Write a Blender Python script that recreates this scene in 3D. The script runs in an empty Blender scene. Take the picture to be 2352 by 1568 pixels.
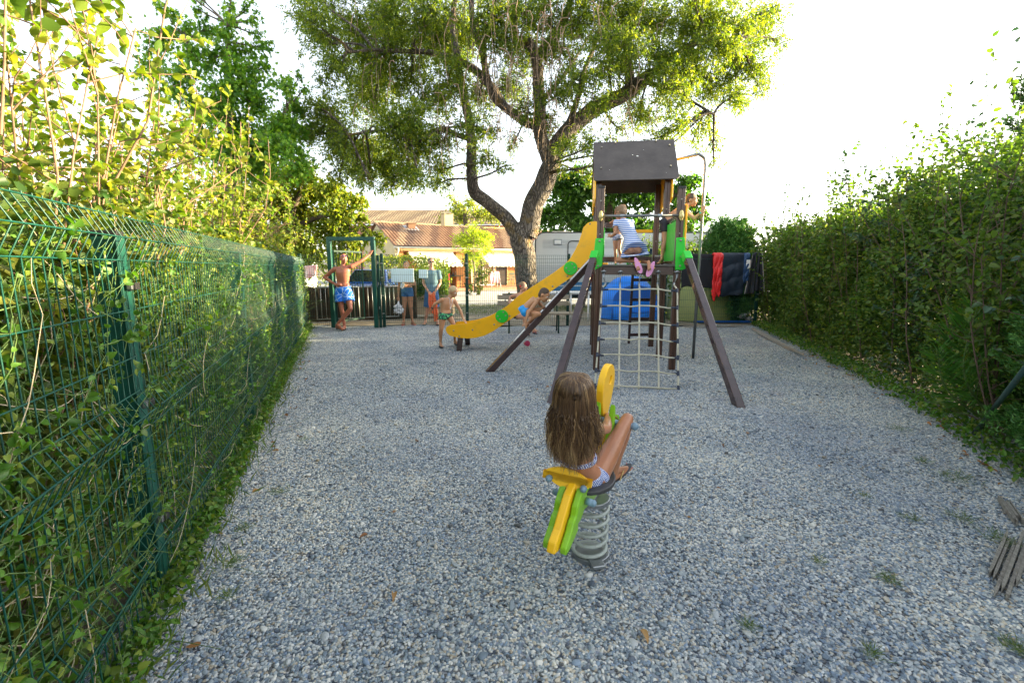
import bpy, bmesh, math, random
import numpy as np
from mathutils import Vector, Matrix, Euler, noise as mnoise
R = math.radians
random.seed(7); RNG = np.random.default_rng(7)
scn = bpy.context.scene
COL = scn.collection
# ---------------------------------------------------------------- camera
FOC, PITCH, EYE = 1045.0, math.atan(170/1045.0), 1.5
cam_d = bpy.data.cameras.new('camera'); cam = bpy.data.objects.new('camera', cam_d); COL.objects.link(cam)
cam_d.sensor_width = 36; cam_d.lens = 36*FOC/2352; cam_d.clip_start = .05; cam_d.clip_end = 600
cam.location = (0, 0, EYE); cam.rotation_euler = (R(90)-PITCH, 0, 0)
scn.camera = cam
# ---------------------------------------------------------------- sun and sky
SUN = Vector((.95, .21, .215)).normalized()
w = bpy.data.worlds.new('World'); scn.world = w; w.use_nodes = True
nt = w.node_tree; nt.nodes.clear()
so = nt.nodes.new('ShaderNodeOutputWorld'); bg = nt.nodes.new('ShaderNodeBackground')
sky = nt.nodes.new('ShaderNodeTexSky'); sky.sky_type = 'NISHITA'; sky.sun_disc = False
sky.sun_elevation = math.asin(SUN.z); sky.sun_rotation = math.atan2(SUN.x, SUN.y)
sky.air_density = 1.0; sky.dust_density = 2.2; sky.ozone_density = 1.2
bg.inputs[1].default_value = .15
hs = nt.nodes.new('ShaderNodeHueSaturation'); hs.inputs['Saturation'].default_value = .40
nt.links.new(sky.outputs[0], hs.inputs['Color']); nt.links.new(hs.outputs[0], bg.inputs[0]); nt.links.new(bg.outputs[0], so.inputs[0])
sd = bpy.data.lights.new('sun', 'SUN'); sd.energy = 5.0; sd.angle = R(.5); sd.color = (1, .80, .44)
sun = bpy.data.objects.new('sun', sd); COL.objects.link(sun); sun.rotation_euler = SUN.to_track_quat('Z', 'Y').to_euler()
scn.view_settings.view_transform = 'Standard'; scn.view_settings.look = 'None'
scn.view_settings.exposure = 2.4; scn.view_settings.gamma = 1
scn.render.engine = 'CYCLES'; scn.cycles.use_denoising = True
scn.cycles.max_bounces = 6; scn.cycles.diffuse_bounces = 3; scn.cycles.glossy_bounces = 2
scn.cycles.transmission_bounces = 4; scn.cycles.transparent_max_bounces = 6; scn.cycles.caustics_reflective = False; scn.cycles.caustics_refractive = False
# ---------------------------------------------------------------- helpers
_cp, _sp = math.cos(PITCH), math.sin(PITCH)
def ray(u, v):
    x = (u-1176)/FOC; y = -(v-784)/FOC
    return Vector((x, _cp+y*_sp, -_sp+y*_cp))
CAM0 = Vector((0, 0, EYE))
def P(u, v, Y):                      # the point of the photograph's pixel at depth Y
    r = ray(u, v); return CAM0 + r*(Y/r.y)
def G(u, v, z=0):
    r = ray(u, v); return CAM0 + r*((z-EYE)/r.z)
def hit(u, v, o, n):
    r = ray(u, v); return CAM0 + r*((o-CAM0).dot(n)/r.dot(n))

MATS = {}
def N(nt, t, **k):
    n = nt.nodes.new('ShaderNode'+t)
    for a, b in k.items(): setattr(n, a, b)
    return n
def mat(name, col, rough=.6, var=.12, scale=6, bump=0, bscale=60, metal=0, spec=.5, coat=0, col2=None, dirt=0, stretch=None, alpha=None):
    if name in MATS: return MATS[name]
    m = bpy.data.materials.new(name); m.use_nodes = True; nt = m.node_tree; b = nt.nodes['Principled BSDF']
    b.inputs['Roughness'].default_value = rough; b.inputs['Metallic'].default_value = metal
    b.inputs['Specular IOR Level'].default_value = spec; b.inputs['Coat Weight'].default_value = coat
    tc = N(nt, 'TexCoord'); src = tc.outputs['Object']
    if stretch:
        mp = N(nt, 'Mapping'); mp.inputs['Scale'].default_value = stretch; nt.links.new(src, mp.inputs[0]); src = mp.outputs[0]
    no = N(nt, 'TexNoise'); no.inputs['Scale'].default_value = scale; no.inputs['Detail'].default_value = 5
    nt.links.new(src, no.inputs['Vector'])
    c2 = col2 or tuple(min(1, c*(1+var)) for c in col); c1 = col if col2 else tuple(c*(1-var) for c in col)
    rp = N(nt, 'ValToRGB'); rp.color_ramp.elements[0].position = .3; rp.color_ramp.elements[1].position = .7
    rp.color_ramp.elements[0].color = (*c1, 1); rp.color_ramp.elements[1].color = (*c2, 1)
    nt.links.new(no.outputs[0], rp.inputs[0]); out = rp.outputs[0]
    if dirt:
        n2 = N(nt, 'TexNoise'); n2.inputs['Scale'].default_value = scale*5; n2.inputs['Detail'].default_value = 8
        nt.links.new(tc.outputs['Object'], n2.inputs['Vector'])
        r2 = N(nt, 'ValToRGB'); r2.color_ramp.elements[0].position = .52; r2.color_ramp.elements[1].position = .72
        nt.links.new(n2.outputs[0], r2.inputs[0])
        ml = N(nt, 'Math', operation='MULTIPLY'); ml.inputs[1].default_value = dirt; nt.links.new(r2.outputs[0], ml.inputs[0])
        mx = N(nt, 'MixRGB'); mx.inputs[2].default_value = (.16, .14, .11, 1); nt.links.new(ml.outputs[0], mx.inputs[0]); nt.links.new(out, mx.inputs[1]); out = mx.outputs[0]
    nt.links.new(out, b.inputs['Base Color'])
    if bump:
        n3 = N(nt, 'TexNoise'); n3.inputs['Scale'].default_value = bscale; n3.inputs['Detail'].default_value = 6
        nt.links.new(src, n3.inputs['Vector'])
        bp = N(nt, 'Bump'); bp.inputs['Strength'].default_value = bump; bp.inputs['Distance'].default_value = .02
        nt.links.new(n3.outputs[0], bp.inputs['Height']); nt.links.new(bp.outputs[0], b.inputs['Normal'])
    MATS[name] = m; return m
def leafmat(name, cols, trans=.42, tcol=None, rough=.45):
    m = bpy.data.materials.new(name); m.use_nodes = True; nt = m.node_tree; b = nt.nodes['Principled BSDF']; o = nt.nodes['Material Output']
    g = N(nt, 'NewGeometry'); rp = N(nt, 'ValToRGB'); e = rp.color_ramp.elements
    while len(e) < len(cols): e.new(.5)
    for i, c in enumerate(cols): e[i].position = (i+.5)/len(cols); e[i].color = (*c, 1)
    nt.links.new(g.outputs['Random Per Island'], rp.inputs[0]); nt.links.new(rp.outputs[0], b.inputs['Base Color'])
    b.inputs['Roughness'].default_value = rough; b.inputs['Specular IOR Level'].default_value = .35
    t = N(nt, 'BsdfTranslucent'); mx = N(nt, 'MixShader'); mx.inputs[0].default_value = trans
    mc = N(nt, 'MixRGB', blend_type='MULTIPLY'); mc.inputs[0].default_value = 1; mc.inputs[2].default_value = (*(tcol or (2.2, 2.0, .7)), 1)
    nt.links.new(rp.outputs[0], mc.inputs[1]); nt.links.new(mc.outputs[0], t.inputs[0])
    nt.links.new(b.outputs[0], mx.inputs[1]); nt.links.new(t.outputs[0], mx.inputs[2]); nt.links.new(mx.outputs[0], o.inputs[0])
    MATS[name] = m; return m

def props(o, label=None, cat=None, group=None, kind=None):
    for k, v in (('label', label), ('category', cat), ('group', group), ('kind', kind)):
        if v: o[k] = v
    return o
def thing(name, label, cat, loc=(0, 0, 0), rz=0, group=None):
    o = bpy.data.objects.new(name, None); COL.objects.link(o); o.empty_display_size = .1
    o.location = loc; o.rotation_euler = (0, 0, rz)
    return props(o, label, cat, group)
def wmat(o):                                   # world matrix without a depsgraph update
    m = Matrix.LocRotScale(o.location, o.rotation_euler, o.scale)
    return wmat(o.parent) @ m if o.parent else m
def link(name, me, parent=None, world=True):
    """mesh in world coordinates -> object; under a parent its vertices go to the parent's space"""
    o = bpy.data.objects.new(name, me); COL.objects.link(o)
    if parent is not None:
        o.parent = parent
        if world: me.transform(wmat(parent).inverted())
    return o
def mk(name, verts, faces, m, parent=None, smooth=False, world=True, mi=None, bevel=0):
    me = bpy.data.meshes.new(name); me.from_pydata([tuple(v) for v in verts], [], faces)
    for x in (m if isinstance(m, (list, tuple)) else [m]): me.materials.append(x)
    if mi is not None: me.polygons.foreach_set('material_index', mi)
    if smooth: me.polygons.foreach_set('use_smooth', [True]*len(me.polygons))
    me.update(); o = link(name, me, parent, world)
    if bevel:
        b = o.modifiers.new('bevel', 'BEVEL'); b.width = bevel; b.segments = 2; b.limit_method = 'ANGLE'
    return o
class MB:
    """collects shapes into one mesh"""
    def __init__(s): s.v = []; s.f = []; s.m = []; s.cur = 0
    def add(s, vs, fs):
        n = len(s.v); s.v += [Vector(x) for x in vs]; s.f += [[i+n for i in f] for f in fs]; s.m += [s.cur]*len(fs); return s
    def box(s, c, d, rot=None):
        c = Vector(c); hx, hy, hz = d[0]/2, d[1]/2, d[2]/2
        vs = [Vector((x, y, z)) for z in (-hz, hz) for x, y in ((-hx, -hy), (hx, -hy), (hx, hy), (-hx, hy))]
        if rot is not None:
            if isinstance(rot, (int, float)): rot = Euler((0, 0, rot)).to_matrix()
            vs = [rot @ v for v in vs]
        return s.add([v+c for v in vs], [(3, 2, 1, 0), (4, 5, 6, 7), (0, 1, 5, 4), (1, 2, 6, 5), (2, 3, 7, 6), (3, 0, 4, 7)])
    def beam(s, a, b, w, h, up=(0, 0, 1)):
        a, b = Vector(a), Vector(b); z = (b-a).normalized(); x = Vector(up).cross(z)
        if x.length < 1e-4: x = Vector((1, 0, 0))
        x.normalize(); y = z.cross(x)
        rot = Matrix((x, y, z)).transposed()
        return s.box((a+b)/2, (w, h, (b-a).length), rot)
    def tube(s, pts, r, n=8, cap=True, closed=False):
        pts = [Vector(p) for p in pts]; rs = r if isinstance(r, (list, tuple)) else [r]*len(pts)
        base = len(s.v); k = len(pts); prev = None
        for i, p in enumerate(pts):
            if closed: t = (pts[(i+1) % k]-pts[i-1]).normalized()
            else: t = (pts[min(i+1, k-1)]-pts[max(i-1, 0)]).normalized()
            if prev is None:
                a = Vector((0, 0, 1)) if abs(t.z) < .9 else Vector((1, 0, 0)); x = a.cross(t).normalized()
            else: x = (prev-t*prev.dot(t)).normalized()
            prev = x; y = t.cross(x)
            for j in range(n):
                an = 2*math.pi*j/n; s.v.append(p+(x*math.cos(an)+y*math.sin(an))*rs[i])
        for i in range(k if closed else k-1):
            for j in range(n):
                a = base+i*n+j; b = base+i*n+(j+1) % n; c = base+((i+1) % k)*n+(j+1) % n; d = base+((i+1) % k)*n+j
                s.f.append([a, b, c, d]); s.m.append(s.cur)
        if cap and not closed:
            s.f.append([base+j for j in range(n)][::-1]); s.f.append([base+(k-1)*n+j for j in range(n)]); s.m += [s.cur]*2
        return s
    def cyl(s, a, b, r, r2=None, n=12): return s.tube([a, b], [r, r if r2 is None else r2], n)
    def prism(s, poly, o, ax, ay, az, d):
        """poly in (ax, ay) at o, thickness d along az (centred)"""
        o, ax, ay, az = map(Vector, (o, ax, ay, az)); n = len(poly)
        vs = [o+ax*p[0]+ay*p[1]-az*d/2 for p in poly]+[o+ax*p[0]+ay*p[1]+az*d/2 for p in poly]
        if ax.cross(ay).dot(az) < 0: vs = vs[n:]+vs[:n]
        return s.add(vs, [list(range(n))[::-1], list(range(n, 2*n))]+[[i, (i+1) % n, (i+1) % n+n, i+n] for i in range(n)])
    def ell(s, c, r, n=12, m=8, rot=None):
        c = Vector(c); r = (r, r, r) if isinstance(r, (int, float)) else r
        vs = [Vector((0, 0, r[2]))]
        for i in range(1, m):
            t = math.pi*i/m
            for j in range(n):
                a = 2*math.pi*j/n; vs.append(Vector((r[0]*math.sin(t)*math.cos(a), r[1]*math.sin(t)*math.sin(a), r[2]*math.cos(t))))
        vs.append(Vector((0, 0, -r[2]))); L = len(vs)-1
        fs = [[0, 1+j, 1+(j+1) % n] for j in range(n)]
        for i in range(m-2):
            for j in range(n):
                a = 1+i*n; fs.append([a+j, a+n+j, a+n+(j+1) % n, a+(j+1) % n])
        a = 1+(m-2)*n; fs += [[L, a+(j+1) % n, a+j] for j in range(n)]
        if rot is not None: vs = [rot @ v for v in vs]
        return s.add([v+c for v in vs], fs)
    def grid(s, fn, nu, nv):
        """open sheet: fn(u,v) in 0..1"""
        vs = [fn(i/nu, j/nv) for i in range(nu+1) for j in range(nv+1)]
        return s.add(vs, [[i*(nv+1)+j, (i+1)*(nv+1)+j, (i+1)*(nv+1)+j+1, i*(nv+1)+j+1] for i in range(nu) for j in range(nv)])
    def build(s, name, m, parent=None, smooth=False, bevel=0, world=True, solid=0):
        o = mk(name, s.v, s.f, m, parent, smooth, world, s.m if isinstance(m, (list, tuple)) else None, bevel)
        if solid:
            q = o.modifiers.new('thick', 'SOLIDIFY'); q.thickness = solid; q.offset = 0
        return o
def mesh_np(name, V, F, m, parent=None, smooth=False, world=False):
    """V (n,3); F list of (k, array(m,k)) face groups"""
    me = bpy.data.meshes.new(name); me.vertices.add(len(V)); me.vertices.foreach_set('co', np.asarray(V, np.float32).ravel())
    nl = sum(f.size for f in F); nf = sum(len(f) for f in F)
    me.loops.add(nl); me.loops.foreach_set('vertex_index', np.concatenate([f.ravel() for f in F]).astype(np.int32))
    me.polygons.add(nf); tot = np.concatenate([np.full(len(f), f.shape[1]) for f in F]); st = np.concatenate([[0], np.cumsum(tot)[:-1]])
    me.polygons.foreach_set('loop_start', st.astype(np.int32)); me.polygons.foreach_set('loop_total', tot.astype(np.int32))
    if smooth: me.polygons.foreach_set('use_smooth', np.ones(nf, bool))
    me.materials.append(m); me.update(calc_edges=True); me.validate()
    return link(name, me, parent, world)
# ---- leaves
def tpl(kind):
    if kind == 'blade': v = [(0, 0, 0), (.45, .5, .06), (1, 0, 0), (.45, -.5, .06)]; f = [[0, 3, 2, 1]]
    elif kind == 'fold': v = [(0, 0, 0), (.35, .5, .14), (.78, .36, .12), (1, 0, -.05), (.78, -.36, .12), (.35, -.5, .14)]; f = [[0, 3, 2, 1], [0, 5, 4, 3]]
    elif kind == 'round':
        v = [(0, 0, 0), (.05, .3, .08), (.3, .5, .14), (.62, .42, .12), (.85, .2, .04), (1, 0, -.06), (.85, -.2, .04), (.62, -.42, .12), (.3, -.5, .14), (.05, -.3, .08), (.5, 0, 0)]
        f = [[0, 10, 2, 1], [10, 5, 4, 3], [0, 9, 8, 10], [10, 7, 6, 5]]; f = [[0, 10, 2, 1], [10, 4, 3, 2], [10, 5, 4, 4], [0, 9, 8, 10], [10, 8, 7, 6], [10, 6, 5, 5]]
        f = [[0, 10, 2, 1], [10, 4, 3, 2], [0, 9, 8, 10], [10, 8, 7, 6], [10, 6, 5, 4]]
    elif kind == 'lobed':
        v = [(0, 0, 0), (.25, .5, .1), (.38, .2, 0), (.8, .45, .08), (.62, .12, 0), (1, 0, -.08), (.62, -.12, 0), (.8, -.45, .08), (.38, -.2, 0), (.25, -.5, .1)]
        f = [[0, 8, 2, 1], [0, 9, 8, 8], [2, 4, 3, 3]]
        f = [[0, 9, 8, 2], [0, 2, 1, 0], [8, 7, 6, 4], [8, 4, 3, 2], [6, 5, 4, 4]]
    return np.array(v, float), f
def unit(a): return a/np.maximum(np.linalg.norm(a, axis=-1, keepdims=True), 1e-9)
def leaves(pos, d, size, kind='blade', aspect=.45, upbias=.6):
    """pos (n,3) base points, d (n,3) directions, size (n,) -> V, F"""
    v, f = tpl(kind); n = len(pos); d = unit(d)
    nr = unit(RNG.normal(size=(n, 3))+np.array([0, 0, upbias*2.2])); s = unit(np.cross(nr, d)); nr = np.cross(d, s)
    sz = np.asarray(size)[:, None, None]; asp = np.asarray(aspect)
    if asp.ndim: asp = asp[:, None, None]
    V = pos[:, None, :]+sz*(v[None, :, 0:1]*d[:, None, :]+v[None, :, 1:2]*asp*s[:, None, :]*RNG.uniform(.75, 1.1, (n, 1, 1))+(v[None, :, 2:3]*RNG.uniform(.2, 2.6, (n, 1, 1))-RNG.uniform(-.1, .32, (n, 1, 1))*v[None, :, 0:1]**2)*nr[:, None, :])
    F = []
    tri = [x[:3] if len(set(x)) == 3 and x[3] in x[:3] else x for x in f]
    off = (np.arange(n)*len(v))[:, None]
    for x in tri:
        x = list(dict.fromkeys(x)); F.append(off+np.array(x)[None, :])
    return V.reshape(-1, 3), F
def merge(parts):
    Vs, Fs, o = [], [], 0
    for V, F in parts:
        Vs.append(V); Fs += [f+o for f in F]; o += len(V)
    return np.concatenate(Vs), Fs
def tubes_np(paths, n=4):
    """paths: list of (pts (k,3), radii (k,)) -> V, F"""
    Vs, Fs, o = [], [], 0
    ang = np.arange(n)*2*math.pi/n; ca, sa = np.cos(ang)[None, :, None], np.sin(ang)[None, :, None]
    for pts, r in paths:
        pts = np.asarray(pts, float); k = len(pts); t = np.gradient(pts, axis=0); t = unit(t)
        a = np.array([0, 0, 1.]) if abs(t[0, 2]) < .9 else np.array([1., 0, 0])
        x = unit(np.cross(a, t)+1e-6); y = np.cross(t, x)
        V = pts[:, None, :]+(x[:, None, :]*ca+y[:, None, :]*sa)*np.asarray(r, float)[:, None, None]
        i = np.arange(k-1)[:, None]*n; j = np.arange(n)[None, :]; j2 = (j+1) % n
        Fs.append(np.stack([i+j, i+j2, i+n+j2, i+n+j], -1).reshape(-1, 4)+o); Vs.append(V.reshape(-1, 3)); o += k*n
    return np.concatenate(Vs), [np.concatenate(Fs)]
def spl(pts, k=6):
    """Catmull-Rom through points"""
    p = [Vector(x) for x in pts]; p = [p[0]*2-p[1]]+p+[p[-1]*2-p[-2]]; out = []
    for i in range(1, len(p)-2):
        for j in range(k):
            t = j/k; a, b, c, d = p[i-1:i+3]
            out.append(.5*((2*b)+(c-a)*t+(2*a-5*b+4*c-d)*t*t+(3*b-a-3*c+d)*t**3))
    return out+[p[-2]]
# ================================================================ the ground
Z = Vector((0, 0, 1))
def fx(y): return -1.66-.374*(y-1.97)          # line of the green fence on the left
def hx(y): return float(np.interp(y, [-3, 1.2, 3.2, 4.4, 6.6, 12.2, 14], [1.9, 3.2, 3.84, 4.42, 5.12, 6.65, 7.15]))           # foot of the hedge on the right
def gz(x, y):                                  # slight mounds of the gravel
    return .06*mnoise.noise(Vector((x*.6, y*.5, 3.1)))+.035*mnoise.noise(Vector((x*1.7, y*1.7, 0)))-.03
M_ground = mat('dry earth', (.13, .11, .08), .95, .25, 3, .5, 40)
def sheet(name, poly, z, m, label=None, kind='structure'):
    me = bpy.data.meshes.new(name); me.from_pydata([(x, y, z) for x, y in poly], [], [list(range(len(poly)))]); me.materials.append(m)
    o = link(name, me); props(o, label, None, None, kind); return o
sheet('ground', [(-300, -200), (300, -200), (300, 400), (-300, 400)], -.1, M_ground, 'bare dry earth stretching away under and around the playground')
# playground gravel: base sheet
def gravel_mat():
    m = bpy.data.materials.new('gravel bed'); m.use_nodes = True; nt = m.node_tree; b = nt.nodes['Principled BSDF']
    tc = N(nt, 'TexCoord'); vo = N(nt, 'TexVoronoi'); vo.inputs['Scale'].default_value = 52; nt.links.new(tc.outputs['Object'], vo.inputs['Vector'])
    rp = N(nt, 'ValToRGB'); e = rp.color_ramp.elements; cs = [(.05, .065, .09), (.14, .17, .21), (.26, .28, .31), (.40, .39, .36), (.22, .25, .32), (.50, .49, .46), (.12, .12, .12)]
    while len(e) < len(cs): e.new(.5)
    for i, c in enumerate(cs): e[i].position = (i+.5)/len(cs); e[i].color = (*c, 1)
    sp = N(nt, 'SeparateColor'); nt.links.new(vo.outputs['Color'], sp.inputs[0]); nt.links.new(sp.outputs[0], rp.inputs[0])
    v2 = N(nt, 'TexVoronoi', feature='DISTANCE_TO_EDGE'); v2.inputs['Scale'].default_value = 52; nt.links.new(tc.outputs['Object'], v2.inputs['Vector'])
    nt.links.new(rp.outputs[0], b.inputs['Base Color'])
    bp = N(nt, 'Bump'); bp.inputs['Strength'].default_value = .9; bp.inputs['Distance'].default_value = .015
    nt.links.new(v2.outputs[0], bp.inputs['Height']); nt.links.new(bp.outputs[0], b.inputs['Normal']); b.inputs['Roughness'].default_value = .8
    return m
M_gravelbed = gravel_mat()
def gravel_area(y0, y1, nx, ny, x0=None, x1=None):
    vs, fs = [], []
    for j in range(ny+1):
        y = y0+(y1-y0)*j/ny; a = fx(y)-.15; b = hx(y)+.35
        if y < 1.2: b = hx(1.2)+.35
        for i in range(nx+1):
            x = a+(b-a)*i/nx; vs.append((x, y, gz(x, y)))
    for j in range(ny):
        for i in range(nx):
            a = j*(nx+1)+i; fs.append([a, a+1, a+nx+2, a+nx+1])
    return vs, fs
vs, fs = gravel_area(-2.5, 11.95, 60, 90)
g0 = mk('gravel_ground', vs, fs, M_gravelbed, smooth=True); props(g0, 'bed of pale gravel covering the whole playground between fence and hedge', None, None, 'structure')
# pebbles, instanced
def pebble_mat():
    m = bpy.data.materials.new('pebble'); m.use_nodes = True; nt = m.node_tree; b = nt.nodes['Principled BSDF']
    oi = N(nt, 'ObjectInfo'); rp = N(nt, 'ValToRGB'); rp.color_ramp.interpolation = 'CONSTANT'; e = rp.color_ramp.elements
    cs = [((.08, .10, .13), .06), ((.14, .18, .22), .14), ((.21, .25, .28), .14), ((.32, .35, .36), .17), ((.44, .45, .44), .16), ((.46, .41, .33), .09),
          ((.60, .58, .53), .10), ((.20, .26, .34), .07), ((.34, .28, .20), .03), ((.09, .09, .09), .04), ((.70, .70, .67), .04)]
    while len(e) < len(cs): e.new(.5)
    p = 0
    for i, (c, wd) in enumerate(cs): e[i].position = min(.995, p); e[i].color = (*c, 1); p += wd
    nt.links.new(oi.outputs['Random'], rp.inputs[0])
    tc = N(nt, 'TexCoord'); no = N(nt, 'TexNoise'); no.inputs['Scale'].default_value = 3; nt.links.new(tc.outputs['Object'], no.inputs['Vector'])
    mx = N(nt, 'MixRGB', blend_type='MULTIPLY'); mx.inputs[0].default_value = .5; nt.links.new(rp.outputs[0], mx.inputs[1]); nt.links.new(no.outputs[0], mx.inputs[2])
    ml = N(nt, 'MixRGB', blend_type='MULTIPLY'); ml.inputs[0].default_value = 1; ml.inputs[2].default_value = (1.36, 1.38, 1.38, 1); nt.links.new(mx.outputs[0], ml.inputs[1])
    ge = N(nt, 'NewGeometry'); n5 = N(nt, 'TexNoise'); n5.inputs['Scale'].default_value = .9; n5.inputs['Detail'].default_value = 4; nt.links.new(ge.outputs['Position'], n5.inputs['Vector'])   # dustier and washed patches of the yard
    r5 = N(nt, 'ValToRGB'); r5.color_ramp.elements[0].position = .35; r5.color_ramp.elements[1].position = .68; r5.color_ramp.elements[0].color = (.74, .78, .84, 1); r5.color_ramp.elements[1].color = (1.12, 1.09, 1.02, 1); nt.links.new(n5.outputs[0], r5.inputs[0])
    m5 = N(nt, 'MixRGB', blend_type='MULTIPLY'); m5.inputs[0].default_value = 1; nt.links.new(ml.outputs[0], m5.inputs[1]); nt.links.new(r5.outputs[0], m5.inputs[2]); ml = m5
    nt.links.new(ml.outputs[0], b.inputs['Base Color']); b.inputs['Roughness'].default_value = .55
    return m
M_pebble = pebble_mat()
def scatter(name, vs, fs, density, size, label, seed=1, m=None):
    o = mk(name, vs, fs, M_gravelbed); props(o, label, None, None, 'stuff')
    ng = bpy.data.node_groups.new(name, 'GeometryNodeTree')
    ng.interface.new_socket('Geometry', in_out='INPUT', socket_type='NodeSocketGeometry'); ng.interface.new_socket('Geometry', in_out='OUTPUT', socket_type='NodeSocketGeometry')
    def n(t): return ng.nodes.new(t)
    L = ng.links.new
    gi, go = n('NodeGroupInput'), n('NodeGroupOutput')
    dp = n('GeometryNodeDistributePointsOnFaces'); dp.inputs['Density'].default_value = density; dp.inputs['Seed'].default_value = seed
    L(gi.outputs[0], dp.inputs['Mesh'])
    ic = n('GeometryNodeMeshIcoSphere'); ic.inputs['Radius'].default_value = size; ic.inputs['Subdivisions'].default_value = 2
    nz = n('ShaderNodeTexNoise'); nz.inputs['Scale'].default_value = .8/size
    vm = n('ShaderNodeVectorMath'); vm.operation = 'SUBTRACT'; vm.inputs[1].default_value = (.5, .5, .5); L(nz.outputs['Color'], vm.inputs[0])
    vs2 = n('ShaderNodeVectorMath'); vs2.operation = 'SCALE'; vs2.inputs['Scale'].default_value = size*.9; L(vm.outputs[0], vs2.inputs[0])
    sp = n('GeometryNodeSetPosition'); L(ic.outputs['Mesh'], sp.inputs['Geometry']); L(vs2.outputs[0], sp.inputs['Offset'])
    ss = n('GeometryNodeSetShadeSmooth'); L(sp.outputs[0], ss.inputs['Geometry'])
    sm = n('GeometryNodeSetMaterial'); sm.inputs['Material'].default_value = m or M_pebble; L(ss.outputs[0], sm.inputs['Geometry'])
    ip = n('GeometryNodeInstanceOnPoints'); L(dp.outputs['Points'], ip.inputs['Points']); L(sm.outputs[0], ip.inputs['Instance'])
    rr = n('FunctionNodeRandomValue'); rr.data_type = 'FLOAT_VECTOR'; rr.inputs[0].default_value = (-.5, -.5, 0); rr.inputs[1].default_value = (.5, .5, 6.28); L(rr.outputs[0], ip.inputs['Rotation'])
    rs = n('FunctionNodeRandomValue'); rs.data_type = 'FLOAT_VECTOR'; rs.inputs[0].default_value = (.62, .5, .34); rs.inputs[1].default_value = (1.35, 1.0, .62); rs.inputs['Seed'].default_value = 5; L(rs.outputs[0], ip.inputs['Scale'])
    L(ip.outputs[0], go.inputs[0])
    md = o.modifiers.new('pebbles', 'NODES'); md.node_group = ng
    return o
vs, fs = gravel_area(.3, 5.2, 26, 20); vs = [(x, y, z+.002) for x, y, z in vs]
scatter('gravel', vs, fs, 8500, .0098, 'loose rounded grey, blue and cream pebbles in the foreground')
vs, fs = gravel_area(5.2, 11.95, 24, 20); vs = [(x, y, z+.002) for x, y, z in vs]
scatter('gravel', vs, fs, 5200, .0112, 'loose pale pebbles around the climbing tower and along the back fence', 2)
# a few larger stones
vs, fs = gravel_area(1.0, 8, 20, 20); vs = [(x, y, z+.006) for x, y, z in vs]
scatter('gravel', vs, fs, 22, .021, 'scattered larger pale pebbles lying among the small ones', 9)
# beyond the back fence
M_earth = mat('trodden earth', (.20, .16, .11), .95, .3, 2.5, .6, 50, col2=(.33, .29, .22), dirt=.3)
M_lane = mat('grey gravel lane', (.30, .30, .30), .9, .2, 4, .5, 80, col2=(.42, .41, .39))
sheet('pitch_ground', [(-14, 11.95), (30, 11.95), (30, 18.6), (-14, 18.6)], -.012, M_earth, 'bare trodden earth with sparse grass behind the back fence')
sheet('lane', [(-40, 18.6), (60, 18.6), (60, 60), (-40, 60)], -.008, M_lane, 'pale gravel lane running past the bungalow')
M_grass = leafmat('grass blades', [(.05, .11, .02), (.09, .16, .03), (.14, .17, .05)], .3)
def grass(name, pts, h, n_per, label, spread=.06, kind='stuff', cat=None, m=None):
    pts = np.array(pts, float); n = len(pts)*n_per
    p = np.repeat(pts, n_per, 0)+np.concatenate([RNG.normal(0, spread, (n, 2)), np.zeros((n, 1))], 1)
    d = unit(np.concatenate([RNG.normal(0, .6, (n, 2)), np.ones((n, 1))], 1))
    V, F = leaves(p, d, RNG.uniform(.5, 1.2, n)*h, 'blade', .09, 0)
    o = mesh_np(name, V, F, m or M_grass); props(o, label, cat, None, kind); return o
pts = [(x, y, 0) for x, y in zip(RNG.uniform(-2.2, 9, 5200), RNG.uniform(12.2, 18.4, 5200)) if y > 15.2+1.2*mnoise.noise(Vector((x*.4, 0, 0))) or RNG.random() < .10]
grass('grass', pts, .08, 7, 'green grass strip growing between the tree and the lane', .09)
pts = []
for y in np.arange(.8, 11.8, .055):
    pts.append((fx(y)+RNG.normal(.10, .07), y, 0))
grass('verge_grass', pts, .11, 12, 'short weeds and grass along the foot of the green fence', .05)
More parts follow.
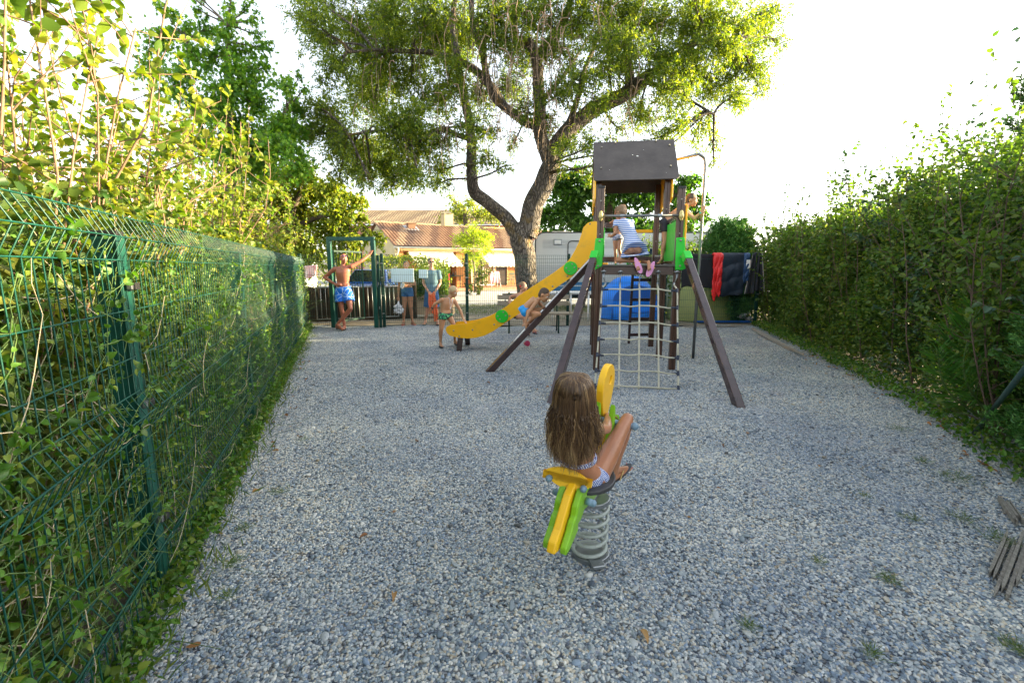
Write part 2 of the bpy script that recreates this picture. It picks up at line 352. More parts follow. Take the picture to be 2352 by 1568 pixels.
# ================================================================ fences and gate
M_green = mat('green coated steel', (.004, .050, .036), .42, .1, 4, spec=.4, col2=(.007, .072, .052))
M_dgreen = mat('dark green steel', (.004, .034, .025), .6, .1, 4, spec=.25)
M_galv = mat('galvanised steel', (.30, .32, .33), .38, .15, 10, metal=.85)
M_black = mat('black plastic', (.012, .012, .013), .45, .1)
def mesh_panel(parent, a, b, top=1.72, r=.0025, step=.05, folds=(.28, .88, 1.62), n=5):
    """welded wire panel with V folds between the feet a and b"""
    a, b = Vector(a), Vector(b); d = (b-a); L = d.length; d.normalize(); nrm = Vector((d.y, -d.x, 0))
    if nrm.dot(Vector((0, 0, 0))-a) < 0: nrm = -nrm
    prof = [(.04, 0)]
    for z in folds: prof += [(z-.09, 0), (z, .045), (z+.09, 0)]
    if prof[-1][0] < top: prof.append((top, 0))
    prof = [(min(z, top), o) for z, o in prof]
    prof = np.array(prof); paths = []; k = int(L/step)
    for i in range(k+1):
        p = a+d*(i*L/k); q = np.array([[p.x+nrm.x*o, p.y+nrm.y*o, z] for z, o in prof]); paths.append((q, np.full(len(q), r)))
    hz = sorted(set([.06]+[z for f in folds for z in (f-.09, f, f+.09) if z <= top]+[.48, .66, 1.12, 1.32]))
    for z in hz:
        o = np.interp(z, prof[:, 0], prof[:, 1])+2*r
        q0 = a+nrm*o; q1 = b+nrm*o
        paths.append((np.array([[q0.x, q0.y, z], [(q0.x+q1.x)/2, (q0.y+q1.y)/2, z], [q1.x, q1.y, z]]), np.full(3, r*1.15)))
    V, F = tubes_np(paths, n); return mesh_np('mesh_panel', V, F, M_green, parent, world=True)
fd = Vector((-.350, .937, 0)); fn = Vector((.937, .350, 0)); f0 = Vector((-1.66, 1.97, 0))
lf = thing('mesh_fence', 'tall green welded mesh fence with folded top, overgrown with creepers, along the left side', 'fence', f0)
ps = [-2.5, 0, 2.5, 5.0, 7.5, 10.2]
for i in range(len(ps)-1): mesh_panel(lf, f0+fd*(ps[i]+.03)+fn*.01, f0+fd*(ps[i+1]-.03)+fn*.01)
for i, s in enumerate(ps):
    p = f0+fd*s-fn*.045; m = MB(); rot = Matrix((fd, fn, Vector((0, 0, 1)))).transposed()
    m.box(p+Vector((0, 0, .815)), (.06, .09, 1.63), rot); m.box(p+fn*.045+Vector((0, 0, .815)), (.085, .008, 1.63), rot)
    o = m.build('post', M_green, lf, bevel=.004)
    mm = MB(); mm.box(p+Vector((0, 0, 1.64)), (.07, .10, .022), rot); mm.build('cap', M_black, o, bevel=.004)
    for z in (.35, .9, 1.42):
        c = MB(); c.box(p+fn*.068+Vector((0, 0, z)), (.075, .02, .028), rot); c.build('clamp', M_galv, o, bevel=.003)
        c = MB(); c.box(p+fn*.081+Vector((0, 0, z)), (.045, .012, .03), rot); c.build('clamp_cover', M_black, o, bevel=.003)
bf = thing('mesh_fence', 'thin dark green mesh fence with washing draped over it, closing the back of the playground', 'fence', (-3.39, 11.47, 0))
bps = [(-3.25, 11.48), (-1.15, 11.62), (1.45, 11.77), (4.0, 11.92), (6.5, 12.08)]
for i in range(4): mesh_panel(bf, (*bps[i], 0), (*bps[i+1], 0), top=1.80, folds=(.2, 1.0, 1.71), r=.0027, n=4)
mesh_panel(bf, (-5.3, 11.45, 0), (-4.62, 11.45, 0), top=1.80, folds=(.2, 1.0, 1.71), r=.0027, n=4)
for x, y in bps+[(-5.3, 11.5)]:
    m = MB(); m.box((x, y+.04, .92), (.07, .06, 1.84)); o = m.build('post', M_dgreen, bf, bevel=.004)
    for z in (.35, .8, 1.25, 1.6):
        c = MB(); c.box((x, y-.005, z), (.05, .02, .03)); c.build('clamp', M_galv, o)
# gate
gt = thing('gate', 'dark green steel gate standing open in its tall rectangular frame', 'gate', (-3.97, 11.42, 0))
gl, gr_ = P(760, 650, 11.42).x, P(862, 650, 11.42).x; gl, gr_ = -4.50, -3.42
for x, nm in ((gl, 'post'), (gr_, 'post')):
    m = MB(); m.box((x, 11.42, 1.1), (.10, .10, 2.2)); m.build(nm, M_green, gt, bevel=.006)
m = MB(); m.box(((gl+gr_)/2, 11.42, 2.19), (gr_-gl+.10, .098, .09)); m.build('lintel', M_green, gt, bevel=.006)
m = MB(); m.box((gr_+.10, 11.44, .9), (.06, .06, 1.8)); m.build('lock_post', M_dgreen, gt, bevel=.005)
for z in (.5, 1.1, 1.62):
    m = MB(); m.box((gr_+.10, 11.40, z), (.02, .02, .07)); m.build('latch_plate', M_galv, gt)
# the leaf, swung back away from the playground
lo = Vector((gl+.06, 11.50, 0)); ld = Vector((.40, .92, 0)).normalized()
leaf = MB(); W = 1.0
for s in (.0, W): leaf.beam(lo+ld*s+Vector((0, 0, .12)), lo+ld*s+Vector((0, 0, 1.92)), .04, .04, up=(1, .3, 0))
for z in (.14, 1.90): leaf.beam(lo+Vector((0, 0, z)), lo+ld*W+Vector((0, 0, z)), .04, .04)
lf_o = leaf.build('gate_leaf', M_dgreen, gt)
bars = MB()
for i in range(1, 10): bars.beam(lo+ld*(i*W/10)+Vector((0, 0, .14)), lo+ld*(i*W/10)+Vector((0, 0, 1.9)), .014, .014, up=(1, .3, 0))
o = bars.build('infill_bars', M_dgreen, lf_o)
# signs on the fence (we see their backs)
M_sign = mat('sign back', (.70, .85, .90), .35, .04, 2)
for (u0, v0, u1, v1, lab) in ((895, 617, 949, 648, 'blank pale back of a wide notice board on the mesh, hiding the young woman'), (960, 619, 980.5, 638.5, 'small blank sign back on the mesh beside the man in the blue tee shirt')):
    a, b = P(u0, v0, 11.56), P(u1, v1, 11.56)
    m = MB(); m.box(((a.x+b.x)/2, 11.66, (a.z+b.z)/2), (b.x-a.x, .012, a.z-b.z)); s = m.build('notice_board', M_sign, None, bevel=.002)
    props(s, lab, 'sign', 'notice boards wired to the back fence')
# brushwood screen and the crowd barrier before it
M_brush = mat('heather brushwood', (.020, .013, .009), .95, .4, 30, 1.0, 130, col2=(.07, .05, .035), stretch=(3, 3, .25))
def brush(a, b, h):
    a, b = Vector(a), Vector(b); d = b-a; L = d.length; d.normalize(); paths = []
    for i in range(int(L*420)):
        s = RNG.uniform(0, L); p = a+d*s; off = RNG.normal(0, .012); t = RNG.normal(0, .012)
        q = np.array([[p.x-d.y*off, p.y+d.x*off, RNG.uniform(0, .12)], [p.x+t*.5-d.y*off, p.y+d.x*off, h*.5], [p.x+t-d.y*off, p.y+d.x*off, h*RNG.uniform(.93, 1.03)]]); paths.append((q, np.full(3, .0038)))
    return paths
bs0, bs1, bs2 = (-5.75, 12.30, 0), (-4.0, 12.95, 0), (-2.80, 13.35, 0)
V, F = tubes_np(brush(bs0, bs1, .97)+brush(bs1, bs2, .99), 4); o = mesh_np('brushwood_screen', V, F, M_brush); props(o, 'dark brown brushwood screen, waist high, behind the gate', 'screen')
o2 = MB(); o2.beam(Vector(bs0)+Vector((0, .02, .48)), Vector(bs1)+Vector((0, .02, .48)), .012, .92, up=(0, 0, 1)).beam(Vector(bs1)+Vector((0, .02, .48)), Vector(bs2)+Vector((0, .02, .48)), .012, .92); o2.build('backing', M_brush, o)
bar = thing('crowd_barrier', 'grey galvanised crowd barrier leaning against the dark brushwood screen', 'barrier', (-4.5, 12.5, 0))
for (ua, ub, Ya, Yb) in ((724, 822, 12.15, 12.60), (824, 913, 12.62, 13.0)):
    a, b = P(ua, 660, Ya), P(ub, 652, Yb); a.z = 0; b.z = 0; d = (b-a)
    m = MB(); q = [a+Vector((0, 0, z)) for z in (.12, .97)]+[b+Vector((0, 0, z)) for z in (.97, .12)]; m.tube(q+[q[0]], .019, 8); m.build('frame', M_galv, bar, smooth=True)
    m = MB()
    for i in range(1, 9): m.cyl(a+d*i/9+Vector((0, 0, .12)), a+d*i/9+Vector((0, 0, .97)), .0065, n=6)
    m.build('bars', M_galv, bar, smooth=True)

# ================================================================ plants
BARK = mat('shrub bark', (.07, .045, .03), .9, .3, 12, .5, 60, col2=(.15, .10, .07))
BARK_R = mat('reddish stem', (.15, .085, .05), .8, .3, 12, col2=(.26, .16, .10))
BARK_L = mat('pale twig', (.26, .16, .10), .8, .3, 12, col2=(.42, .31, .21))
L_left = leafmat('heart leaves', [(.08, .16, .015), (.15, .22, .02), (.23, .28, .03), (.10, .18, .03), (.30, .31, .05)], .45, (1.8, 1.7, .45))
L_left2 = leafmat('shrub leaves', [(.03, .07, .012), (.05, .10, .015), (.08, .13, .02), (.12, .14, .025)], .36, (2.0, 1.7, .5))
L_hedge = leafmat('hedge leaves', [(.052, .11, .02), (.078, .145, .025), (.115, .19, .032), (.06, .12, .03), (.16, .205, .04)], .42, (1.9, 2.0, .6))
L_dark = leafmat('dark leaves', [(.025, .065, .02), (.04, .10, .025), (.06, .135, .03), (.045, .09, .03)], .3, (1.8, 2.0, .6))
L_blue = leafmat('grey green leaves', [(.03, .075, .04), (.05, .10, .055), (.075, .13, .07)], .25, (1.6, 1.8, .9))
L_maple = leafmat('lobed leaves', [(.05, .14, .015), (.08, .20, .02), (.12, .25, .025), (.18, .30, .03)], .46, (2.2, 2.1, .45))
L_ash = leafmat('ash leaflets', [(.05, .10, .018), (.085, .145, .02), (.13, .19, .025), (.19, .24, .03)], .5, (2.3, 2.1, .45))
L_lime = leafmat('lime leaves', [(.20, .30, .02), (.26, .36, .03), (.32, .40, .05)], .5, (1.9, 1.8, .6))
L_coni = leafmat('conifer sprays', [(.035, .12, .025), (.055, .17, .03), (.08, .21, .04), (.11, .23, .05)], .15, (1.6, 1.8, .5))

def curve_path(p, d, L, k=6, wob=.18, lift=0.):
    """a growing stem: k+1 points"""
    pts = [np.array(p, float)]; d = unit(np.array(d, float)); st = L/k
    for i in range(k):
        d = unit(d+RNG.normal(0, wob, 3)+np.array([0, 0, lift])); pts.append(pts[-1]+d*st)
    return np.array(pts)
def along(path, n, t0=.1, t1=1.):
    t = np.sort(RNG.uniform(t0, t1, n))*(len(path)-1); i = np.minimum(t.astype(int), len(path)-2); f = (t-i)[:, None]
    return path[i]*(1-f)+path[i+1]*f, unit(path[i+1]-path[i])
def shrub(name, base, h, spread, stems, twigs, lpt, lsize, lmat, label, lean=(0, 0), kind='fold', aspect=.8, twl=.55, group=None, cat='shrub', low=.0, bark=None, whip=0, wr=.6, droop=.2, clip=None):
    """many-stemmed shrub: stems, twigs, leaves set along the twigs"""
    base = np.array(base, float); paths = []; LP, LD, LS = [], [], []
    for s in range(stems):
        a = RNG.uniform(0, 2*math.pi); rr = spread*math.sqrt(RNG.random())*.7
        p0 = base+np.array([math.cos(a)*rr, math.sin(a)*rr*wr, 0]); d = np.array([math.cos(a)*.22+lean[0], math.sin(a)*.22+lean[1], 1.])
        L = h*RNG.uniform(.72, 1.0); st = curve_path(p0, d, L, 8, .09, .06); paths.append((st, np.linspace(.011, .003, 9)*h/3))
        tp, td = along(st, twigs, low, 1)
        for i in range(twigs):
            b = RNG.uniform(0, 2*math.pi); q = curve_path(tp[i], td[i]*.55+np.array([math.cos(b), math.sin(b), RNG.uniform(-.2, .6)]), twl*RNG.uniform(.5, 1.2), 4, .2, .05)
            paths.append((q, np.linspace(.0035, .0013, 5)))
            lp, ld = along(q, lpt); LP.append(lp); LD.append(ld); 
    if whip:
        for s in range(whip):                      # long shoots standing above the rest
            a = RNG.uniform(0, 2*math.pi); rr = spread*RNG.random()
            q = curve_path(base+np.array([math.cos(a)*rr, math.sin(a)*rr*wr, h*.62]), (lean[0]+RNG.normal(0, .12), lean[1]+RNG.normal(0, .12), 1), h*RNG.uniform(.35, .66), 7, .05, .05)
            paths.append((q, np.linspace(.006, .0015, 8))); lp, ld = along(q, int(26*h/3), .05, 1); LP.append(lp); LD.append(ld)
    LP = np.concatenate(LP); LD = np.concatenate(LD); n = len(LP)
    if clip:                                       # nothing of it pushes through the fence
        for q, r in paths+[(LP, None)]: q[:, 0] = np.where(q[:, 2] < 2.1, np.minimum(q[:, 0], clip(q[:, 1])-.09-.05*np.abs(np.sin(q[:, 2]*9))), np.minimum(q[:, 0], clip(q[:, 1])+.25))
    d = unit(LD*.4+RNG.normal(size=(n, 3))*.8-np.array([0, 0, droop])); keep = LP[:, 2] > .02
    V, F = leaves(LP[keep], d[keep], RNG.uniform(.6, 1.15, keep.sum())*lsize, kind, aspect)
    root = thing(name, label, cat, tuple(base), 0, group)
    Vb, Fb = tubes_np(paths, 4); mesh_np('branches', Vb-base, Fb, bark or BARK, root); mesh_np('foliage', V-base, F, lmat, root)
    return root
def blob_tree(name, label, base, limbs, blobs, lmat, bark, per, lsize, kind='blade', aspect=.32, pinnate=0, cat='tree', group=None, flat=.8, twig_r=.012, droop=.25, hang=0, smooth_bark=True):
    """limbs: [(points, radii)], blobs: [(centre, radius)] -> trunk + crown with leaves through its volume"""
    base = np.array(base, float); root = thing(name, label, cat, tuple(base), 0, group)
    paths = []; lp_all = []
    for pts, rad in limbs:
        q = np.array(spl(pts, 6)); r = np.interp(np.linspace(0, 1, len(q)), np.linspace(0, 1, len(rad)), rad)
        q = q+np.array([[mnoise.noise(Vector(x)*1.3+Vector((i*7., 0, 0))) for i in range(3)] for x in q])*(r[:, None]*.35); paths.append((q, r)); lp_all.append(q)
    V, F = tubes_np(paths, 14); 
    mesh_np('trunk', V-base, F, bark, root, smooth=True)
    allp = np.concatenate(lp_all); paths = []; LP, LD = [], []
    for c, r in blobs:
        c = np.array(c, float); k = max(3, int(6*r+2))
        near = allp[np.argmin(((allp-c)**2).sum(1)+.6*np.maximum(0, allp[:, 2]-c[2])**2)]
        m = near*.35+c*.65+RNG.normal(0, .12*r, 3); st = np.array(spl([near, near*.7+m*.3+np.array([0, 0, .15*r]), m, c], 4)); paths.append((st, np.linspace(twig_r*2.2, twig_r, len(st))))
        for j in range(k*2):
            e = c+unit(RNG.normal(size=3))*r*RNG.uniform(.5, 1.05)*np.array([1, 1, flat]); s0 = st[RNG.integers(len(st)//2, len(st))]
            tw = np.array(spl([s0, (s0+e)/2+RNG.normal(0, .12*r, 3)+np.array([0, 0, .1*r]), e-np.array([0, 0, droop*r*.5])], 4)); paths.append((tw, np.linspace(twig_r*.6, twig_r*.2, len(tw))))
            n = max(4, int(per*r*r/k*1.0)); a, b = along(tw, n, .15, 1); a = a+RNG.normal(0, .17*r, (n, 3))*np.array([1, 1, .8]); LP.append(a); LD.append(b)
        n = int(per*r*r*.5); a = c+unit(RNG.normal(size=(n, 3)))*r*(RNG.random((n, 1))**.5)*np.array([1, 1, flat]); LP.append(a); LD.append(RNG.normal(size=(n, 3)))
    LP = np.concatenate(LP); LD = np.concatenate(LD); n = len(LP); d = unit(unit(LD)*.35+RNG.normal(size=(n, 3))*.7-np.array([0, 0, droop]))
    if pinnate:
        rl = RNG.uniform(.7, 1.1, n)*lsize*2.6; side = unit(np.cross(d, RNG.normal(size=(n, 3)))); P2, D2 = [], []
        for q in range(pinnate):
            t = .25+.75*q/(pinnate-1); sg = 1 if q % 2 else -1
            P2.append(LP+d*(rl*t)[:, None]); D2.append(unit(d*.7+side*sg*(.9 if q < pinnate-1 else 0)-np.array([0, 0, .15])))
        LP = np.concatenate(P2); d = np.concatenate(D2)
    V, F = leaves(LP, d, RNG.uniform(.65, 1.15, len(LP))*lsize, kind, aspect, .3)
    crown = mesh_np('crown', V-base, F, lmat, root); Vb, Fb = tubes_np(paths, 4); mesh_np('branches', Vb-base, Fb, bark, root)
    return root
def pb(u, v, Y, rpx): return (P(u, v, Y), rpx/FOC*Y)

# ---- the great ash tree
def bark_mat(name, c1, c2, moss):
    m = mat(name, c1, .95, .3, 3, 0, col2=c2); nt = m.node_tree; b = nt.nodes['Principled BSDF']
    tc = N(nt, 'TexCoord'); mp = N(nt, 'Mapping'); mp.inputs['Scale'].default_value = (1, 1, .33); nt.links.new(tc.outputs['Object'], mp.inputs[0])
    nz = N(nt, 'TexNoise'); nz.inputs['Scale'].default_value = 5; nt.links.new(mp.outputs[0], nz.inputs['Vector'])
    mx = N(nt, 'MixRGB'); mx.inputs[0].default_value = .12; nt.links.new(mp.outputs[0], mx.inputs[1]); nt.links.new(nz.outputs['Color'], mx.inputs[2])
    v = N(nt, 'TexVoronoi', feature='DISTANCE_TO_EDGE'); v.inputs['Scale'].default_value = 17; nt.links.new(mx.outputs[0], v.inputs['Vector'])
    rp = N(nt, 'ValToRGB'); rp.color_ramp.elements[1].position = .22; nt.links.new(v.outputs[0], rp.inputs[0])
    bp = N(nt, 'Bump'); bp.inputs['Strength'].default_value = 1; bp.inputs['Distance'].default_value = .07; nt.links.new(rp.outputs[0], bp.inputs['Height']); nt.links.new(bp.outputs[0], b.inputs['Normal'])
    old = b.inputs['Base Color'].links[0].from_socket; m2 = N(nt, 'MixRGB', blend_type='MULTIPLY'); m2.inputs[0].default_value = .75
    r3 = N(nt, 'ValToRGB'); r3.color_ramp.elements[0].color = (.25, .22, .2, 1); r3.color_ramp.elements[1].position = .16; nt.links.new(v.outputs[0], r3.inputs[0])
    nt.links.new(old, m2.inputs[1]); nt.links.new(r3.outputs[0], m2.inputs[2])
    n4 = N(nt, 'TexNoise'); n4.inputs['Scale'].default_value = 2.2; n4.inputs['Detail'].default_value = 6; nt.links.new(tc.outputs['Object'], n4.inputs['Vector'])
    r4 = N(nt, 'ValToRGB'); r4.color_ramp.elements[0].position = .56; r4.color_ramp.elements[1].position = .68; nt.links.new(n4.outputs[0], r4.inputs[0])
    m4 = N(nt, 'Math', operation='MULTIPLY'); m4.inputs[1].default_value = .7; nt.links.new(r4.outputs[0], m4.inputs[0])
    m3 = N(nt, 'MixRGB'); m3.inputs[2].default_value = (*moss, 1); nt.links.new(m4.outputs[0], m3.inputs[0]); nt.links.new(m2.outputs[0], m3.inputs[1]); nt.links.new(m3.outputs[0], b.inputs['Base Color']); return m
M_bark = bark_mat('ash bark', (.12, .10, .082), (.24, .205, .17), (.30, .19, .04))
Yt = 15.3
def lm(pts, r0, r1): return ([P(u, v, Yt+d) for u, v, d in pts], np.linspace(r0, r1, len(pts)))
limbs = [([P(1212, 716, Yt), P(1212, 690, Yt), P(1210, 640, Yt), P(1204, 590, Yt), P(1195, 545, Yt), P(1190, 515, Yt)], [.46, .38, .365, .36, .37, .32]),
  ([P(1207, 545, Yt), P(1218, 500, Yt), P(1245, 430, Yt), P(1268, 380, Yt), P(1262, 350, Yt), P(1250, 330, Yt)], [.36, .34, .33, .31, .29, .24]),
  ([P(1185, 535, Yt), P(1160, 500, Yt), P(1120, 465, Yt-.2), P(1090, 440, Yt-.3), P(1084, 400, Yt-.3), P(1083, 340, Yt-.2), P(1080, 280, Yt)], [.26, .22, .20, .20, .17, .16, .15]),
  lm([(1252, 340, 0), (1240, 300, 0), (1238, 240, .1), (1238, 180, .2), (1232, 130, .2)], .22, .17),
  lm([(1232, 135, .2), (1215, 100, .1), (1185, 92, 0), (1180, 60, -.1), (1185, 0, -.2), (1190, -80, -.2)], .15, .09),
  lm([(1238, 130, .2), (1265, 95, .3), (1290, 60, .4), (1310, 0, .5), (1330, -90, .5)], .16, .08),
  lm([(1080, 285, 0), (1068, 230, 0), (1058, 180, 0), (1050, 130, .2), (1040, 60, .4), (1050, -60, .5)], .15, .07),
  lm([(1160, 245, .3), (1120, 190, .2), (1080, 155, .1), (1030, 130, 0)], .14, .10),
  lm([(1240, 290, 0), (1200, 275, 0), (1160, 245, 0), (1130, 215, 0), (1115, 160, 0), (1105, 110, -.1), (1085, 50, -.2), (1080, -60, -.2)], .16, .07),
  lm([(1105, 115, -.1), (1120, 70, -.3), (1135, 10, -.4), (1145, -80, -.5)], .09, .05),
  lm([(1030, 130, 0), (980, 120, -.5), (930, 118, -1), (870, 115, -1.4), (800, 120, -2)], .09, .03),
  lm([(1262, 365, 0), (1290, 320, .1), (1330, 275, .2), (1380, 245, .2), (1430, 215, .1), (1475, 188, 0), (1500, 165, 0)], .30, .17),
  lm([(1450, 215, .1), (1445, 160, .3), (1442, 120, .5), (1450, 60, .7), (1470, 0, 1)], .17, .07),
  lm([(1500, 165, 0), (1560, 120, -.5), (1620, 95, -1), (1700, 90, -1.5)], .10, .03),
  lm([(1490, 190, 0), (1540, 205, -.5), (1600, 240, -1), (1640, 262, -1.3)], .07, .02),
  lm([(1084, 320, 0), (1050, 310, -.3), (1020, 295, -.6), (990, 310, -1), (950, 320, -1.4), (880, 300, -1.8), (800, 310, -2.2)], .09, .03),
  lm([(1290, 320, .1), (1320, 250, .8), (1340, 170, 1.2), (1370, 90, 1.6), (1400, -40, 2)], .12, .05),
  lm([(1238, 240, .1), (1290, 180, 1.2), (1330, 120, 2), (1380, 40, 2.6)], .09, .03)]
bl = []
for u, v, r in [(760, 270, 55), (715, 235, 35), (830, 335, 62), (775, 330, 45), (880, 395, 50), (935, 345, 60), (850, 425, 24), (1000, 335, 55), (960, 405, 34), (1010, 420, 22), (900, 300, 50),
  (720, 45, 52), (675, 28, 26), (800, 75, 62), (775, 150, 44), (745, 190, 24), (870, 60, 60), (850, 185, 60), (930, 205, 65), (900, 120, 60), (960, 105, 62), (960, 270, 50), (1050, 60, 62), (1030, 175, 60), (1095, 290, 44), (1110, 360, 30),
  (1145, 90, 60), (1170, 200, 46), (990, 20, 60), (1250, 50, 62), (1250, 290, 40), (1215, 250, 36), (1330, 60, 66), (1335, 170, 50), (1365, 310, 34), (1395, 110, 56),
  (1450, 50, 66), (1415, 150, 52), (1500, 130, 58), (1530, 60, 66), (1600, 50, 66), (1680, 55, 60), (1740, 60, 50), (1775, 30, 34), (1600, 150, 60), (1680, 145, 58), (1740, 150, 40), (1570, 225, 50), (1640, 215, 50), (1700, 215, 34), (1475, 265, 44), (1550, 290, 36), (1615, 290, 30), (1640, 335, 20), (1500, 320, 28), (1640, 385, 16), (1395, 375, 24), (1360, 400, 22), (1455, 215, 40), (1790, 95, 22), (1770, 190, 18), (1300, 390, 16), (1180, 330, 20),
  (700, -50, 60), (820, -60, 80), (950, -70, 80), (1080, -70, 80), (1210, -70, 80), (1340, -70, 80), (1470, -80, 80), (1600, -70, 80), (1710, -60, 60), (1000, 230, 50), (1060, 120, 50), (1200, 130, 50), (1290, 200, 44), (1300, 110, 50), (1400, 40, 56), (1440, 100, 50), (1570, 100, 50), (1650, 100, 50), (1540, 190, 44), (1380, 230, 34), (830, 130, 48), (900, 30, 56), (1120, 30, 56), (1190, 30, 50), (1000, 100, 56), (1420, 340, 26), (1480, 380, 22), (730, 100, 40), (810, 230, 44), (870, 260, 50), (1090, 230, 44), (940, 290, 46), (820, 390, 34), (1310, 330, 30), (800, 365, 44), (870, 365, 44), (930, 385, 36), (740, 310, 40), (690, 290, 34), (780, 400, 24), (900, 430, 22), (1000, 390, 34), (1130, 300, 22), (1300, 340, 18), (1430, 300, 20), (1530, 340, 16), (1590, 330, 16), (1700, 250, 20), (1750, 210, 18), (850, 410, 18), (940, 425, 16), (1080, 400, 18), (1160, 380, 16)]:
    bl.append(pb(u, v, Yt+random.uniform(-2.6, 2.2), r*1.12))
ash = blob_tree('ash_tree', 'huge spreading ash tree with a forked grey trunk rising behind the slide', P(1212, 716, Yt), limbs, bl, L_ash, M_bark, 205, .105, 'blade', .40, 7, flat=.85, twig_r=.018)
# bare hanging twigs
paths = []
for i in range(270):
    u = random.gauss(1215, 120) if i % 3 else random.uniform(820, 1500); v = random.uniform(-20, 330); Y = Yt-random.uniform(.3, 2.2)
    p = np.array(P(u, v, Y)); L = random.uniform(.5, 2.0); sgn = random.choice((-1, 1)); k = 7
    q = [p+np.array([sgn*.35*math.sin(t*2.2)*L*.5, 0, .12*math.sin(t*3)-L*t*t]) + RNG.normal(0, .02, 3) for t in np.linspace(0, 1, k)]
    paths.append((np.array(q), np.linspace(.015, .006, k)))
V, F = tubes_np(paths, 4); mesh_np('dead_twigs', V-np.array(ash.location), F, BARK_L, ash)
# ---- shrubs behind the green fence (from the near end to the gate)
lsh = [(-.2, 3.2, .050, 1.0), (1.15, 3.15, .050, .95), (2.35, 3.1, .052, .9), (3.6, 3.1, .056, .85), (5.0, 3.0, .062, .8), (6.5, 3.0, .060, .8), (8.1, 2.7, .06, .75), (9.8, 2.5, .06, .7)]
LW = ['nearest tall heart-leaved shrub behind the green fence, at the left edge', 'second tall sunlit shrub behind the near fence post', 'third tall shrub behind the green fence, with long slanting shoots', 'fourth shrub behind the green fence, before the white caravan wall', 'fifth shrub behind the green fence, yellow in the sun', 'sixth shrub behind the green fence, half hiding the white caravan wall', 'seventh shrub behind the far half of the green fence', 'last and lowest shrub behind the green fence, closest to the gate']
for i, (y, h, ls, sp) in enumerate(lsh):
    x = fx(y)-.95
    shrub('shrub', (x, y, 0), h, 1.05, 16, 23 if i < 4 else 24, 15, ls, L_left, LW[i], lean=(.04, .14), clip=fx, kind='round' if y < 4 else 'fold', aspect=.82, twl=.6, group='tall shrubs behind the green fence', whip=6, bark=BARK_R)
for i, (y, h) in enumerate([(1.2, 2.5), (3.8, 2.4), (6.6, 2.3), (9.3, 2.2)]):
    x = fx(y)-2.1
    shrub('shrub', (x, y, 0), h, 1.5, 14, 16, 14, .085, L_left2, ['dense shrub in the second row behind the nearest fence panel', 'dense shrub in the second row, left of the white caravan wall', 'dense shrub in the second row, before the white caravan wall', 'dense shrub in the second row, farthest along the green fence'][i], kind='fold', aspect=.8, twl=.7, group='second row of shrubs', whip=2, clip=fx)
# creeper woven through the fence
L_creep = leafmat('creeper leaves', [(.04, .11, .015), (.07, .17, .022), (.11, .24, .03), (.045, .10, .018), (.19, .25, .04)], .34, (1.8, 1.9, .5))
M_straw = mat('dry stem', (.24, .20, .12), .9, .3, 10, col2=(.42, .37, .26)); M_gstem = mat('green stem', (.05, .10, .02), .8, .3, 10, col2=(.10, .16, .04))
root = thing('creeper', 'tangle of creepers, ivy and thin stems growing through the green fence', 'creeper', (-2.6, 4.4, 0))
LP, LD, LS, P1, P2 = [], [], [], [], []
for i in range(3400):
    y = .55+11.2*RNG.random()**1.25; z = RNG.uniform(.0, 1.45); off = -abs(RNG.normal(0, .13))+(.05 if i % 3 == 0 else -.005)
    p = np.array([fx(y)+off, y, z]); d = np.array([RNG.normal(0, .35), RNG.normal(0, .8), RNG.normal(.35, .7)])
    q = curve_path(p, d, RNG.uniform(.25, .75), 7, .32, -.02); q[:, 2] = np.abs(q[:, 2]); q[:, 0] = np.clip(q[:, 0], fx(q[:, 1])-.55, fx(q[:, 1])+(.06 if i % 3 == 0 else -.01))
    (P1 if i % 8 == 0 else P2).append((q, np.linspace(.0022, .0011, 8)))
    if i % 10 != 0:
        n = RNG.integers(6, 15); a, b = along(q, n); LP.append(a); LD.append(b*.4+RNG.normal(size=(n, 3))); LS.append(np.full(n, RNG.choice([.016, .022, .028, .034])))
LP, LD, LS = np.concatenate(LP), np.concatenate(LD), np.concatenate(LS)
V, F = leaves(LP, LD, LS*RNG.uniform(.7, 1.2, len(LP)), 'round', .8, .3); mesh_np('foliage', V-np.array(root.location), F, L_creep, root)
V, F = tubes_np(P1, 4); mesh_np('dry_stems', V-np.array(root.location), F, M_straw, root); V, F = tubes_np(P2, 4); mesh_np('green_stems', V-np.array(root.location), F, M_gstem, root)
# dark undergrowth filling the foot of the hedge behind the fence
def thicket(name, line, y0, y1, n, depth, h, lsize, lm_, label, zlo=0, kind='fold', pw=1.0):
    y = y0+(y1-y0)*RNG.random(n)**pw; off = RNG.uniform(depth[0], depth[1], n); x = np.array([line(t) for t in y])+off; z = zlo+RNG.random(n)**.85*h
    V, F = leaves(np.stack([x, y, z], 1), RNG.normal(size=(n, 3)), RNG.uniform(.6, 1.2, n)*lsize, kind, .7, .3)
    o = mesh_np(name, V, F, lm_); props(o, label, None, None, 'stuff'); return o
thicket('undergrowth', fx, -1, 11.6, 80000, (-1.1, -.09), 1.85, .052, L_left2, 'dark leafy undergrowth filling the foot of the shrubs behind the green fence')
thicket('ivy', fx, .6, 11.6, 7000, (-.02, .13), .09, .036, L_creep, 'low ivy and creeper spilling from the foot of the green fence on to the gravel', 0, 'round')
V, F = tubes_np([(curve_path(np.array([fx(y)-RNG.uniform(.0, .5), y, RNG.uniform(0, .8)]), (RNG.normal(0, .3), RNG.normal(0, .6), RNG.uniform(-.2, 1)), RNG.uniform(.3, .9), 6, .25, 0), np.linspace(.0018, .001, 7)) for y in RNG.uniform(.7, 10, 900)], 4)
o = mesh_np('wild_grass', V, F, M_gstem); props(o, 'long thin green grass stems tangled behind the mesh of the green fence', None, None, 'stuff')
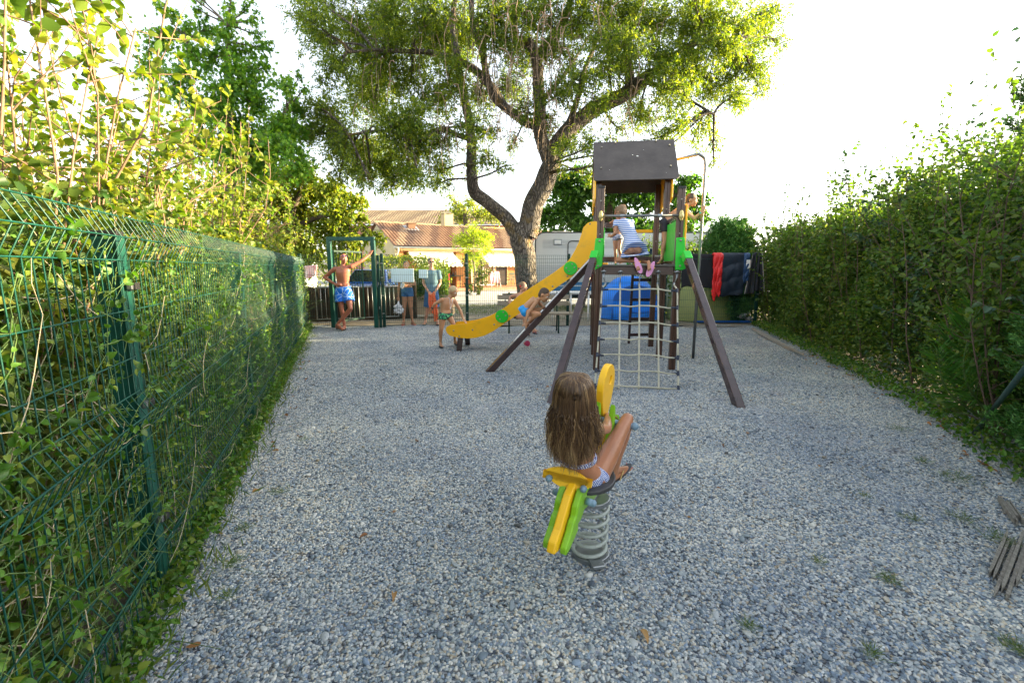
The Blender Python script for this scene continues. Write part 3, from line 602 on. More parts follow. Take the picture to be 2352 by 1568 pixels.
# ---- trees beyond the fence on the left
M_bk2 = mat('brown bark', (.07, .05, .04), .95, .3, 6, .8, 30, col2=(.14, .11, .08))
Ym = 12.8
lmb = [([P(535, 614, Ym)-Vector((0, 0, 1.5)), P(533, 520, Ym), P(530, 400, Ym), P(527, 300, Ym), P(525, 160, Ym), P(524, 110, Ym), P(522, 60, Ym)], [.20, .18, .15, .12, .09, .05, .03]),
       ([P(530, 420, Ym), P(570, 360, Ym), P(620, 300, Ym), P(660, 250, Ym)], [.09, .07, .05, .03]), ([P(530, 400, Ym), P(480, 330, Ym), P(440, 230, Ym), P(430, 100, Ym)], [.09, .07, .05, .03])]
bl = []
for u, v, r in [(520, 250, 55), (500, 200, 45), (450, 130, 40), (430, 60, 32), (470, 260, 50), (560, 200, 50), (600, 160, 42), (615, 110, 22), (560, 120, 34), (600, 250, 50), (650, 200, 34), (680, 260, 34), (640, 300, 50), (590, 340, 60), (520, 340, 60), (460, 340, 55), (660, 345, 44), (390, 200, 50), (370, 100, 46), (560, 300, 50),
                (380, 20, 26), (400, -40, 30), (590, 40, 18), (600, 80, 16), (578, 0, 16), (455, 20, 16), (448, -20, 16), (690, 170, 12), (668, 230, 20), (700, 200, 11), (535, 40, 14), (530, 0, 14), (690, 300, 30), (640, 350, 50), (700, 385, 40), (600, 390, 50), (660, 300, 44), (540, 160, 40), (480, 130, 34), (515, 90, 36), (525, 40, 26), (480, 70, 28), (420, 160, 36), (340, 160, 34)]:
    bl.append(pb(u, v, Ym+random.uniform(-1, 1), r))
blob_tree('maple_tree', 'tall maple with upright leafy shoots, beyond the shrubs on the left', (P(535, 614, Ym).x, Ym, 0), lmb, bl, L_maple, M_bk2, 560, .125, 'lobed', .95, 0, flat=1, twig_r=.012, droop=.7, cat='tree')
# yellow green walnut-like tree behind the gate
Yw = 17.5
lmb = [([P(640, 690, Yw), P(650, 600, Yw), P(660, 520, Yw), P(690, 440, Yw)], [.25, .2, .16, .08]), ([P(660, 530, Yw), P(730, 500, Yw), P(800, 490, Yw)], [.12, .08, .03]), ([P(650, 580, Yw), P(600, 500, Yw), P(560, 440, Yw)], [.12, .08, .04])]
bl = [pb(u, v, Yw+random.uniform(-1.2, 1.2), r) for u, v, r in [(650, 460, 60), (600, 420, 55), (560, 470, 60), (700, 430, 45), (740, 450, 44), (720, 500, 60), (780, 480, 40), (800, 520, 34), (760, 540, 50), (690, 560, 60), (640, 540, 60), (590, 560, 60), (540, 520, 60), (810, 560, 34), (850, 545, 22), (870, 560, 16), (720, 590, 40), (500, 470, 60), (520, 420, 50), (480, 540, 60), (830, 500, 18), (880, 545, 14), (780, 600, 34), (760, 425, 36), (700, 395, 42), (650, 395, 44), (820, 460, 30), (600, 360, 40), (790, 450, 30)]]
L_wal = leafmat('broad yellow green leaves', [(.10, .17, .02), (.16, .23, .025), (.22, .28, .03), (.26, .27, .05)], .45, (1.9, 1.8, .5))
blob_tree('broadleaf_tree', 'broad yellow green tree with hanging leaves, behind the gate and the blue car', (P(640, 690, Yw).x, Yw, 0), lmb, bl, L_wal, M_bk2, 480, .17, 'fold', .5, 0, droop=.8, twig_r=.012)
# far pale conifer-like tree tips above the roofs, dark tree behind the tower, lime tree by the terrace
Yk = 20.5
bl = [pb(u, v, Yk+random.uniform(-1, 1), r) for u, v, r in [(1300, 480, 50), (1350, 440, 50), (1290, 420, 44), (1420, 430, 50), (1480, 450, 44), (1250, 500, 30), (1330, 520, 40), (1400, 500, 50), (1450, 520, 50), (1540, 450, 44), (1580, 420, 34), (1600, 460, 30), (1560, 500, 40), (1500, 540, 40), (1590, 540, 34), (1330, 390, 24), (1275, 540, 20), (1600, 500, 30), (1375, 550, 40)]]
blob_tree('mulberry_tree', 'dense dark green mulberry behind the caravan roof', (P(1400, 660, Yk).x, Yk, 0), [([P(1400, 660, Yk), P(1400, 590, Yk), P(1398, 500, Yk), P(1410, 440, Yk)], [.3, .26, .18, .06]), ([P(1400, 560, Yk), P(1470, 500, Yk), P(1550, 450, Yk)], [.16, .1, .04]), ([P(1400, 560, Yk), P(1340, 500, Yk), P(1290, 440, Yk)], [.16, .1, .04])], bl,
          leafmat('mulberry leaves', [(.03, .09, .015), (.05, .13, .02), (.08, .17, .025)], .38, (1.9, 2, .5)), M_bk2, 560, .16, 'fold', .8, 0, droop=.6)
Yb = 36
bl = [pb(u, v, Yb+random.uniform(-1, 1), r) for u, v, r in [(1045, 480, 30), (1080, 470, 28), (1020, 500, 20), (1110, 490, 28), (1035, 450, 14), (1140, 500, 22), (1060, 500, 24)]]
blob_tree('plane_tree', 'light green tree rising behind the ridge and chimney of the tiled bungalow', (P(1070, 660, Yb).x, Yb, 0), [([P(1070, 655, Yb), P(1070, 560, Yb), P(1068, 480, Yb)], [.3, .25, .1])], bl, L_wal, M_bk2, 200, .26, 'blade', .4, 0)
Yl = 25
M_pale = mat('pale bark', (.35, .28, .18), .9, .2, 6)
bl = [pb(u, v, Yl+random.uniform(-.5, .5), r) for u, v, r in [(1085, 545, 30), (1060, 560, 24), (1110, 560, 24), (1085, 520, 18), (1050, 545, 16), (1125, 545, 18), (1100, 585, 24), (1070, 585, 22), (1120, 575, 18), (1100, 540, 26), (1060, 545, 22), (1088, 610, 18)]]
blob_tree('young_tree', 'small bright lime green tree with a thin pale trunk in front of the terrace', (P(1091, 672, Yl).x, Yl, 0), [([P(1091, 672, Yl), P(1091, 640, Yl), P(1089, 600, Yl), P(1086, 560, Yl)], [.07, .06, .05, .03])], bl, L_lime, M_pale, 520, .13, 'blade', .45, 0, droop=.5)
p0 = P(1093, 668, Yl-.1)
shrub('laurel_bush', (p0.x, p0.y, 0), 1.9, .55, 9, 12, 12, .11, L_left2, 'narrow green bush climbing round the thin pale trunk by the terrace', kind='fold', aspect=.6, twl=.35, cat='bush')
p0 = P(903, 675, 23.5); shrub('hedge_bush', (p0.x, p0.y, 0), 2.25, .7, 14, 14, 12, .09, L_left2, 'clipped dark bush at the corner of the bungalow behind the wide notice board', kind='fold', aspect=.7, twl=.35, cat='bush')
p0 = P(935, 675, 24); shrub('hedge_bush', (p0.x, p0.y, 0), 2.1, .5, 9, 12, 12, .09, L_wal, 'yellowish bush in front of the terrace, behind the young woman', kind='fold', aspect=.7, twl=.35, cat='bush')
p0 = P(1010, 675, 24); shrub('hedge_bush', (p0.x, p0.y, 0), 2.0, .6, 10, 12, 12, .09, L_wal, 'sunlit yellow bush under the awning, behind the man in the blue tee shirt', kind='fold', aspect=.7, twl=.35, cat='bush')
# clipped hedge behind the car
def block_leaves(name, c, dims, n, ls, m, label, kind='fold', cat=None, kd=None):
    p = RNG.uniform(-.5, .5, (n, 3)); k = RNG.integers(0, 3, n); sg = np.where(RNG.random(n) < .5, -.5, .5); p[np.arange(n), k] = sg+RNG.normal(0, .03, n)
    V, F = leaves(p*np.array(dims)+np.array(c), RNG.normal(size=(n, 3)), RNG.uniform(.6, 1.1, n)*ls, kind, .7); o = mesh_np(name, V, F, m); props(o, label, cat, None, kd); return o
c = P(800, 560, 20); block_leaves('clipped_hedge', (c.x-1.2, 20.5, .95), (9, 1.2, 1.9), 9000, .11, L_wal, 'clipped yellow green hedge behind the blue car', cat='hedge')
# ---- hedge on the right
HY = [12.2, 11.0, 9.8, 8.6, 7.5, 6.4, 5.4, 4.5, 3.7, 2.9, 2.1, 1.3]
HT = [2.7, 2.65, 2.7, 2.75, 2.85, 3.05, 3.2, 3.1, 2.9, 2.6, 2.6, 2.6]
HL = ['farthest bush of the long right hand hedge, beside the jacket on the fence', 'second bush from the far end of the right hand hedge', 'third bush from the far end of the right hand hedge', 'fourth bush from the far end of the right hand hedge, bare brown stems showing', 'middle bush of the right hand hedge, before the tallest shoots',
      'bush of the right hand hedge level with the front strut of the tower', 'bush of the right hand hedge under the tallest thin shoots', 'leggy bush of the right hand hedge, left of the palm frond', 'bush of the right hand hedge just behind the palm frond', 'grey leaved bush between the palm frond and the leaning pole', 'hedge bush at the right edge of the photo, above the old timbers', 'nearest hedge bush at the lower right corner']
for i, (y, h) in enumerate(zip(HY, HT)):
    ls = .075 if y > 7 else .058; lmx = L_hedge if i not in (6, 9) else L_blue
    if i == 9: lmx = L_blue
    dens = 17 if y > 7 else 19
    shrub('hedge_shrub', (hx(y)+.75, y, 0), h, 1.0, 15, dens, 14, ls, lmx, HL[i], lean=(-.04, 0), kind='fold' if y > 5 else 'round', aspect=.72, twl=.55, group='shrubs of the right hand hedge', whip=4 if y > 7 else 7, wr=.9)
# second, denser row behind, which closes the hedge
for i, y in enumerate([13.2, 11.2, 9.4, 7.4, 5.6, 3.8, 2.0, .3]):
    shrub('hedge_shrub', (hx(y)+2.1, y, 0), [2.9, 2.75, 2.8, 2.9, 3.1, 3.1, 2.9, 2.9][i], 1.6, 16, 16, 13, .09, L_hedge,
          ['back row hedge shrub beyond the draped sleeping bag', 'back row hedge shrub, second from the far end', 'back row hedge shrub, third from the far end', 'back row hedge shrub, behind the middle of the hedge', 'tall back row hedge shrub rising behind the leggy bush', 'back row hedge shrub behind the palm frond', 'back row hedge shrub behind the leaning pole', 'back row hedge shrub outside the lower right corner'][i], aspect=.75, twl=.7, group='back row of the right hand hedge', whip=3, wr=.9)
thicket('hedge_undergrowth', lambda y: hx(y)+.1, .5, 12.3, 90000, (.15, 1.5), 2.35, .05, L_dark, 'dark leaves and shade-loving plants along the foot of the right hand hedge')  # filler leaves; their dark colour paints the shade within the hedge
thicket('ground_ivy', lambda y: hx(y)-.12, .5, 12.2, 5000, (-.12, .25), .12, .045, L_creep, 'ivy creeping from the hedge on to the edge of the gravel', 0, 'round')
def hedge_h(y): return float(np.interp(y, HY[::-1], HT[::-1]))
for nm, lm_, off, n_, lab in (('hedge_leaves', L_hedge, (.02, .75), 62000, 'dense mid green face of leaves along the right hand hedge'), ('hedge_leaves', L_hedge, (.7, 2.4), 50000, 'leafy top and core of the right hand hedge')):
    y = RNG.uniform(.3, 12.6, n_); hh = np.array([hedge_h(t) for t in y])*(.86+.07*np.sin(y*3.1)+.05*np.sin(y*7.7)); o_ = RNG.uniform(*off, n_); z = RNG.random(n_)**.8*hh; x = np.array([hx(t) for t in y])+o_+.12*np.sin(y*2.3+z*2)+(z/3)*.12
    V, F = leaves(np.stack([x, y, z], 1), RNG.normal(size=(n_, 3)), RNG.uniform(.6, 1.2, n_)*np.where(y < 6, .048, .06), 'fold', .72, .5)
    o = mesh_np(nm, V, F, lm_); props(o, lab, None, None, 'stuff')
# conifers
def conifer(name, base, h, r, n, ls, label, m=L_coni, pw=.6, zlo=0):
    """upright feathery clumps all over a cone, each clump a fan of sprays"""
    base = np.array(base, float); root = thing(name, label, 'conifer', tuple(base)); k = max(60, n//130); cr = .62*ls*4.2
    t = RNG.random(k)**.8; a = RNG.uniform(0, 2*math.pi, k); rr = r*(1-t)**pw*np.minimum(1, .6+t*4)*RNG.uniform(.72, 1.12, k)
    c = np.stack([np.cos(a)*rr, np.sin(a)*rr, zlo+t*(h-zlo)*.97], 1); ax = unit(np.stack([np.cos(a)*.75, np.sin(a)*.75, np.full(k, .8)], 1)+RNG.normal(0, .25, (k, 3)))
    q = n//k; T = RNG.random((k, q, 1)); p = c[:, None, :]+ax[:, None, :]*(T-.3)*cr*1.7+RNG.normal(0, 1, (k, q, 3))*cr*.36*(1.1-T)
    d = ax[:, None, :]*.8+RNG.normal(0, .5, (k, q, 3)); V, F = leaves(p.reshape(-1, 3), d.reshape(-1, 3), RNG.uniform(.5, 1.2, k*q)*ls, 'blade', .24, 0); mesh_np('foliage', V, F, m, root)
    nn = n//3; t = RNG.random(nn); a = RNG.uniform(0, 6.283, nn); rr = r*(1-t)**pw*RNG.uniform(.3, .8, nn); V, F = leaves(np.stack([np.cos(a)*rr, np.sin(a)*rr, t*h*.95], 1), RNG.normal(size=(nn, 3)), np.full(nn, ls*1.6), 'blade', .5, 0); mesh_np('inner_foliage', V, F, L_dark, root)
    V, F = tubes_np([(np.array([(0, 0, 0), (0, 0, h*.5), (0, 0, h*.92)]), np.array([r*.12, r*.08, .01]))], 8); mesh_np('trunk', V, F, M_bk2, root); return root
conifer('cypress', (4.42, 2.95, 0), 2.75, .74, 90000, .045, 'bright green cypress bush crowding the right edge of the photo', pw=.35)
conifer('cypress', (5.0, 3.75, 0), 2.8, .7, 50000, .045, 'second green cypress bush just behind the first at the right edge', pw=.35)
conifer('cypress', (13.9, 12.2, 0), 8.3, 1.25, 26000, .16, 'tall dark cypress standing far behind the hedge, cut by the right edge of the photo', m=L_dark, pw=.5)
conifer('cypress', (6.2, 13.3, 0), 2.8, .95, 60000, .09, 'rounded green cypress bush behind the draped sleeping bag', pw=.45)
c = P(1600, 600, 15.5); shrub('hedge_bush', (c.x, 15.5, 0), 2.3, .8, 12, 14, 12, .085, L_wal, 'sunlit yellow bush glimpsed between the tower and the steel pole', kind='fold', aspect=.7, twl=.4, cat='bush')
for x, y, h, lab in ((7.6, 13.6, 2.75, 'dense hedge bush behind the dark jacket at the far right corner'), (5.0, 14.6, 2.5, 'dense hedge bush between the steel pole and the rounded cypress'), (8.3, 15.2, 2.9, 'farthest hedge bush seen above the draped sleeping bag')):
    shrub('hedge_bush', (x, y, 0), h, 1.1, 16, 18, 15, .085, L_hedge, lab, kind='fold', aspect=.72, twl=.6, cat='bush', wr=.9)
# unseen trees, added beyond the hedge to shade the pitch and the caravan
for i, (x, y, h, r) in enumerate([(11.5, 13.5, 4.2, 1.9), (13.5, 17.5, 4.4, 2.0), (15.5, 20.5, 4.6, 1.9)]):
    bl = [(Vector((x+random.uniform(-r, r)*.7, y+random.uniform(-r, r)*.8, h-1.6+random.uniform(-.7, .7))), r*.55) for k in range(9)]
    blob_tree('olive_tree', ['rounded tree beyond the hedge, behind the sleeping bag end of it', 'second rounded tree beyond the hedge', 'third rounded tree beyond the hedge, the farthest'][i], (x, y, 0), [([(x, y, 0), (x+.1, y, 1.2), (x, y+.1, 2.4)], [.2, .16, .08])], bl, L_hedge, M_bk2, 120, .12, 'fold', .6, 0, group='rounded trees beyond the hedge')
# palm
L_palm = leafmat('palm leaflets', [(.035, .11, .02), (.05, .15, .025), (.07, .18, .03)], .3)
pr = thing('palm', 'young palm frond fanning out of the hedge at the right', 'palm', (4.45, 4.05, 0))
def frond(tip, mid, n=46, ll=.42):
    b0 = Vector((4.5, 4.0, .02)); q = spl([b0, mid, tip], 20); V_, D_, S_ = [], [], []
    m = MB(); m.tube(q, [.010*(1-i/len(q))+.002 for i in range(len(q))], 6); m.build('midrib', M_gstem, pr, smooth=True)
    for i in range(n):
        t = .28+.72*i/n; k = t*(len(q)-1); a = q[int(k)]; tg = (q[min(int(k)+1, len(q)-1)]-q[int(k)-1]).normalized()
        for sg in (-1, 1):
            sd = Vector((1, .25, 0))*sg; V_.append(a); D_.append(tg*.62+sd*.85+Vector((0, 0, -.12))); S_.append(ll*math.sin(math.pi*(.15+.8*(1-t)))*random.uniform(.9, 1.1)+.05)
    V, F = leaves(np.array([tuple(v) for v in V_]), np.array([tuple(v) for v in D_]), np.array(S_), 'blade', .055, .2); mesh_np('leaflets', V-np.array(pr.location), F, L_palm, pr)
frond(P(2245, 700, 4.0), P(2215, 860, 3.95)); frond(P(2150, 800, 3.85), P(2180, 900, 3.9), 34, .32); frond(P(2310, 760, 4.3), P(2250, 880, 4.15), 34, .32)
# things on the ground
M_pole = mat('painted green tube', (.02, .06, .055), .45, .3, 8, dirt=.4)
a, b = G(2238, 995, .02), P(2352, 850, 2.95); b = a+(b-a)*1.35
m = MB(); m.cyl(a, b, .018, n=10); o = m.build('metal_pole', M_pole, None, smooth=True); props(o, 'dark green metal pole leaning into the hedge at the right edge', 'pole')
M_old = mat('weathered timber', (.34, .31, .26), .95, .3, 6, 1.0, 60, col2=(.58, .54, .47), stretch=(14, 1.5, 14), dirt=.3)
def timber(a, b, w, h, lab, m=M_old):
    a, b = Vector(a), Vector(b); q = MB(); d = (b-a); L = d.length; n = 24; nx = Vector((d.y, -d.x, 0)).normalized()
    nd = d.normalized()
    for k in range(6):                           # split, ragged slivers of the rotten timber
        o0 = (k-2.5)/6*w; s0, s1 = random.uniform(0, .22), random.uniform(.74, 1.0); ww = w/6*random.uniform(.7, 1.1); sk = random.uniform(-.006, .006); z0 = h+random.uniform(-.004, .010); pl2 = []
        for t, e in ((s0, .1), (s0+.05, .8), ((s0+s1)/2, 1), (s1-.06, .9), (s1, .15)): pl2.append((t*L, ww*.5*e*random.uniform(.85, 1.1)))
        poly = pl2+[(x, -y_) for x, y_ in reversed(pl2)]; q.prism(poly, a+nx*(o0+sk)+Vector((0, 0, z0)), nd, nx, Z, .030)
    o = q.build('garden_timber', m); props(o, lab, 'timber', 'old timber edging'); return o
timber(G(2348, 1215), G(2288, 1372), .11, -.006, 'weathered split timber edging half sunk in the gravel at the lower right')
timber(G(2300, 1140), G(2345, 1205), .06, -.006, 'grey timber end just above the split timber at the right edge')
timber(G(1722, 752), G(1850, 822), .09, .015, 'long grey edging board lying on the gravel near the far right corner')
timber(G(1560, 751), G(1722, 749), .05, .012, 'thin edging board at the foot of the back fence below the green tent')
# weeds in the gravel
wd = [(2065, 985, 16), (2190, 1095, 34), (2040, 1330, 18), (2330, 1060, 20), (2090, 1190, 14), (1990, 1140, 10), (2210, 1190, 22), (2300, 1240, 26), (1720, 1440, 12), (2000, 1500, 14), (540, 1290, 16), (520, 1370, 14), (640, 1130, 16), (2340, 1490, 24), (560, 1215, 14), (700, 1010, 8), (1880, 1290, 8), (2120, 1060, 12)]
for i, (u, v, r) in enumerate(wd):
    p = G(u, v); n = r*8; R0 = r/FOC*p.y*.7
    pts = np.stack([p.x+RNG.normal(0, R0, n), p.y+RNG.normal(0, R0, n), np.full(n, p.z)], 1); d = unit(np.concatenate([RNG.normal(0, 1.1, (n, 2)), np.full((n, 1), .7)], 1))
    V, F = leaves(pts-np.array(p), d, RNG.uniform(.4, 1.1, n)*.058, 'blade', .05, 0); o = mesh_np('weed_tuft', V, F, M_grass); o.location = p
    props(o, ('thin grass tuft' if r < 20 else 'wide grass patch')+' on the gravel, '+['below the leaning pole', 'largest, at the right side', 'low at the right, left of the split timber', 'at the right edge by the ivy', 'at the right, in open gravel', 'small, right of the rider', 'above the split timber', 'touching the split timber', 'near the bottom, right of the spring', 'near the bottom right, in the pebbles', 'beside the green fence, above another', 'beside the green fence near the bottom', 'beside the middle of the green fence', 'in the lower right corner', 'under the second fence panel', 'small, by the far part of the green fence', 'tiny, in the middle of the right half', 'at the right, left of the ivy'][i], 'weed', 'weeds in the gravel')
L_dry = leafmat('dry leaf', [(.30, .13, .04), (.22, .10, .04), (.38, .22, .08), (.16, .08, .04)], .2)
pts = [(hx(y)-RNG.uniform(-.05, .45)**1, y) for y in RNG.uniform(2, 8, 90)]+[(fx(y)+RNG.uniform(.05, .5), y) for y in RNG.uniform(1.2, 8, 40)]+[(RNG.uniform(-1, 3), RNG.uniform(1.2, 6)) for _ in range(26)]
pts = np.array([(x, y, gz(x, y)+.022) for x, y in pts]); V, F = leaves(pts, np.concatenate([RNG.normal(size=(len(pts), 2)), RNG.uniform(-.1, .3, (len(pts), 1))], 1), RNG.uniform(.025, .06, len(pts)), 'round', .6, 1.5)
o = mesh_np('dry_leaves', V, F, L_dry); props(o, 'fallen brown leaves scattered on the gravel', None, None, 'stuff')
# ================================================================ buildings
def tile_mat(name, cs):
    m = bpy.data.materials.new(name); m.use_nodes = True; nt = m.node_tree; b = nt.nodes['Principled BSDF']
    at = N(nt, 'Attribute'); at.attribute_name = 'tile'; rp = N(nt, 'ValToRGB'); rp.color_ramp.interpolation = 'CONSTANT'; e = rp.color_ramp.elements
    while len(e) < len(cs): e.new(.5)
    for i, c in enumerate(cs): e[i].position = i/len(cs); e[i].color = (*c, 1)
    nt.links.new(at.outputs['Fac'], rp.inputs[0]); tc = N(nt, 'TexCoord'); no = N(nt, 'TexNoise'); no.inputs['Scale'].default_value = 9; nt.links.new(tc.outputs['Object'], no.inputs['Vector'])
    r2 = N(nt, 'ValToRGB'); r2.color_ramp.elements[0].color = (.55, .55, .55, 1); r2.color_ramp.elements[1].color = (1.25, 1.2, 1.1, 1); nt.links.new(no.outputs[0], r2.inputs[0])
    mx = N(nt, 'MixRGB', blend_type='MULTIPLY'); mx.inputs[0].default_value = 1; nt.links.new(rp.outputs[0], mx.inputs[1]); nt.links.new(r2.outputs[0], mx.inputs[2])
    nt.links.new(mx.outputs[0], b.inputs['Base Color']); b.inputs['Roughness'].default_value = .9; return m
M_tile = tile_mat('clay tiles', [(.23, .125, .075), (.30, .17, .10), (.19, .11, .075), (.33, .21, .135), (.25, .16, .11), (.16, .10, .075), (.36, .25, .16)])
M_tile2 = tile_mat('pale clay tiles', [(.33, .25, .155), (.38, .29, .18), (.30, .22, .14), (.42, .32, .20), (.27, .20, .13)])
def tiled(name, o, du, dv, nu, nv, m, parent, amp=.062, wave=8):
    """pantile slope: o corner, du along the eave, dv up the slope"""
    o, du, dv = Vector(o), Vector(du), Vector(dv); n = du.cross(dv).normalized(); n = n if n.z > 0 else -n
    vs, fs, tv = [], [], []
    for j in range(nv):
        for jj, (t, lift) in enumerate(((j/nv, .03), ((j+1)/nv, 0.0))):
            for i in range(nu*wave+1):
                s = i/(nu*wave); h = amp*abs(math.sin(math.pi*i/wave))**.7 if i % wave else -.01
                vs.append(o+du*s+dv*t+n*(h+lift))
    W = nu*wave+1
    for j in range(nv):
        r0 = 2*j*W
        for i in range(nu*wave): fs.append([r0+i, r0+i+1, r0+W+i+1, r0+W+i]); tv.append(((i//wave)*7919+j*104729) % 997/997)
        if j: 
            for i in range(nu*wave): fs.append([r0-W+i, r0-W+i+1, r0+i+1, r0+i]); tv.append(((i//wave)*7919+j*104729) % 997/997)
    ob = mk(name, vs, fs, m, parent); a = ob.data.attributes.new('tile', 'FLOAT', 'FACE'); a.data.foreach_set('value', tv); return ob
M_cream = mat('cream render', (.42, .35, .20), .9, .08, 2, .15, 90); M_orange = mat('ochre orange render', (.46, .20, .06), .9, .1, 2, .15, 90)
M_pink = mat('pink render', (.40, .19, .13), .9, .06, 2); M_wood = mat('varnished fascia', (.50, .28, .12), .6, .15, 6, stretch=(2, 2, 12))
M_awn = mat('cream canvas', (.72, .68, .52), .85, .05, 3); M_darkin = mat('dark interior', (.035, .02, .015), .8, .3, 2)
M_white = mat('white paint', (.75, .75, .73), .45, .05, 3); M_curt = mat('beige curtain', (.42, .34, .22), .9, .1, 5); M_terra = mat('terracotta floor', (.36, .18, .10), .7, .12, 8)
M_glass = mat('window glass', (.02, .03, .04), .06, .1, 2, spec=.8); M_redp = mat('red plastic', (.55, .03, .03), .4, .05); M_gplast = mat('green plastic', (.03, .10, .07), .4, .1)
th = R(32); hd = Vector((math.cos(th), math.sin(th), 0)); hn = Vector((math.sin(th), -math.cos(th), 0)); hA = Vector((P(907, 560, 28).x, 28, 0)); Z = Vector((0, 0, 1))
hs_ = thing('bungalow', 'low bungalow with clay tiled roof, ochre walls and two cream awnings over its terrace', 'house', hA)
Lh, Dh, ze, zr = 15.5, 7.4, 2.78, 4.42
def hp(s, b, z): return hA+hd*s-hn*b+Z*z                 # along the facade, into the house, up
def su(u, v): q = hit(u, v, hA, hn); return (q-hA).dot(hd), q.z
def hbox(mb, s0, s1, b0, b1, z0, z1):
    c = hp((s0+s1)/2, (b0+b1)/2, (z0+z1)/2); mb.box(c, (abs(s1-s0), abs(b1-b0), abs(z1-z0)), Matrix((hd, -hn, Z)).transposed()); return mb
sA = [su(u, 640)[0] for u in (916, 953, 1020, 1048, 1072, 1105, 1158, 1186)]   # openings
m = MB(); hbox(m, 0, .22, 0, Dh, 0, ze); m.add([hp(0, 0, ze), hp(0, Dh, ze), hp(0, Dh/2, zr-.1), hp(.22, 0, ze), hp(.22, Dh, ze), hp(.22, Dh/2, zr-.1)], [(0, 1, 2), (5, 4, 3), (0, 2, 5, 3), (1, 4, 5, 2)])
m.build('gable_wall', M_cream, hs_)
m = MB(); hbox(m, .22, Lh, 1.6, 1.8, 0, ze); m.build('wall', M_orange, hs_)
m = MB(); hbox(m, .22, Lh, Dh-.2, Dh, 0, ze); m.build('rear_wall', M_cream, hs_)
m = MB(); hbox(m, .3, Lh, -.1, .12, ze-.30, ze-.02); m.build('fascia', M_wood, hs_)
for s0, s1 in ((.22, .5), (su(1048, 640)[0], su(1074, 640)[0]), (Lh-.3, Lh)):
    m = MB(); hbox(m, s0, s1, -.02, 1.6, .22, ze-.3); m.build('pillar_wall', M_orange, hs_)
m = MB(); hbox(m, .0, Lh, -.9, 1.6, 0, .2); m.build('terrace', M_terra, hs_)
for s0, s1 in ((su(918, 640)[0], su(950, 640)[0]), (su(1018, 640)[0], su(1046, 640)[0]), (su(1164, 640)[0], su(1190, 640)[0])):
    m = MB(); hbox(m, s0, s1, 1.55, 1.58, .22, 2.3); o = m.build('doorway', M_darkin, hs_)
    m = MB(); hbox(m, s0-.06, s0, 1.50, 1.58, .22, 2.36); hbox(m, s1, s1+.06, 1.50, 1.58, .22, 2.36); hbox(m, s0-.06, s1+.06, 1.50, 1.58, 2.3, 2.36); m.build('door_frame', M_wood, o)
s0, s1 = su(1106, 640)[0], su(1158, 640)[0]
o = MB(); hbox(o, s0, s1, 1.52, 1.57, .22, 2.2); o = o.build('patio_door', M_glass, hs_)
m = MB(); n = 60
for k in (0, 1):
    a0, a1 = (s0+.05, s0+(s1-s0)*.44) if k == 0 else (s0+(s1-s0)*.55, s1-.05)
    m.grid(lambda q, t: hp(a0+(a1-a0)*q, 1.46+.025*math.sin(q*34), .28+1.85*t), 60, 1)
m.build('curtain', M_curt, o)
m = MB()
for s in (s0, (s0+s1)/2, s1): hbox(m, s-.035, s+.035, 1.40, 1.5, .22, 2.26)
hbox(m, s0, s1, 1.405, 1.495, 2.2, 2.27); hbox(m, s0, s1, 1.405, 1.495, .22, .3); m.build('door_frame', M_white, o)
e0 = hp(-.15, -.35, ze-.05); tiled('roof', e0, hd*(Lh+.3), (hp(0, Dh/2, zr)-hp(0, -.35, ze-.05)), 72, 11, M_tile, hs_)
tiled('roof', hp(-.15, Dh+.35, ze-.05), hd*(Lh+.3), (hp(0, Dh/2, zr)-hp(0, Dh+.35, ze-.05)), 72, 4, M_tile, hs_, wave=4)
m = MB()
for k in range(38): s = -.15+k*.42; m.cyl(hp(s, Dh/2, zr+.03+.02*(k % 2)), hp(s+.44, Dh/2, zr+.03+.02*(k % 2)), .10, n=8)
m.build('ridge_tiles', M_tile2, hs_)
m = MB(); m.tube([hp(-.2, -.42, ze-.10), hp(Lh+.2, -.42, ze-.10)], .065, 8); m.build('gutter', mat('cream zinc', (.60, .57, .47), .5, .06), hs_, smooth=True)
m = MB(); m.tube(spl([hp(.05, -.42, ze-.12), hp(.05, -.42, ze-.35), hp(.02, -.12, ze-.62), hp(.02, -.10, ze-.9), hp(.02, -.10, .1)], 4), .05, 8); m.build('downpipe', MATS['cream zinc'], hs_, smooth=True)
c = P(1025, 505, 30.8); m = MB(); m.box((c.x, 31.2, 4.6), (.62, .6, .8), th); m.add([Vector((c.x, 31.2, 0))+Vector((sx*.36, sy*.36, z)) for z, k in ((5.0, 1), (5.12, .6)) for sx, sy in ((-k, -k), (k, -k), (k, k), (-k, k))], [(0, 1, 5, 4), (1, 2, 6, 5), (2, 3, 7, 6), (3, 0, 4, 7), (4, 5, 6, 7)]); m.build('chimney', M_cream, hs_)
q = hit(944, 524, hp(0, 0, ze), (hn*.42+Z*.9).normalized()); m = MB(); m.box(q+Z*.12, (.50, .4, .3), th); m.box(q+Z*.30, (.6, .5, .06), th); o = m.build('roof_vent', M_tile, hs_); m = MB(); m.box(q-Z*.02, (.9, .8, .10), Matrix((hd, (-hn*.9+Z*.42).normalized(), (hn*.42+Z*.9).normalized())).transposed()); m.build('flashing', mat('aluminium flashing', (.6, .62, .65), .35, .2, 8, metal=.6), o)
m = MB(); q = hp(0, .9, 2.15); m.tube([q, q-hd*.12+Z*.1, q-hd*.25], .012, 6); m.tube([q-hd*.25, q-hd*.25-Z*.1], [.03, .10], 10); m.build('wall_lamp', mat('dark lamp metal', (.03, .04, .04), .5), hs_)
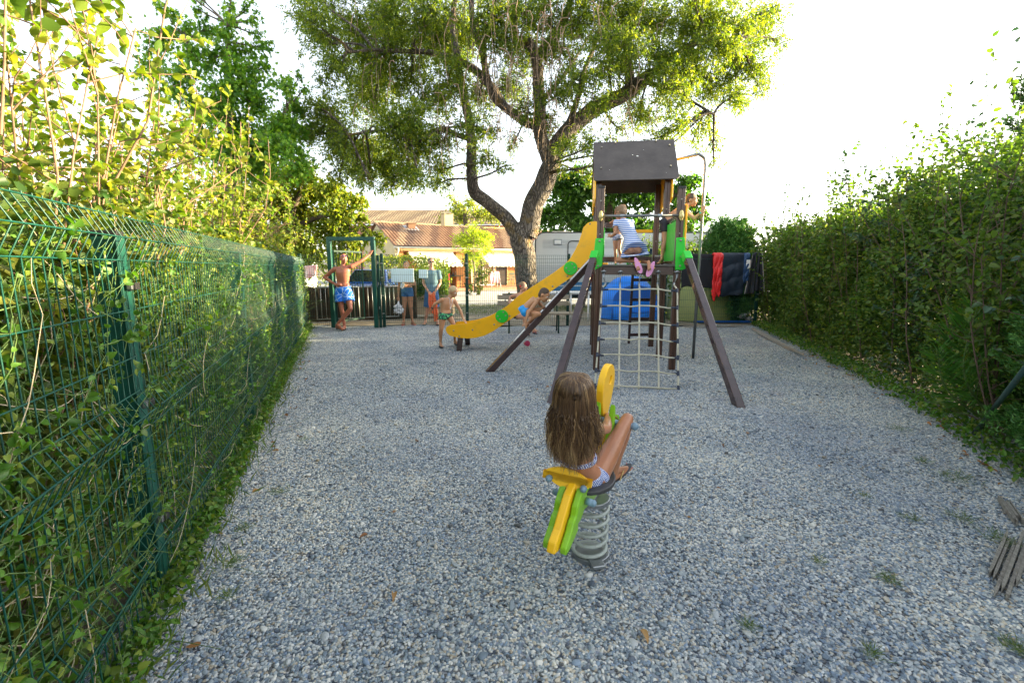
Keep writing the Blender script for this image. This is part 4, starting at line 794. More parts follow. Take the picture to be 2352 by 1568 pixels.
def awning(u0, u1, f0, f1, lab):
    a, b = su(u0, 570), su(u1, 570); zt = 2.42; out = 1.45; zb = 1.78
    r = thing('awning', lab, 'awning', hp(a[0], 0, zt), 0, 'cream awnings of the bungalow'); q = MB()
    q.grid(lambda s, t: hp(a[0]+(b[0]-a[0])*s, -out*t, zt+(zb-zt)*t-.05*math.sin(math.pi*t)), 24, 6); q.build('canvas', M_awn, r, solid=.01)
    q = MB(); q.grid(lambda s, t: hp(a[0]+(b[0]-a[0])*s, -out-.02*math.sin(s*60)*t, zb-t*(.20+.045*abs(math.sin(s*math.pi*11)))), 110, 3); q.build('valance', M_awn, r, solid=.006)
    q = MB(); q.cyl(hp(a[0], -.02, zt+.04), hp(b[0], -.02, zt+.04), .05); q.cyl(hp(a[0], -out, zb), hp(b[0], -out, zb), .02)
    for s in (a[0]+.1, b[0]-.1): q.tube([hp(s, 0, 1.9), hp(s, -out, zb-.02)], .015, 6)
    q.build('frame', M_white, r)
awning(937, 1040, 0, 0, 'cream canvas awning with scalloped edge, the left one over the terrace')
awning(1098, 1182, 0, 0, 'cream canvas awning with scalloped edge, the right one partly behind the ash trunk')
# house behind
hb = thing('house', 'pink walled house with a pale tiled hip roof, rising behind the bungalow', 'house', (-10, 47, 0))
m = MB(); m.box((-8.5, 49, 2.8), (14.5, 8, 5.6)); m.build('wall', M_pink, hb)
xl, xr_, y0, y1, zt, ze2 = -15.9, -.5, 44.5, 53.5, 7.35, 5.55
tiled('roof', (xl, y0, ze2), (xr_-xl, 0, 0), (0, 4.5, zt-ze2), 60, 12, M_tile2, hb); tiled('roof', (xl, y1, ze2), (xr_-xl, 0, 0), (0, -4.5, zt-ze2), 60, 4, M_tile2, hb, wave=4)
m = MB(); m.add([(xl+.1, y0+.6, ze2-.1), (xl+.1, y1-.6, ze2-.1), (xl+.1, 49, zt-.05)], [(0, 1, 2), (2, 1, 0)]); m.build('gable', M_pink, hb)
m = MB(); m.box(((xl+xr_)/2, y0, ze2-.05), (xr_-xl, .12, .12)); m.build('gutter', M_white, hb)
for x in (-13.8, -11.8): 
    m = MB(); m.box((x, 44.97, 3.9), (.9, .1, 1.2)); o = m.build('window', M_glass, hb); m = MB(); m.box((x-.62, 44.93, 3.9), (.3, .06, 1.25)); m.box((x+.62, 44.93, 3.9), (.3, .06, 1.25)); m.build('shutter', M_white, o)
# mobile homes left
def mobile(x, y, w, d, h, lab, stripe):
    r = thing('mobile_home', lab, 'mobile home', (x, y, 0)); m = MB(); m.box((x, y, .35+(h-.35)/2), (w, d, h-.35)); m.build('body', M_white, r, bevel=.05)
    m = MB(); m.box((x, y, h+.03), (w+.2, d+.2, .1)); m.build('roof', M_white, r, bevel=.03)
    if stripe: m = MB(); m.box((x, y, h-.55), (w+.012, d+.012, .07)); m.build('stripe', M_redp, r)
    for k in (-.3, .05, .3):
        m = MB(); m.box((x+w/2+.004, y+k*d, 1.75), (.02, 1.0, .8)); o = m.build('window', M_glass, r); m = MB(); m.box((x+w/2+.002, y+k*d, 1.75), (.016, 1.1, .9)); m.build('window_frame', M_galv, o)
        m = MB(); m.box((x+k*w, y-d/2-.004, 1.75), (1.0, .02, .8)); o = m.build('window', M_glass, r); m = MB(); m.box((x+k*w, y-d/2-.002, 1.75), (1.1, .016, .9)); m.build('window_frame', M_galv, o)
mobile(-9.3, 8.6, 3.6, 6.4, 3.15, 'white mobile home with a red stripe, glimpsed through the shrubs on the left', True)
mobile(-12.4, 22, 4, 5, 2.9, 'white mobile home with bluish windows beyond the far end of the green fence', False)
# washing beyond the far end of the fence
def cloth(name, a, b, drop, m, lab, cat, group=None, folds=7, amp=.03, th_=.012, back=.35, wavy=.04, parent=None, seed=0, off=.0):
    """cloth hung over the line from a to b: front fall and shorter back fall"""
    a, b = Vector(a), Vector(b); d = b-a; nrm = Vector((d.y, -d.x, 0)).normalized(); 
    if nrm.y > 0: nrm = -nrm
    def fn(s, t):
        k = mnoise.noise(Vector((s*3+seed, t*2, seed*1.7)))
        if t < .25: q = 1-t/.25; z = -back*drop*q; o = -.02-.02*q
        else: q = (t-.25)/.75; z = -drop*q*(1+wavy*math.sin(s*5+seed)+.05*k); o = .03+.03*q
        o += amp*math.sin(s*folds*2*math.pi+k*3)*min(1, abs(q)*1.6)*(.4+.6*q)
        return a+d*s+nrm*(o+off)+Vector((0, 0, z+.02))+d*(k*.03*q)
    q = MB(); q.grid(fn, 40, 28); o = q.build(name, m, parent, smooth=True, solid=th_)
    if lab: props(o, lab, cat, group)
    return o
M_pinkt = mat('pink towel', (.75, .38, .42), .95, .2, 8); M_bt = mat('black towel', (.012, .013, .016), .95, .15, 60, .3, 300)
cloth('towel', P(692, 614, 14.5), P(728, 610, 14.5), .36, mat('pink and white beach towel', (.72, .26, .26), .9, .1, 6, col2=(.85, .78, .76)), 'pink and white towel hung out beyond the far end of the green fence', 'towel')
# ================================================================ caravan
M_van = mat('white caravan skin', (.62, .63, .62), .35, .03, 2, dirt=.05); M_bluest = mat('blue stripe', (.02, .16, .36), .4, .1); M_seal = mat('black rubber', (.015, .015, .016), .5)
Yc = 16.6; cx0, cx1 = P(1230, 600, Yc).x, 7.2; zb, zt = .52, 2.72
van = thing('caravan', 'white caravan with a blue stripe, parked behind the ash tree and the tower', 'caravan', ((cx0+cx1)/2, Yc, 0))
def rrect(w, h, r, n=6):
    out = []
    for cx, cy, a0 in ((w-r, h-r, 0), (r, h-r, 90), (r, r, 180), (w-r, r, 270)):
        for i in range(n+1): a = R(a0+90*i/n); out.append((cx+r*math.cos(a), cy+r*math.sin(a)))
    return out
m = MB(); m.prism(rrect(cx1-cx0, zt-zb, .32), (cx0, Yc+1.05, zb), (1, 0, 0), (0, 0, 1), (0, 1, 0), 2.1); m.build('body', M_van, van, bevel=.02)
ol = rrect(cx1-cx0+.02, zt-zb+.02, .33); m = MB(); m.tube([Vector((cx0-.01+x, Yc-.004, zb-.01+z)) for x, z in ol], .022, 6, closed=True); m.build('edge_trim', M_seal, van, smooth=True)
m = MB()
for k in range(7): z = 2.45-k*.045; m.box(((cx0+cx1)/2, Yc-.004, z), (cx1-cx0-.5, .012, .008))
for k in range(12): z = 1.55-k*.06; m.box(((cx0+cx1)/2, Yc-.004, z), (cx1-cx0-.1, .012, .008))
m.build('ribbing', M_galv, van)
m = MB(); m.box(((cx0+cx1)/2, Yc-.003, .92), (cx1-cx0-.06, .016, .11)); m.box(((cx0+cx1)/2, Yc-.003, .74), (cx1-cx0-.06, .016, .16)); m.build('stripe', M_bluest, van)
d0 = P(1304, 600, Yc).x; dr = [Vector((d0+x, Yc-.012, .62+z)) for x, z in rrect(.68, 1.80, .12)]; m = MB(); m.tube(dr, .018, 6, closed=True); dro = m.build('door', M_seal, van, smooth=True)
m = MB(); m.box((d0+.12, Yc-.02, 1.5), (.10, .03, .05)); m.build('handle', M_black, dro)
q = P(1281, 556, Yc); m = MB(); m.box((q.x, Yc-.02, q.z), (.30, .05, .20)); o = m.build('awning_light', M_galv, van, bevel=.01); m = MB(); m.box((q.x, Yc-.046, q.z), (.22, .012, .12)); m.build('lens', M_white, o)
for u0, u1, v0, v1 in ((1452, 1512, 572, 604), (1560, 1600, 572, 604)):
    a, b = P(u0, v0, Yc), P(u1, v1, Yc); m = MB(); m.prism(rrect(b.x-a.x, a.z-b.z, .06), (a.x, Yc-.01, b.z), (1, 0, 0), (0, 0, 1), (0, 1, 0), .03); o = m.build('window', mat('dark blue caravan glass', (.01, .03, .06), .1, .1, spec=.7), van)
    m = MB(); m.tube([Vector((a.x+x, Yc-.02, b.z+z)) for x, z in rrect(b.x-a.x, a.z-b.z, .06)], .014, 6, closed=True); m.build('window_seal', M_seal, o, smooth=True)
q = P(1289, 533, Yc+.6); m = MB(); m.box((q.x, Yc+.9, zt+.05), (.7, .5, .09)); m.build('roof_hatch', M_white, van, bevel=.03)
for x in (P(1393, 695, Yc).x, P(1393, 695, Yc).x+.75):
    m = MB(); m.cyl((x, Yc+.02, .32), (x, Yc+.2, .32), .31, n=24); o = m.build('wheel', M_seal, van, bevel=.02); m = MB(); m.cyl((x, Yc+.005, .32), (x, Yc+.05, .32), .19, n=20); m.build('rim', M_white, o, bevel=.01)
m = MB(); m.box(((cx0+cx1)/2, Yc+.3, .44), (cx1-cx0-.6, .08, .14)); m.box(((cx0+cx1)/2, Yc+1.6, .44), (cx1-cx0-.6, .08, .14)); m.beam((cx0+.3, Yc+.4, .45), (cx0-1.2, Yc+1.05, .45), .07, .1); m.beam((cx0+.3, Yc+1.7, .45), (cx0-1.2, Yc+1.05, .45), .07, .1); m.build('chassis', M_seal, van)
m = MB(); m.cyl((cx0-1.1, Yc+1.05, .45), (cx0-1.1, Yc+1.05, .12), .03); m.cyl((cx0-1.1, Yc+1.02, .1), (cx0-1.1, Yc+1.08, .1), .1, n=16); m.build('jockey_wheel', M_galv, van)
# ---- white table behind the fence
tb = thing('folding_table', 'white folding table on white legs, just behind the back fence', 'table', (P(1310, 735, 12.8).x, 12.9, 0))
a, b = P(1263, 668, 12.7), P(1357, 668, 12.7); m = MB(); m.box(((a.x+b.x)/2, 12.98, .80), (b.x-a.x, .6, .05)); m.build('table_top', M_white, tb, bevel=.015)
for x in (a.x+.08, P(1311, 700, 12.7).x, b.x-.05):
    m = MB(); m.cyl((x, 12.74, 0), (x, 12.74, .78), .028); m.build('leg', M_white, tb, smooth=True)
# ---- blue car
M_blue = mat('blue car paint', (.02, .10, .38), .25, .05, 2, coat=.8); M_tyre = mat('tyre', (.02, .02, .02), .8)
car = thing('parked_car', 'blue hatchback parked behind the brushwood screen, its windscreen reflecting the trees', 'car', (-5.45, 17.2, 0))
cxm = -5.45
def sec(y, hw0, z0, hw1, z1, hw2, z2): return [(-hw0, y, z0), (-hw1, y, z1), (-hw2, y, z2), (hw2, y, z2), (hw1, y, z1), (hw0, y, z0)]
S = [sec(0, .70, .3, .74, .5, .66, .62), sec(.12, .82, .22, .85, .55, .74, .78), (sec(.9, .84, .22, .87, .6, .78, .93)), sec(1.9, .85, .22, .87, .65, .82, .97), sec(3.4, .85, .22, .87, .65, .80, 1.0), sec(3.95, .80, .28, .82, .6, .70, .98)]
m = MB(); m.add([Vector(p)+Vector((cxm, 16.2, 0)) for s in S for p in s], [[i*6+j, i*6+(j+1) % 6, (i+1)*6+(j+1) % 6, (i+1)*6+j] for i in range(5) for j in range(6)]+[[5, 4, 3, 2, 1, 0], [30, 31, 32, 33, 34, 35]]); m.build('body', M_blue, car, bevel=.05, smooth=False)
T = [(.80, .92, .95), (1.5, .62, 1.43), (3.1, .60, 1.45), (3.8, .70, 1.0)]
m = MB(); m.add([Vector((cxm+sx*w, 16.2+y, z)) for y, w, z in ((.85, .80, .93), (1.55, .60, 1.42), (3.0, .58, 1.44), (3.85, .72, .98)) for sx in (-1, 1)], [[0, 1, 3, 2], [2, 3, 5, 4], [4, 5, 7, 6], [0, 2, 4, 6], [1, 7, 5, 3]]); m.build('cabin', M_blue, car, bevel=.03)
m = MB(); m.add([Vector((cxm+x, 16.2+y, z)) for x, y, z in ((-.72, .91, .97), (.72, .91, .97), (.56, 1.48, 1.385), (-.56, 1.48, 1.385))], [(0, 1, 2, 3)]); o = m.build('windscreen', M_glass, car); o.location.y -= .012; o.location.z += .01
for sx in (-1, 1):
    m = MB(); m.add([Vector((cxm+sx*x, 16.2+y, z)) for x, y, z in ((.785, 1.15, .985), (.745, 3.3, 1.0), (.60, 2.9, 1.38), (.612, 1.65, 1.37))], [(0, 1, 2, 3)]); o = m.build('side_window', M_glass, car); o.location.x += sx*.012
    m = MB(); m.ell((cxm+sx*.93, 17.15, 1.0), (.10, .06, .08)); m.build('mirror', M_blue, car, smooth=True)
    m = MB(); m.ell((cxm+sx*.58, 16.28, .66), (.16, .08, .09)); m.build('headlight', mat('headlamp', (.7, .7, .7), .15), car, smooth=True)
    for y in (.75, 3.2):
        m = MB(); m.cyl((cxm+sx*.70, 16.2+y, .31), (cxm+sx*.88, 16.2+y, .31), .31, n=20); o = m.build('wheel', M_tyre, car, bevel=.02); m = MB(); m.cyl((cxm+sx*.86, 16.2+y, .31), (cxm+sx*.89, 16.2+y, .31), .19, n=16); m.build('rim', M_galv, o)
# ---- planter
a, b = P(955, 740, 13.6), P(1020, 740, 13.6); pl = thing('planter', 'pale wooden planter box with a bushy green plant, behind the two adults at the fence', 'planter', ((a.x+b.x)/2, 13.9, 0)); M_pwood = mat('pale planter wood', (.38, .30, .19), .8, .15, 5, .4, 30, stretch=(1, 1, 10))
m = MB()
for k in range(3):
    z = .1+k*.2; w = b.x-a.x+.5
    for y in (13.65, 14.15): m.box(((a.x+b.x)/2, y, z+.09), (w, .03, .185))
    for x in ((a.x+b.x)/2-w/2, (a.x+b.x)/2+w/2): m.box((x, 13.9, z+.09), (.03, .53, .183))
m.build('boards', M_pwood, pl); m = MB(); m.box(((a.x+b.x)/2, 13.9, .55), (b.x-a.x+.4, .45, .05)); m.build('soil', M_ground, pl)
n = 5000; p = RNG.uniform(-1, 1, (n, 3))*np.array([.5, .3, .42])+np.array([(a.x+b.x)/2, 13.9, 1.0]); V, F = leaves(p, RNG.normal(size=(n, 3)), RNG.uniform(.05, .1, n), 'fold', .7); mesh_np('foliage', V, F, L_hedge, pl, world=True)
# ---- bench
M_slat = mat('grey brown slats', (.27, .235, .17), .8, .15, 6, .3, 50, stretch=(1, 12, 12)); bn = thing('park_bench', 'slatted park bench with dark green legs, behind the slide', 'bench', (.45, 10.6, 0))
bx0, bx1 = P(1142, 690, 10.75).x, P(1296, 690, 10.75).x+.12
for k, (y, z) in enumerate(((10.86, .80), (10.83, .66))): m = MB(); m.box(((bx0+bx1)/2, y, z), (bx1-bx0, .035, .105), Euler((R(-10), 0, 0)).to_matrix()); m.build('back_slat', M_slat, bn, bevel=.006)
for k in range(4): m = MB(); m.box(((bx0+bx1)/2+.06, 10.42+k*.115, .445), (bx1-bx0, .10, .035)); m.build('seat_slat', M_slat, bn, bevel=.006)
for x in (bx0+.28, bx1-.28):
    m = MB(); m.tube(spl([(x, 10.40, 0), (x, 10.42, .42), (x, 10.75, .42), (x, 10.84, .5), (x, 10.90, .92)], 4), .02, 6); m.tube([(x, 10.78, .42), (x, 10.85, 0)], .02, 6); m.build('leg', M_dgreen, bn, smooth=True)
m = MB(); m.tube([(bx1-.02, 10.42, .45), (bx1-.02, 10.46, .68), (bx1-.02, 10.84, .70)], .022, 6); m.build('armrest', M_slat, bn)
# ---- tents
M_tb = mat('bright blue nylon', (.005, .19, .75), .5, .1, 3, .25, 12); M_tb2 = mat('deep blue nylon', (.005, .085, .38), .5, .1, 3); M_tg = mat('olive green nylon', (.24, .27, .085), .6, .1, 3, .25, 9)
M_tg2 = mat('pale grey green nylon', (.36, .42, .33), .6, .1, 3)
tx0, tx1 = P(1382, 700, 13.1).x, P(1530, 700, 13.1).x; tcx = (tx0+tx1)/2; W2 = (tx1-tx0)/2
tt = thing('pop_up_tent', 'bright blue pop-up beach tent behind the climbing net', 'tent', (tcx, 13.6, 0))
def shell(cx, cy, wx, wy, h, t0=0, t1=1, a0=0, a1=2*math.pi, pw=1., nz=.02):
    def f(s, t):
        a = a0+(a1-a0)*s; t = t0+(t1-t0)*t; r = math.cos(t*math.pi/2)**pw; k = 1+nz*mnoise.noise(Vector((math.cos(a)*2, math.sin(a)*2, t*3)))
        return Vector((cx+wx*r*math.cos(a)*k, cy+wy*r*math.sin(a)*k, .01+h*math.sin(t*math.pi/2)*k))
    return f
m = MB(); m.grid(shell(tcx, 13.75, W2, .78, 1.23, pw=.8), 40, 16); m.build('shell', M_tb, tt, smooth=True)
m = MB(); q = []                                          # the arched entrance, set forward and open
for i in range(25): a = math.pi*i/24; q.append(Vector((tcx+.02+.66*math.cos(a), 13.0+.1*math.sin(a), .02+.98*math.sin(a)**.9)))
m.tube(q, .022, 6); m.build('arch', M_tb2, tt, smooth=True)
m = MB(); m.grid(lambda s, t: Vector((tcx+.02+.64*math.cos(math.pi*s)*(1-.0*t), 13.02+.01*t, .55+(.02+.42*math.sin(math.pi*s))*t)), 24, 4); m.build('mesh_window', M_tb2, tt)
m = MB(); m.grid(lambda s, t: Vector((tcx+.02+.64*(2*s-1), 12.99-.02*math.sin(t*6), .02+.53*t)), 12, 4); m.build('door_flap', M_tb, tt)
m = MB(); m.tube([(tcx-.2, 12.965, .24), (tcx+.1, 12.955, .22), (tcx+.62, 12.96, .27)], .012, 5); m.build('zip', M_tb2, tt)
gx0, gx1 = P(1563, 742, 12.5).x, P(1716, 742, 12.5).x; gcx = (gx0+gx1)/2; gw = (gx1-gx0)/2
tg = thing('dome_tent', 'olive green dome tent behind the back fence, under the sleeping bag', 'tent', (gcx, 13.3, 0))
m = MB(); m.grid(shell(gcx-.05, 13.35, gw*1.02, .92, 1.16, pw=.62), 44, 16); m.build('flysheet', M_tg, tg, smooth=True)
for sx in (-1, 1):
    m = MB(); m.tube([(gcx-.05+sx*gw*.98*math.cos(t)**.62 if math.cos(t) > 0 else gcx, 13.35-.9*math.cos(t)**.62*.35, .03+1.17*math.sin(t)) for t in np.linspace(0, 1.5, 16)], .013, 5); m.build('pole', M_black, tg, smooth=True)
m = MB(); m.box((gcx+.2, 12.42, .03), (gw*1.7, .12, .05)); m.build('groundsheet', M_tb2, tg, bevel=.02)
t2x = P(1560, 690, 14.6).x; t2 = thing('dome_tent', 'pale grey green tent half hidden behind the olive green one', 'tent', (t2x, 15, 0)); m = MB(); m.grid(shell(t2x+.3, 15.3, .95, .9, 1.35, pw=.6), 40, 14); m.build('flysheet', M_tg2, t2, smooth=True)
m = MB(); m.grid(shell(t2x+.3, 15.3, .965, .915, 1.365, a0=3.6, a1=3.75, pw=.6), 2, 14); m.build('seam', M_tg, t2)
q = P(1712, 725, 12.6); m = MB(); 
for k in range(7): m.ell((q.x+random.uniform(-.12, .12), 12.6+random.uniform(-.1, .1), .07+.05*k/2), (.11, .09, .05), 10, 6, Euler((random.random(), random.random(), random.random()*3)).to_matrix())
o = m.build('crumpled_bag', mat('crumpled bag', (.10, .11, .13), .6, .5, 12, col2=(.6, .6, .62)), None, smooth=True); props(o, 'crumpled grey and white bag on the ground at the end post of the fence', 'bag')
# ---- washing on the back fence
def fl(u, z=1.82):                                        # a point on top of the back fence under pixel column u
    q = P(u, 600, 11.9); t = (q.x+3.25)/9.75; y = 11.48+.6*t; return Vector((P(u, 600, y).x, y, z))
cloth('towel', fl(1566), fl(1640), .86, M_bt, 'long black towel draped over the back fence, behind the steel pole', 'towel', folds=2, amp=.018, seed=3, wavy=.02)
sb = thing('sleeping_bag', 'red and black quilted sleeping bag hung over the back fence', 'sleeping bag', fl(1680, 0))
M_navy = mat('navy quilting', (.012, .022, .038), .6, .2, 6, .5, 16); M_redq = mat('red quilting', (.62, .015, .015), .5, .1, 4, .4, 14)
def quilt(a, b, drop, nm, m, seed, rnd=.18, th_=.05, sk=0, off=.03):
    a, b = Vector(a), Vector(b); d = b-a
    def fn(s, t):
        if t < .25: q = 1-t/.25; z = -.5*drop*q; o = .05
        else:
            q = (t-.25)/.75; z = -drop*q*(1-rnd*(2*s-1)**2+.06*math.sin(s*7+seed)); o = -.05-.03*math.sin(q*math.pi)
        puff = .030*abs(math.sin(q*9+s*2))**.6+.02*mnoise.noise(Vector((s*5, t*6, seed)))
        return a+d*(s+sk*q)+Vector((0, o-puff-off*(t > .25), z+.03*math.cos((t-.25)*6)*(t < .3)))
    q = MB(); q.grid(fn, 26, 40); return q.build(nm, m, sb, smooth=True, solid=th_)
quilt(fl(1648), fl(1708), 1.10, 'dark_half', M_navy, 1, off=0); quilt(fl(1634), fl(1645), 1.12, 'red_lining', M_redq, 4, .1, sk=.1, off=.05); quilt(fl(1644), fl(1653), 1.06, 'red_lining', M_redq, 8, .1, sk=-.1, off=.07)
quilt(fl(1704), fl(1716), .72, 'blue_edge', mat('blue binding', (.02, .06, .15), .6), 6, .1, off=.03)
q = fl(1712, 1.55); m = MB(); m.box((q.x, q.y-.16, 1.58), (.10, .006, .22)); m.build('care_tag', M_white, sb)
jk = thing('jacket', 'dark grey hooded jacket with a pale zip edge, hung on the last fence post', 'jacket', fl(1735, 0)); M_jk = mat('charcoal fleece', (.03, .033, .04), .95, .3, 8, .3, 60)
for u0, u1, dr, sd_, sk in ((1724, 1733, 1.02, 1, -.9), (1737, 1746, .95, 5, .9)):
    a, b = fl(u0), fl(u1); d = b-a
    def fn(s, t, a=a, d=d, dr=dr, sk=sk): w_ = .45+1.0*t; return a+d*(.5+(s-.5)*w_*1.6+sk*t*.6)+Vector((0, -.05-.03*math.sin(s*8), .02-dr*t))
    q = MB(); q.grid(fn, 14, 20); o = q.build('sleeve_panel', M_jk, jk, smooth=True, solid=.03)
    q = MB(); q.tube([fn(0 if sk < 0 else 1, i/12)+Vector((0, -.02, 0)) for i in range(13)], .010, 5); q.build('zip', mat('pale zip', (.5, .46, .42), .7), o)
a, b = fl(1726), fl(1745); m = MB(); m.tube([a+Vector((0, -.05, -.12)), a+Vector((.03, -.05, .02)), (a+b)/2+Vector((0, -.05, .06)), b+Vector((-.03, -.05, .02)), b+Vector((0, -.05, -.12))], .035, 8); m.build('hood', M_jk, jk, smooth=True)
# ---- the terrace
def onT(u, v, b_): q = hit(u, v, hp(0, b_, 0), hn); return q
tr = thing('dining_table', 'dark table with bottles, set for the woman under the left awning', 'table', onT(1025, 655, .1)); q = onT(1028, 640, .1); c0 = Vector((q.x, q.y, 0))
m = MB(); m.box(c0+Z*.95, (1.7, .8, .04), th); m.build('table_top', M_dgreen, tr)
for sx in (-.75, .75):
    for sy in (-.3, .3): m = MB(); pp = c0+hd*sx+hn*sy; m.cyl(pp+Z*.2, pp+Z*.94, .03); m.build('leg', M_dgreen, tr)
for k, (dx, h, mm, nm, lab) in enumerate(((.42, .26, M_glass, 'bottle', 'small dark bottle on the terrace table'), (.62, .28, M_white, 'paper_roll', 'white paper roll standing on the terrace table'), (-.25, .03, M_white, 'plate', 'pale tray lying on the terrace table'))):
    m = MB(); pp = c0+hd*dx+Z*.97
    if nm == 'bottle': m.tube([pp, pp+Z*h*.55, pp+Z*h*.7, pp+Z*h], [.04, .04, .015, .015], 10)
    elif nm == 'plate': m.box(pp+Z*.02, (.5, .25, .04), th)
    else: m.cyl(pp, pp+Z*h, .06)
    o = m.build(nm, mm, None, smooth=nm == 'bottle'); props(o, lab, nm.replace('_', ' '))
def chair(name, c, m, lab, f=1):
    r = thing(name, lab, 'chair', c, th); L = lambda x, y, z: Vector((x, y, z)); q = MB(); q.box((0, 0, .43), (.46, .44, .04)); q.build('seat', m, r, world=False, bevel=.01)
    q = MB()
    for i in range(5): q.box((-.18+.09*i, -.23*f, .66), (.05, .02, .42))
    q.box((0, -.23*f, .87), (.46, .03, .08)); q.build('backrest', m, r, world=False, bevel=.006)
    for sx in (-1, 1):
        for sy in (-1, 1): q = MB(); q.tube([(sx*.2, sy*.19, .42), (sx*.24, sy*.24, 0)], .022, 6); q.build('leg', m, r, world=False)
        q = MB(); q.tube([(sx*.24, -.23*f, .62), (sx*.25, .15*f, .64), (sx*.23, .19*f, .43)], .022, 6); q.build('armrest', m, r, world=False)
    return r
q = onT(1022, 660, -.55); chair('plastic_chair', (q.x, q.y, .2), M_redp, 'red plastic armchair at the terrace table, back to the camera'); q = onT(1172, 660, .5); chair('plastic_chair', (q.x, q.y, .2), M_gplast, 'dark green plastic chair on the terrace, left of the ash trunk')
q = onT(1136, 660, -.6); c0 = Vector((q.x, q.y, .2)); rk = thing('drying_rack', 'small white drying rack on the terrace under the pink towel', 'rack', c0)
for s in (-.35, .35): m = MB(); m.tube([c0+hd*s+hn*.25, c0+hd*s+Z*.95, c0+hd*s-hn*.25], .012, 5); m.build('frame', M_white, rk)
m = MB()
for k in range(5): m.cyl(c0-hd*.35+Z*.93+hn*(k-2)*.04, c0+hd*.35+Z*.93+hn*(k-2)*.04, .006, n=5)
m.build('rails', M_white, rk)
cloth('towel', c0-hd*.38+Z*1.02, c0+hd*.34+Z*1.0, .78, M_pinkt, 'pale pink towel drying on the white rack on the terrace', 'towel', folds=3, amp=.03, seed=2)
# ================================================================ play tower
M_br = mat('brown lacquered post', (.045, .018, .010), .32, .25, 3, .15, 40, col2=(.095, .042, .024), stretch=(8, 8, .7), coat=.3)
M_brd = mat('dark brown lacquered beam', (.030, .016, .016), .25, .2, 3, .06, 30, col2=(.060, .032, .030), stretch=(3, 3, 3), coat=.5)
M_panel = mat('dark roof board', (.045, .036, .030), .42, .25, 4, .06, 30, col2=(.075, .062, .053), dirt=.12)
M_yel = mat('yellow board', (.95, .47, .003), .38, .07, 2, .03, 80, dirt=.16); M_yel2 = mat('warm yellow board', (.88, .50, .008), .38, .06, 3, .03, 80, dirt=.10)
M_grn = mat('bright green plastic', (.015, .50, .025), .35, .06, 3, dirt=.05); M_lime = mat('lime green board', (.22, .50, .012), .38, .08, 3, .03, 80, dirt=.12)
M_rope = mat('cream rope', (.66, .62, .47), .85, .12, 20, .8, 260); M_conn = mat('navy rope clamp', (.01, .02, .045), .4, .1); M_steel = mat('polished steel', (.20, .21, .215), .5, .1, 8, metal=1)
M_bolt = mat('grey bolt cap', (.30, .28, .22), .4, .15, 20, metal=.4); M_cream2 = mat('cream bracket', (.55, .44, .16), .4, .1)
TO = Vector((1.30, 6.88, 0)); ex = Vector((.99, -.143, 0)).normalized(); ey = Vector((.143, .99, 0)).normalized()
def tp(a, b, z): return TO+ex*a+ey*b+Z*z
TR = Matrix((ex, ey, Z)).transposed()
tw = thing('play_tower', 'wooden climbing tower with dark gable roof, yellow slide, rope net and steel pole', 'play tower', TO)
def post(a, b, z1, cap=False, w=.10):
    m = MB()
    for s in (-1, 1): m.box(tp(a+s*w*.255, b, z1/2-.05), (w*.46, w*.9, z1+.1), TR)
    m.box(tp(a, b, z1/2-.05), (w*.2, w*.6, z1+.08), TR); o = m.build('post', M_br, tw, bevel=.007)
    if cap: m = MB(); m.box(tp(a, b, z1+.012), (w*1.04, w*1.0, .035), TR); m.build('cap', M_black, o, bevel=.006)
    for z in (1.72, 1.98, 2.45):
        if z < z1: m = MB(); m.ell(tp(a-.002, b-w*.46, z), (.013, .008, .013), 8, 6); m.build('bolt', M_bolt, o, smooth=True)
post(0, 0, 2.63, True); post(1.12, 0, 2.60, True); post(0, 1.12, 3.05); post(1.12, 1.12, 3.05); post(0, 2.05, 3.0); post(1.12, 2.05, 3.0)
def tbox(mb, a0, a1, b0, b1, z0, z1): mb.box(tp((a0+a1)/2, (b0+b1)/2, (z0+z1)/2), (abs(a1-a0), abs(b1-b0), abs(z1-z0)), TR); return mb
def quick(nm, mm, bevel, *bs):
    m = MB()
    for b in bs: tbox(m, *b)
    return m.build(nm, mm, tw, bevel=bevel)
quick('deck', mat('deck board', (.10, .09, .075), .7, .2, 8, .3, 60, dirt=.3), .005, (-.05, 1.17, -.055, 2.1, 1.515, 1.54))
quick('deck_beam', M_brd, .006, (.055, 1.065, -.035, .015, 1.39, 1.512)); quick('deck_beam', M_brd, .006, (.055, 1.065, 2.03, 2.08, 1.39, 1.512))
quick('deck_beam', M_brd, .006, (-.03, .02, .06, 1.99, 1.39, 1.511)); quick('deck_beam', M_brd, .006, (1.10, 1.15, .06, 1.99, 1.39, 1.511)); quick('deck_beam', M_brd, .006, (.055, 1.065, 1.09, 1.14, 1.39, 1.511))
# roof
za, zb_, bm = 2.90, 3.66, 1.58
def slab(nm, q, d, m, parent, bevel=.006):
    q = [Vector(x) for x in q]; n = (q[1]-q[0]).cross(q[3]-q[0]).normalized(); k = len(q)
    return mk(nm, [x-n*d/2 for x in q]+[x+n*d/2 for x in q], [list(range(k))[::-1], list(range(k, 2*k))]+[[i, (i+1) % k, (i+1) % k+k, i+k] for i in range(k)], m, parent, bevel=bevel)
a0, a1, b0, b1 = -.09, 1.27, .93, 2.26
r1 = slab('roof_panel', [tp(a0, b0+.03, za+.03), tp(a0+.04, b0, za), tp(a1-.04, b0, za), tp(a1, b0+.03, za+.03), tp(a1, bm, zb_), tp(a0, bm, zb_)], .022, M_panel, tw)
slab('roof_panel', [tp(a0, b1, za), tp(a1, b1, za), tp(a1, bm+.022, zb_-.02), tp(a0, bm+.022, zb_-.02)], .022, M_panel, tw)
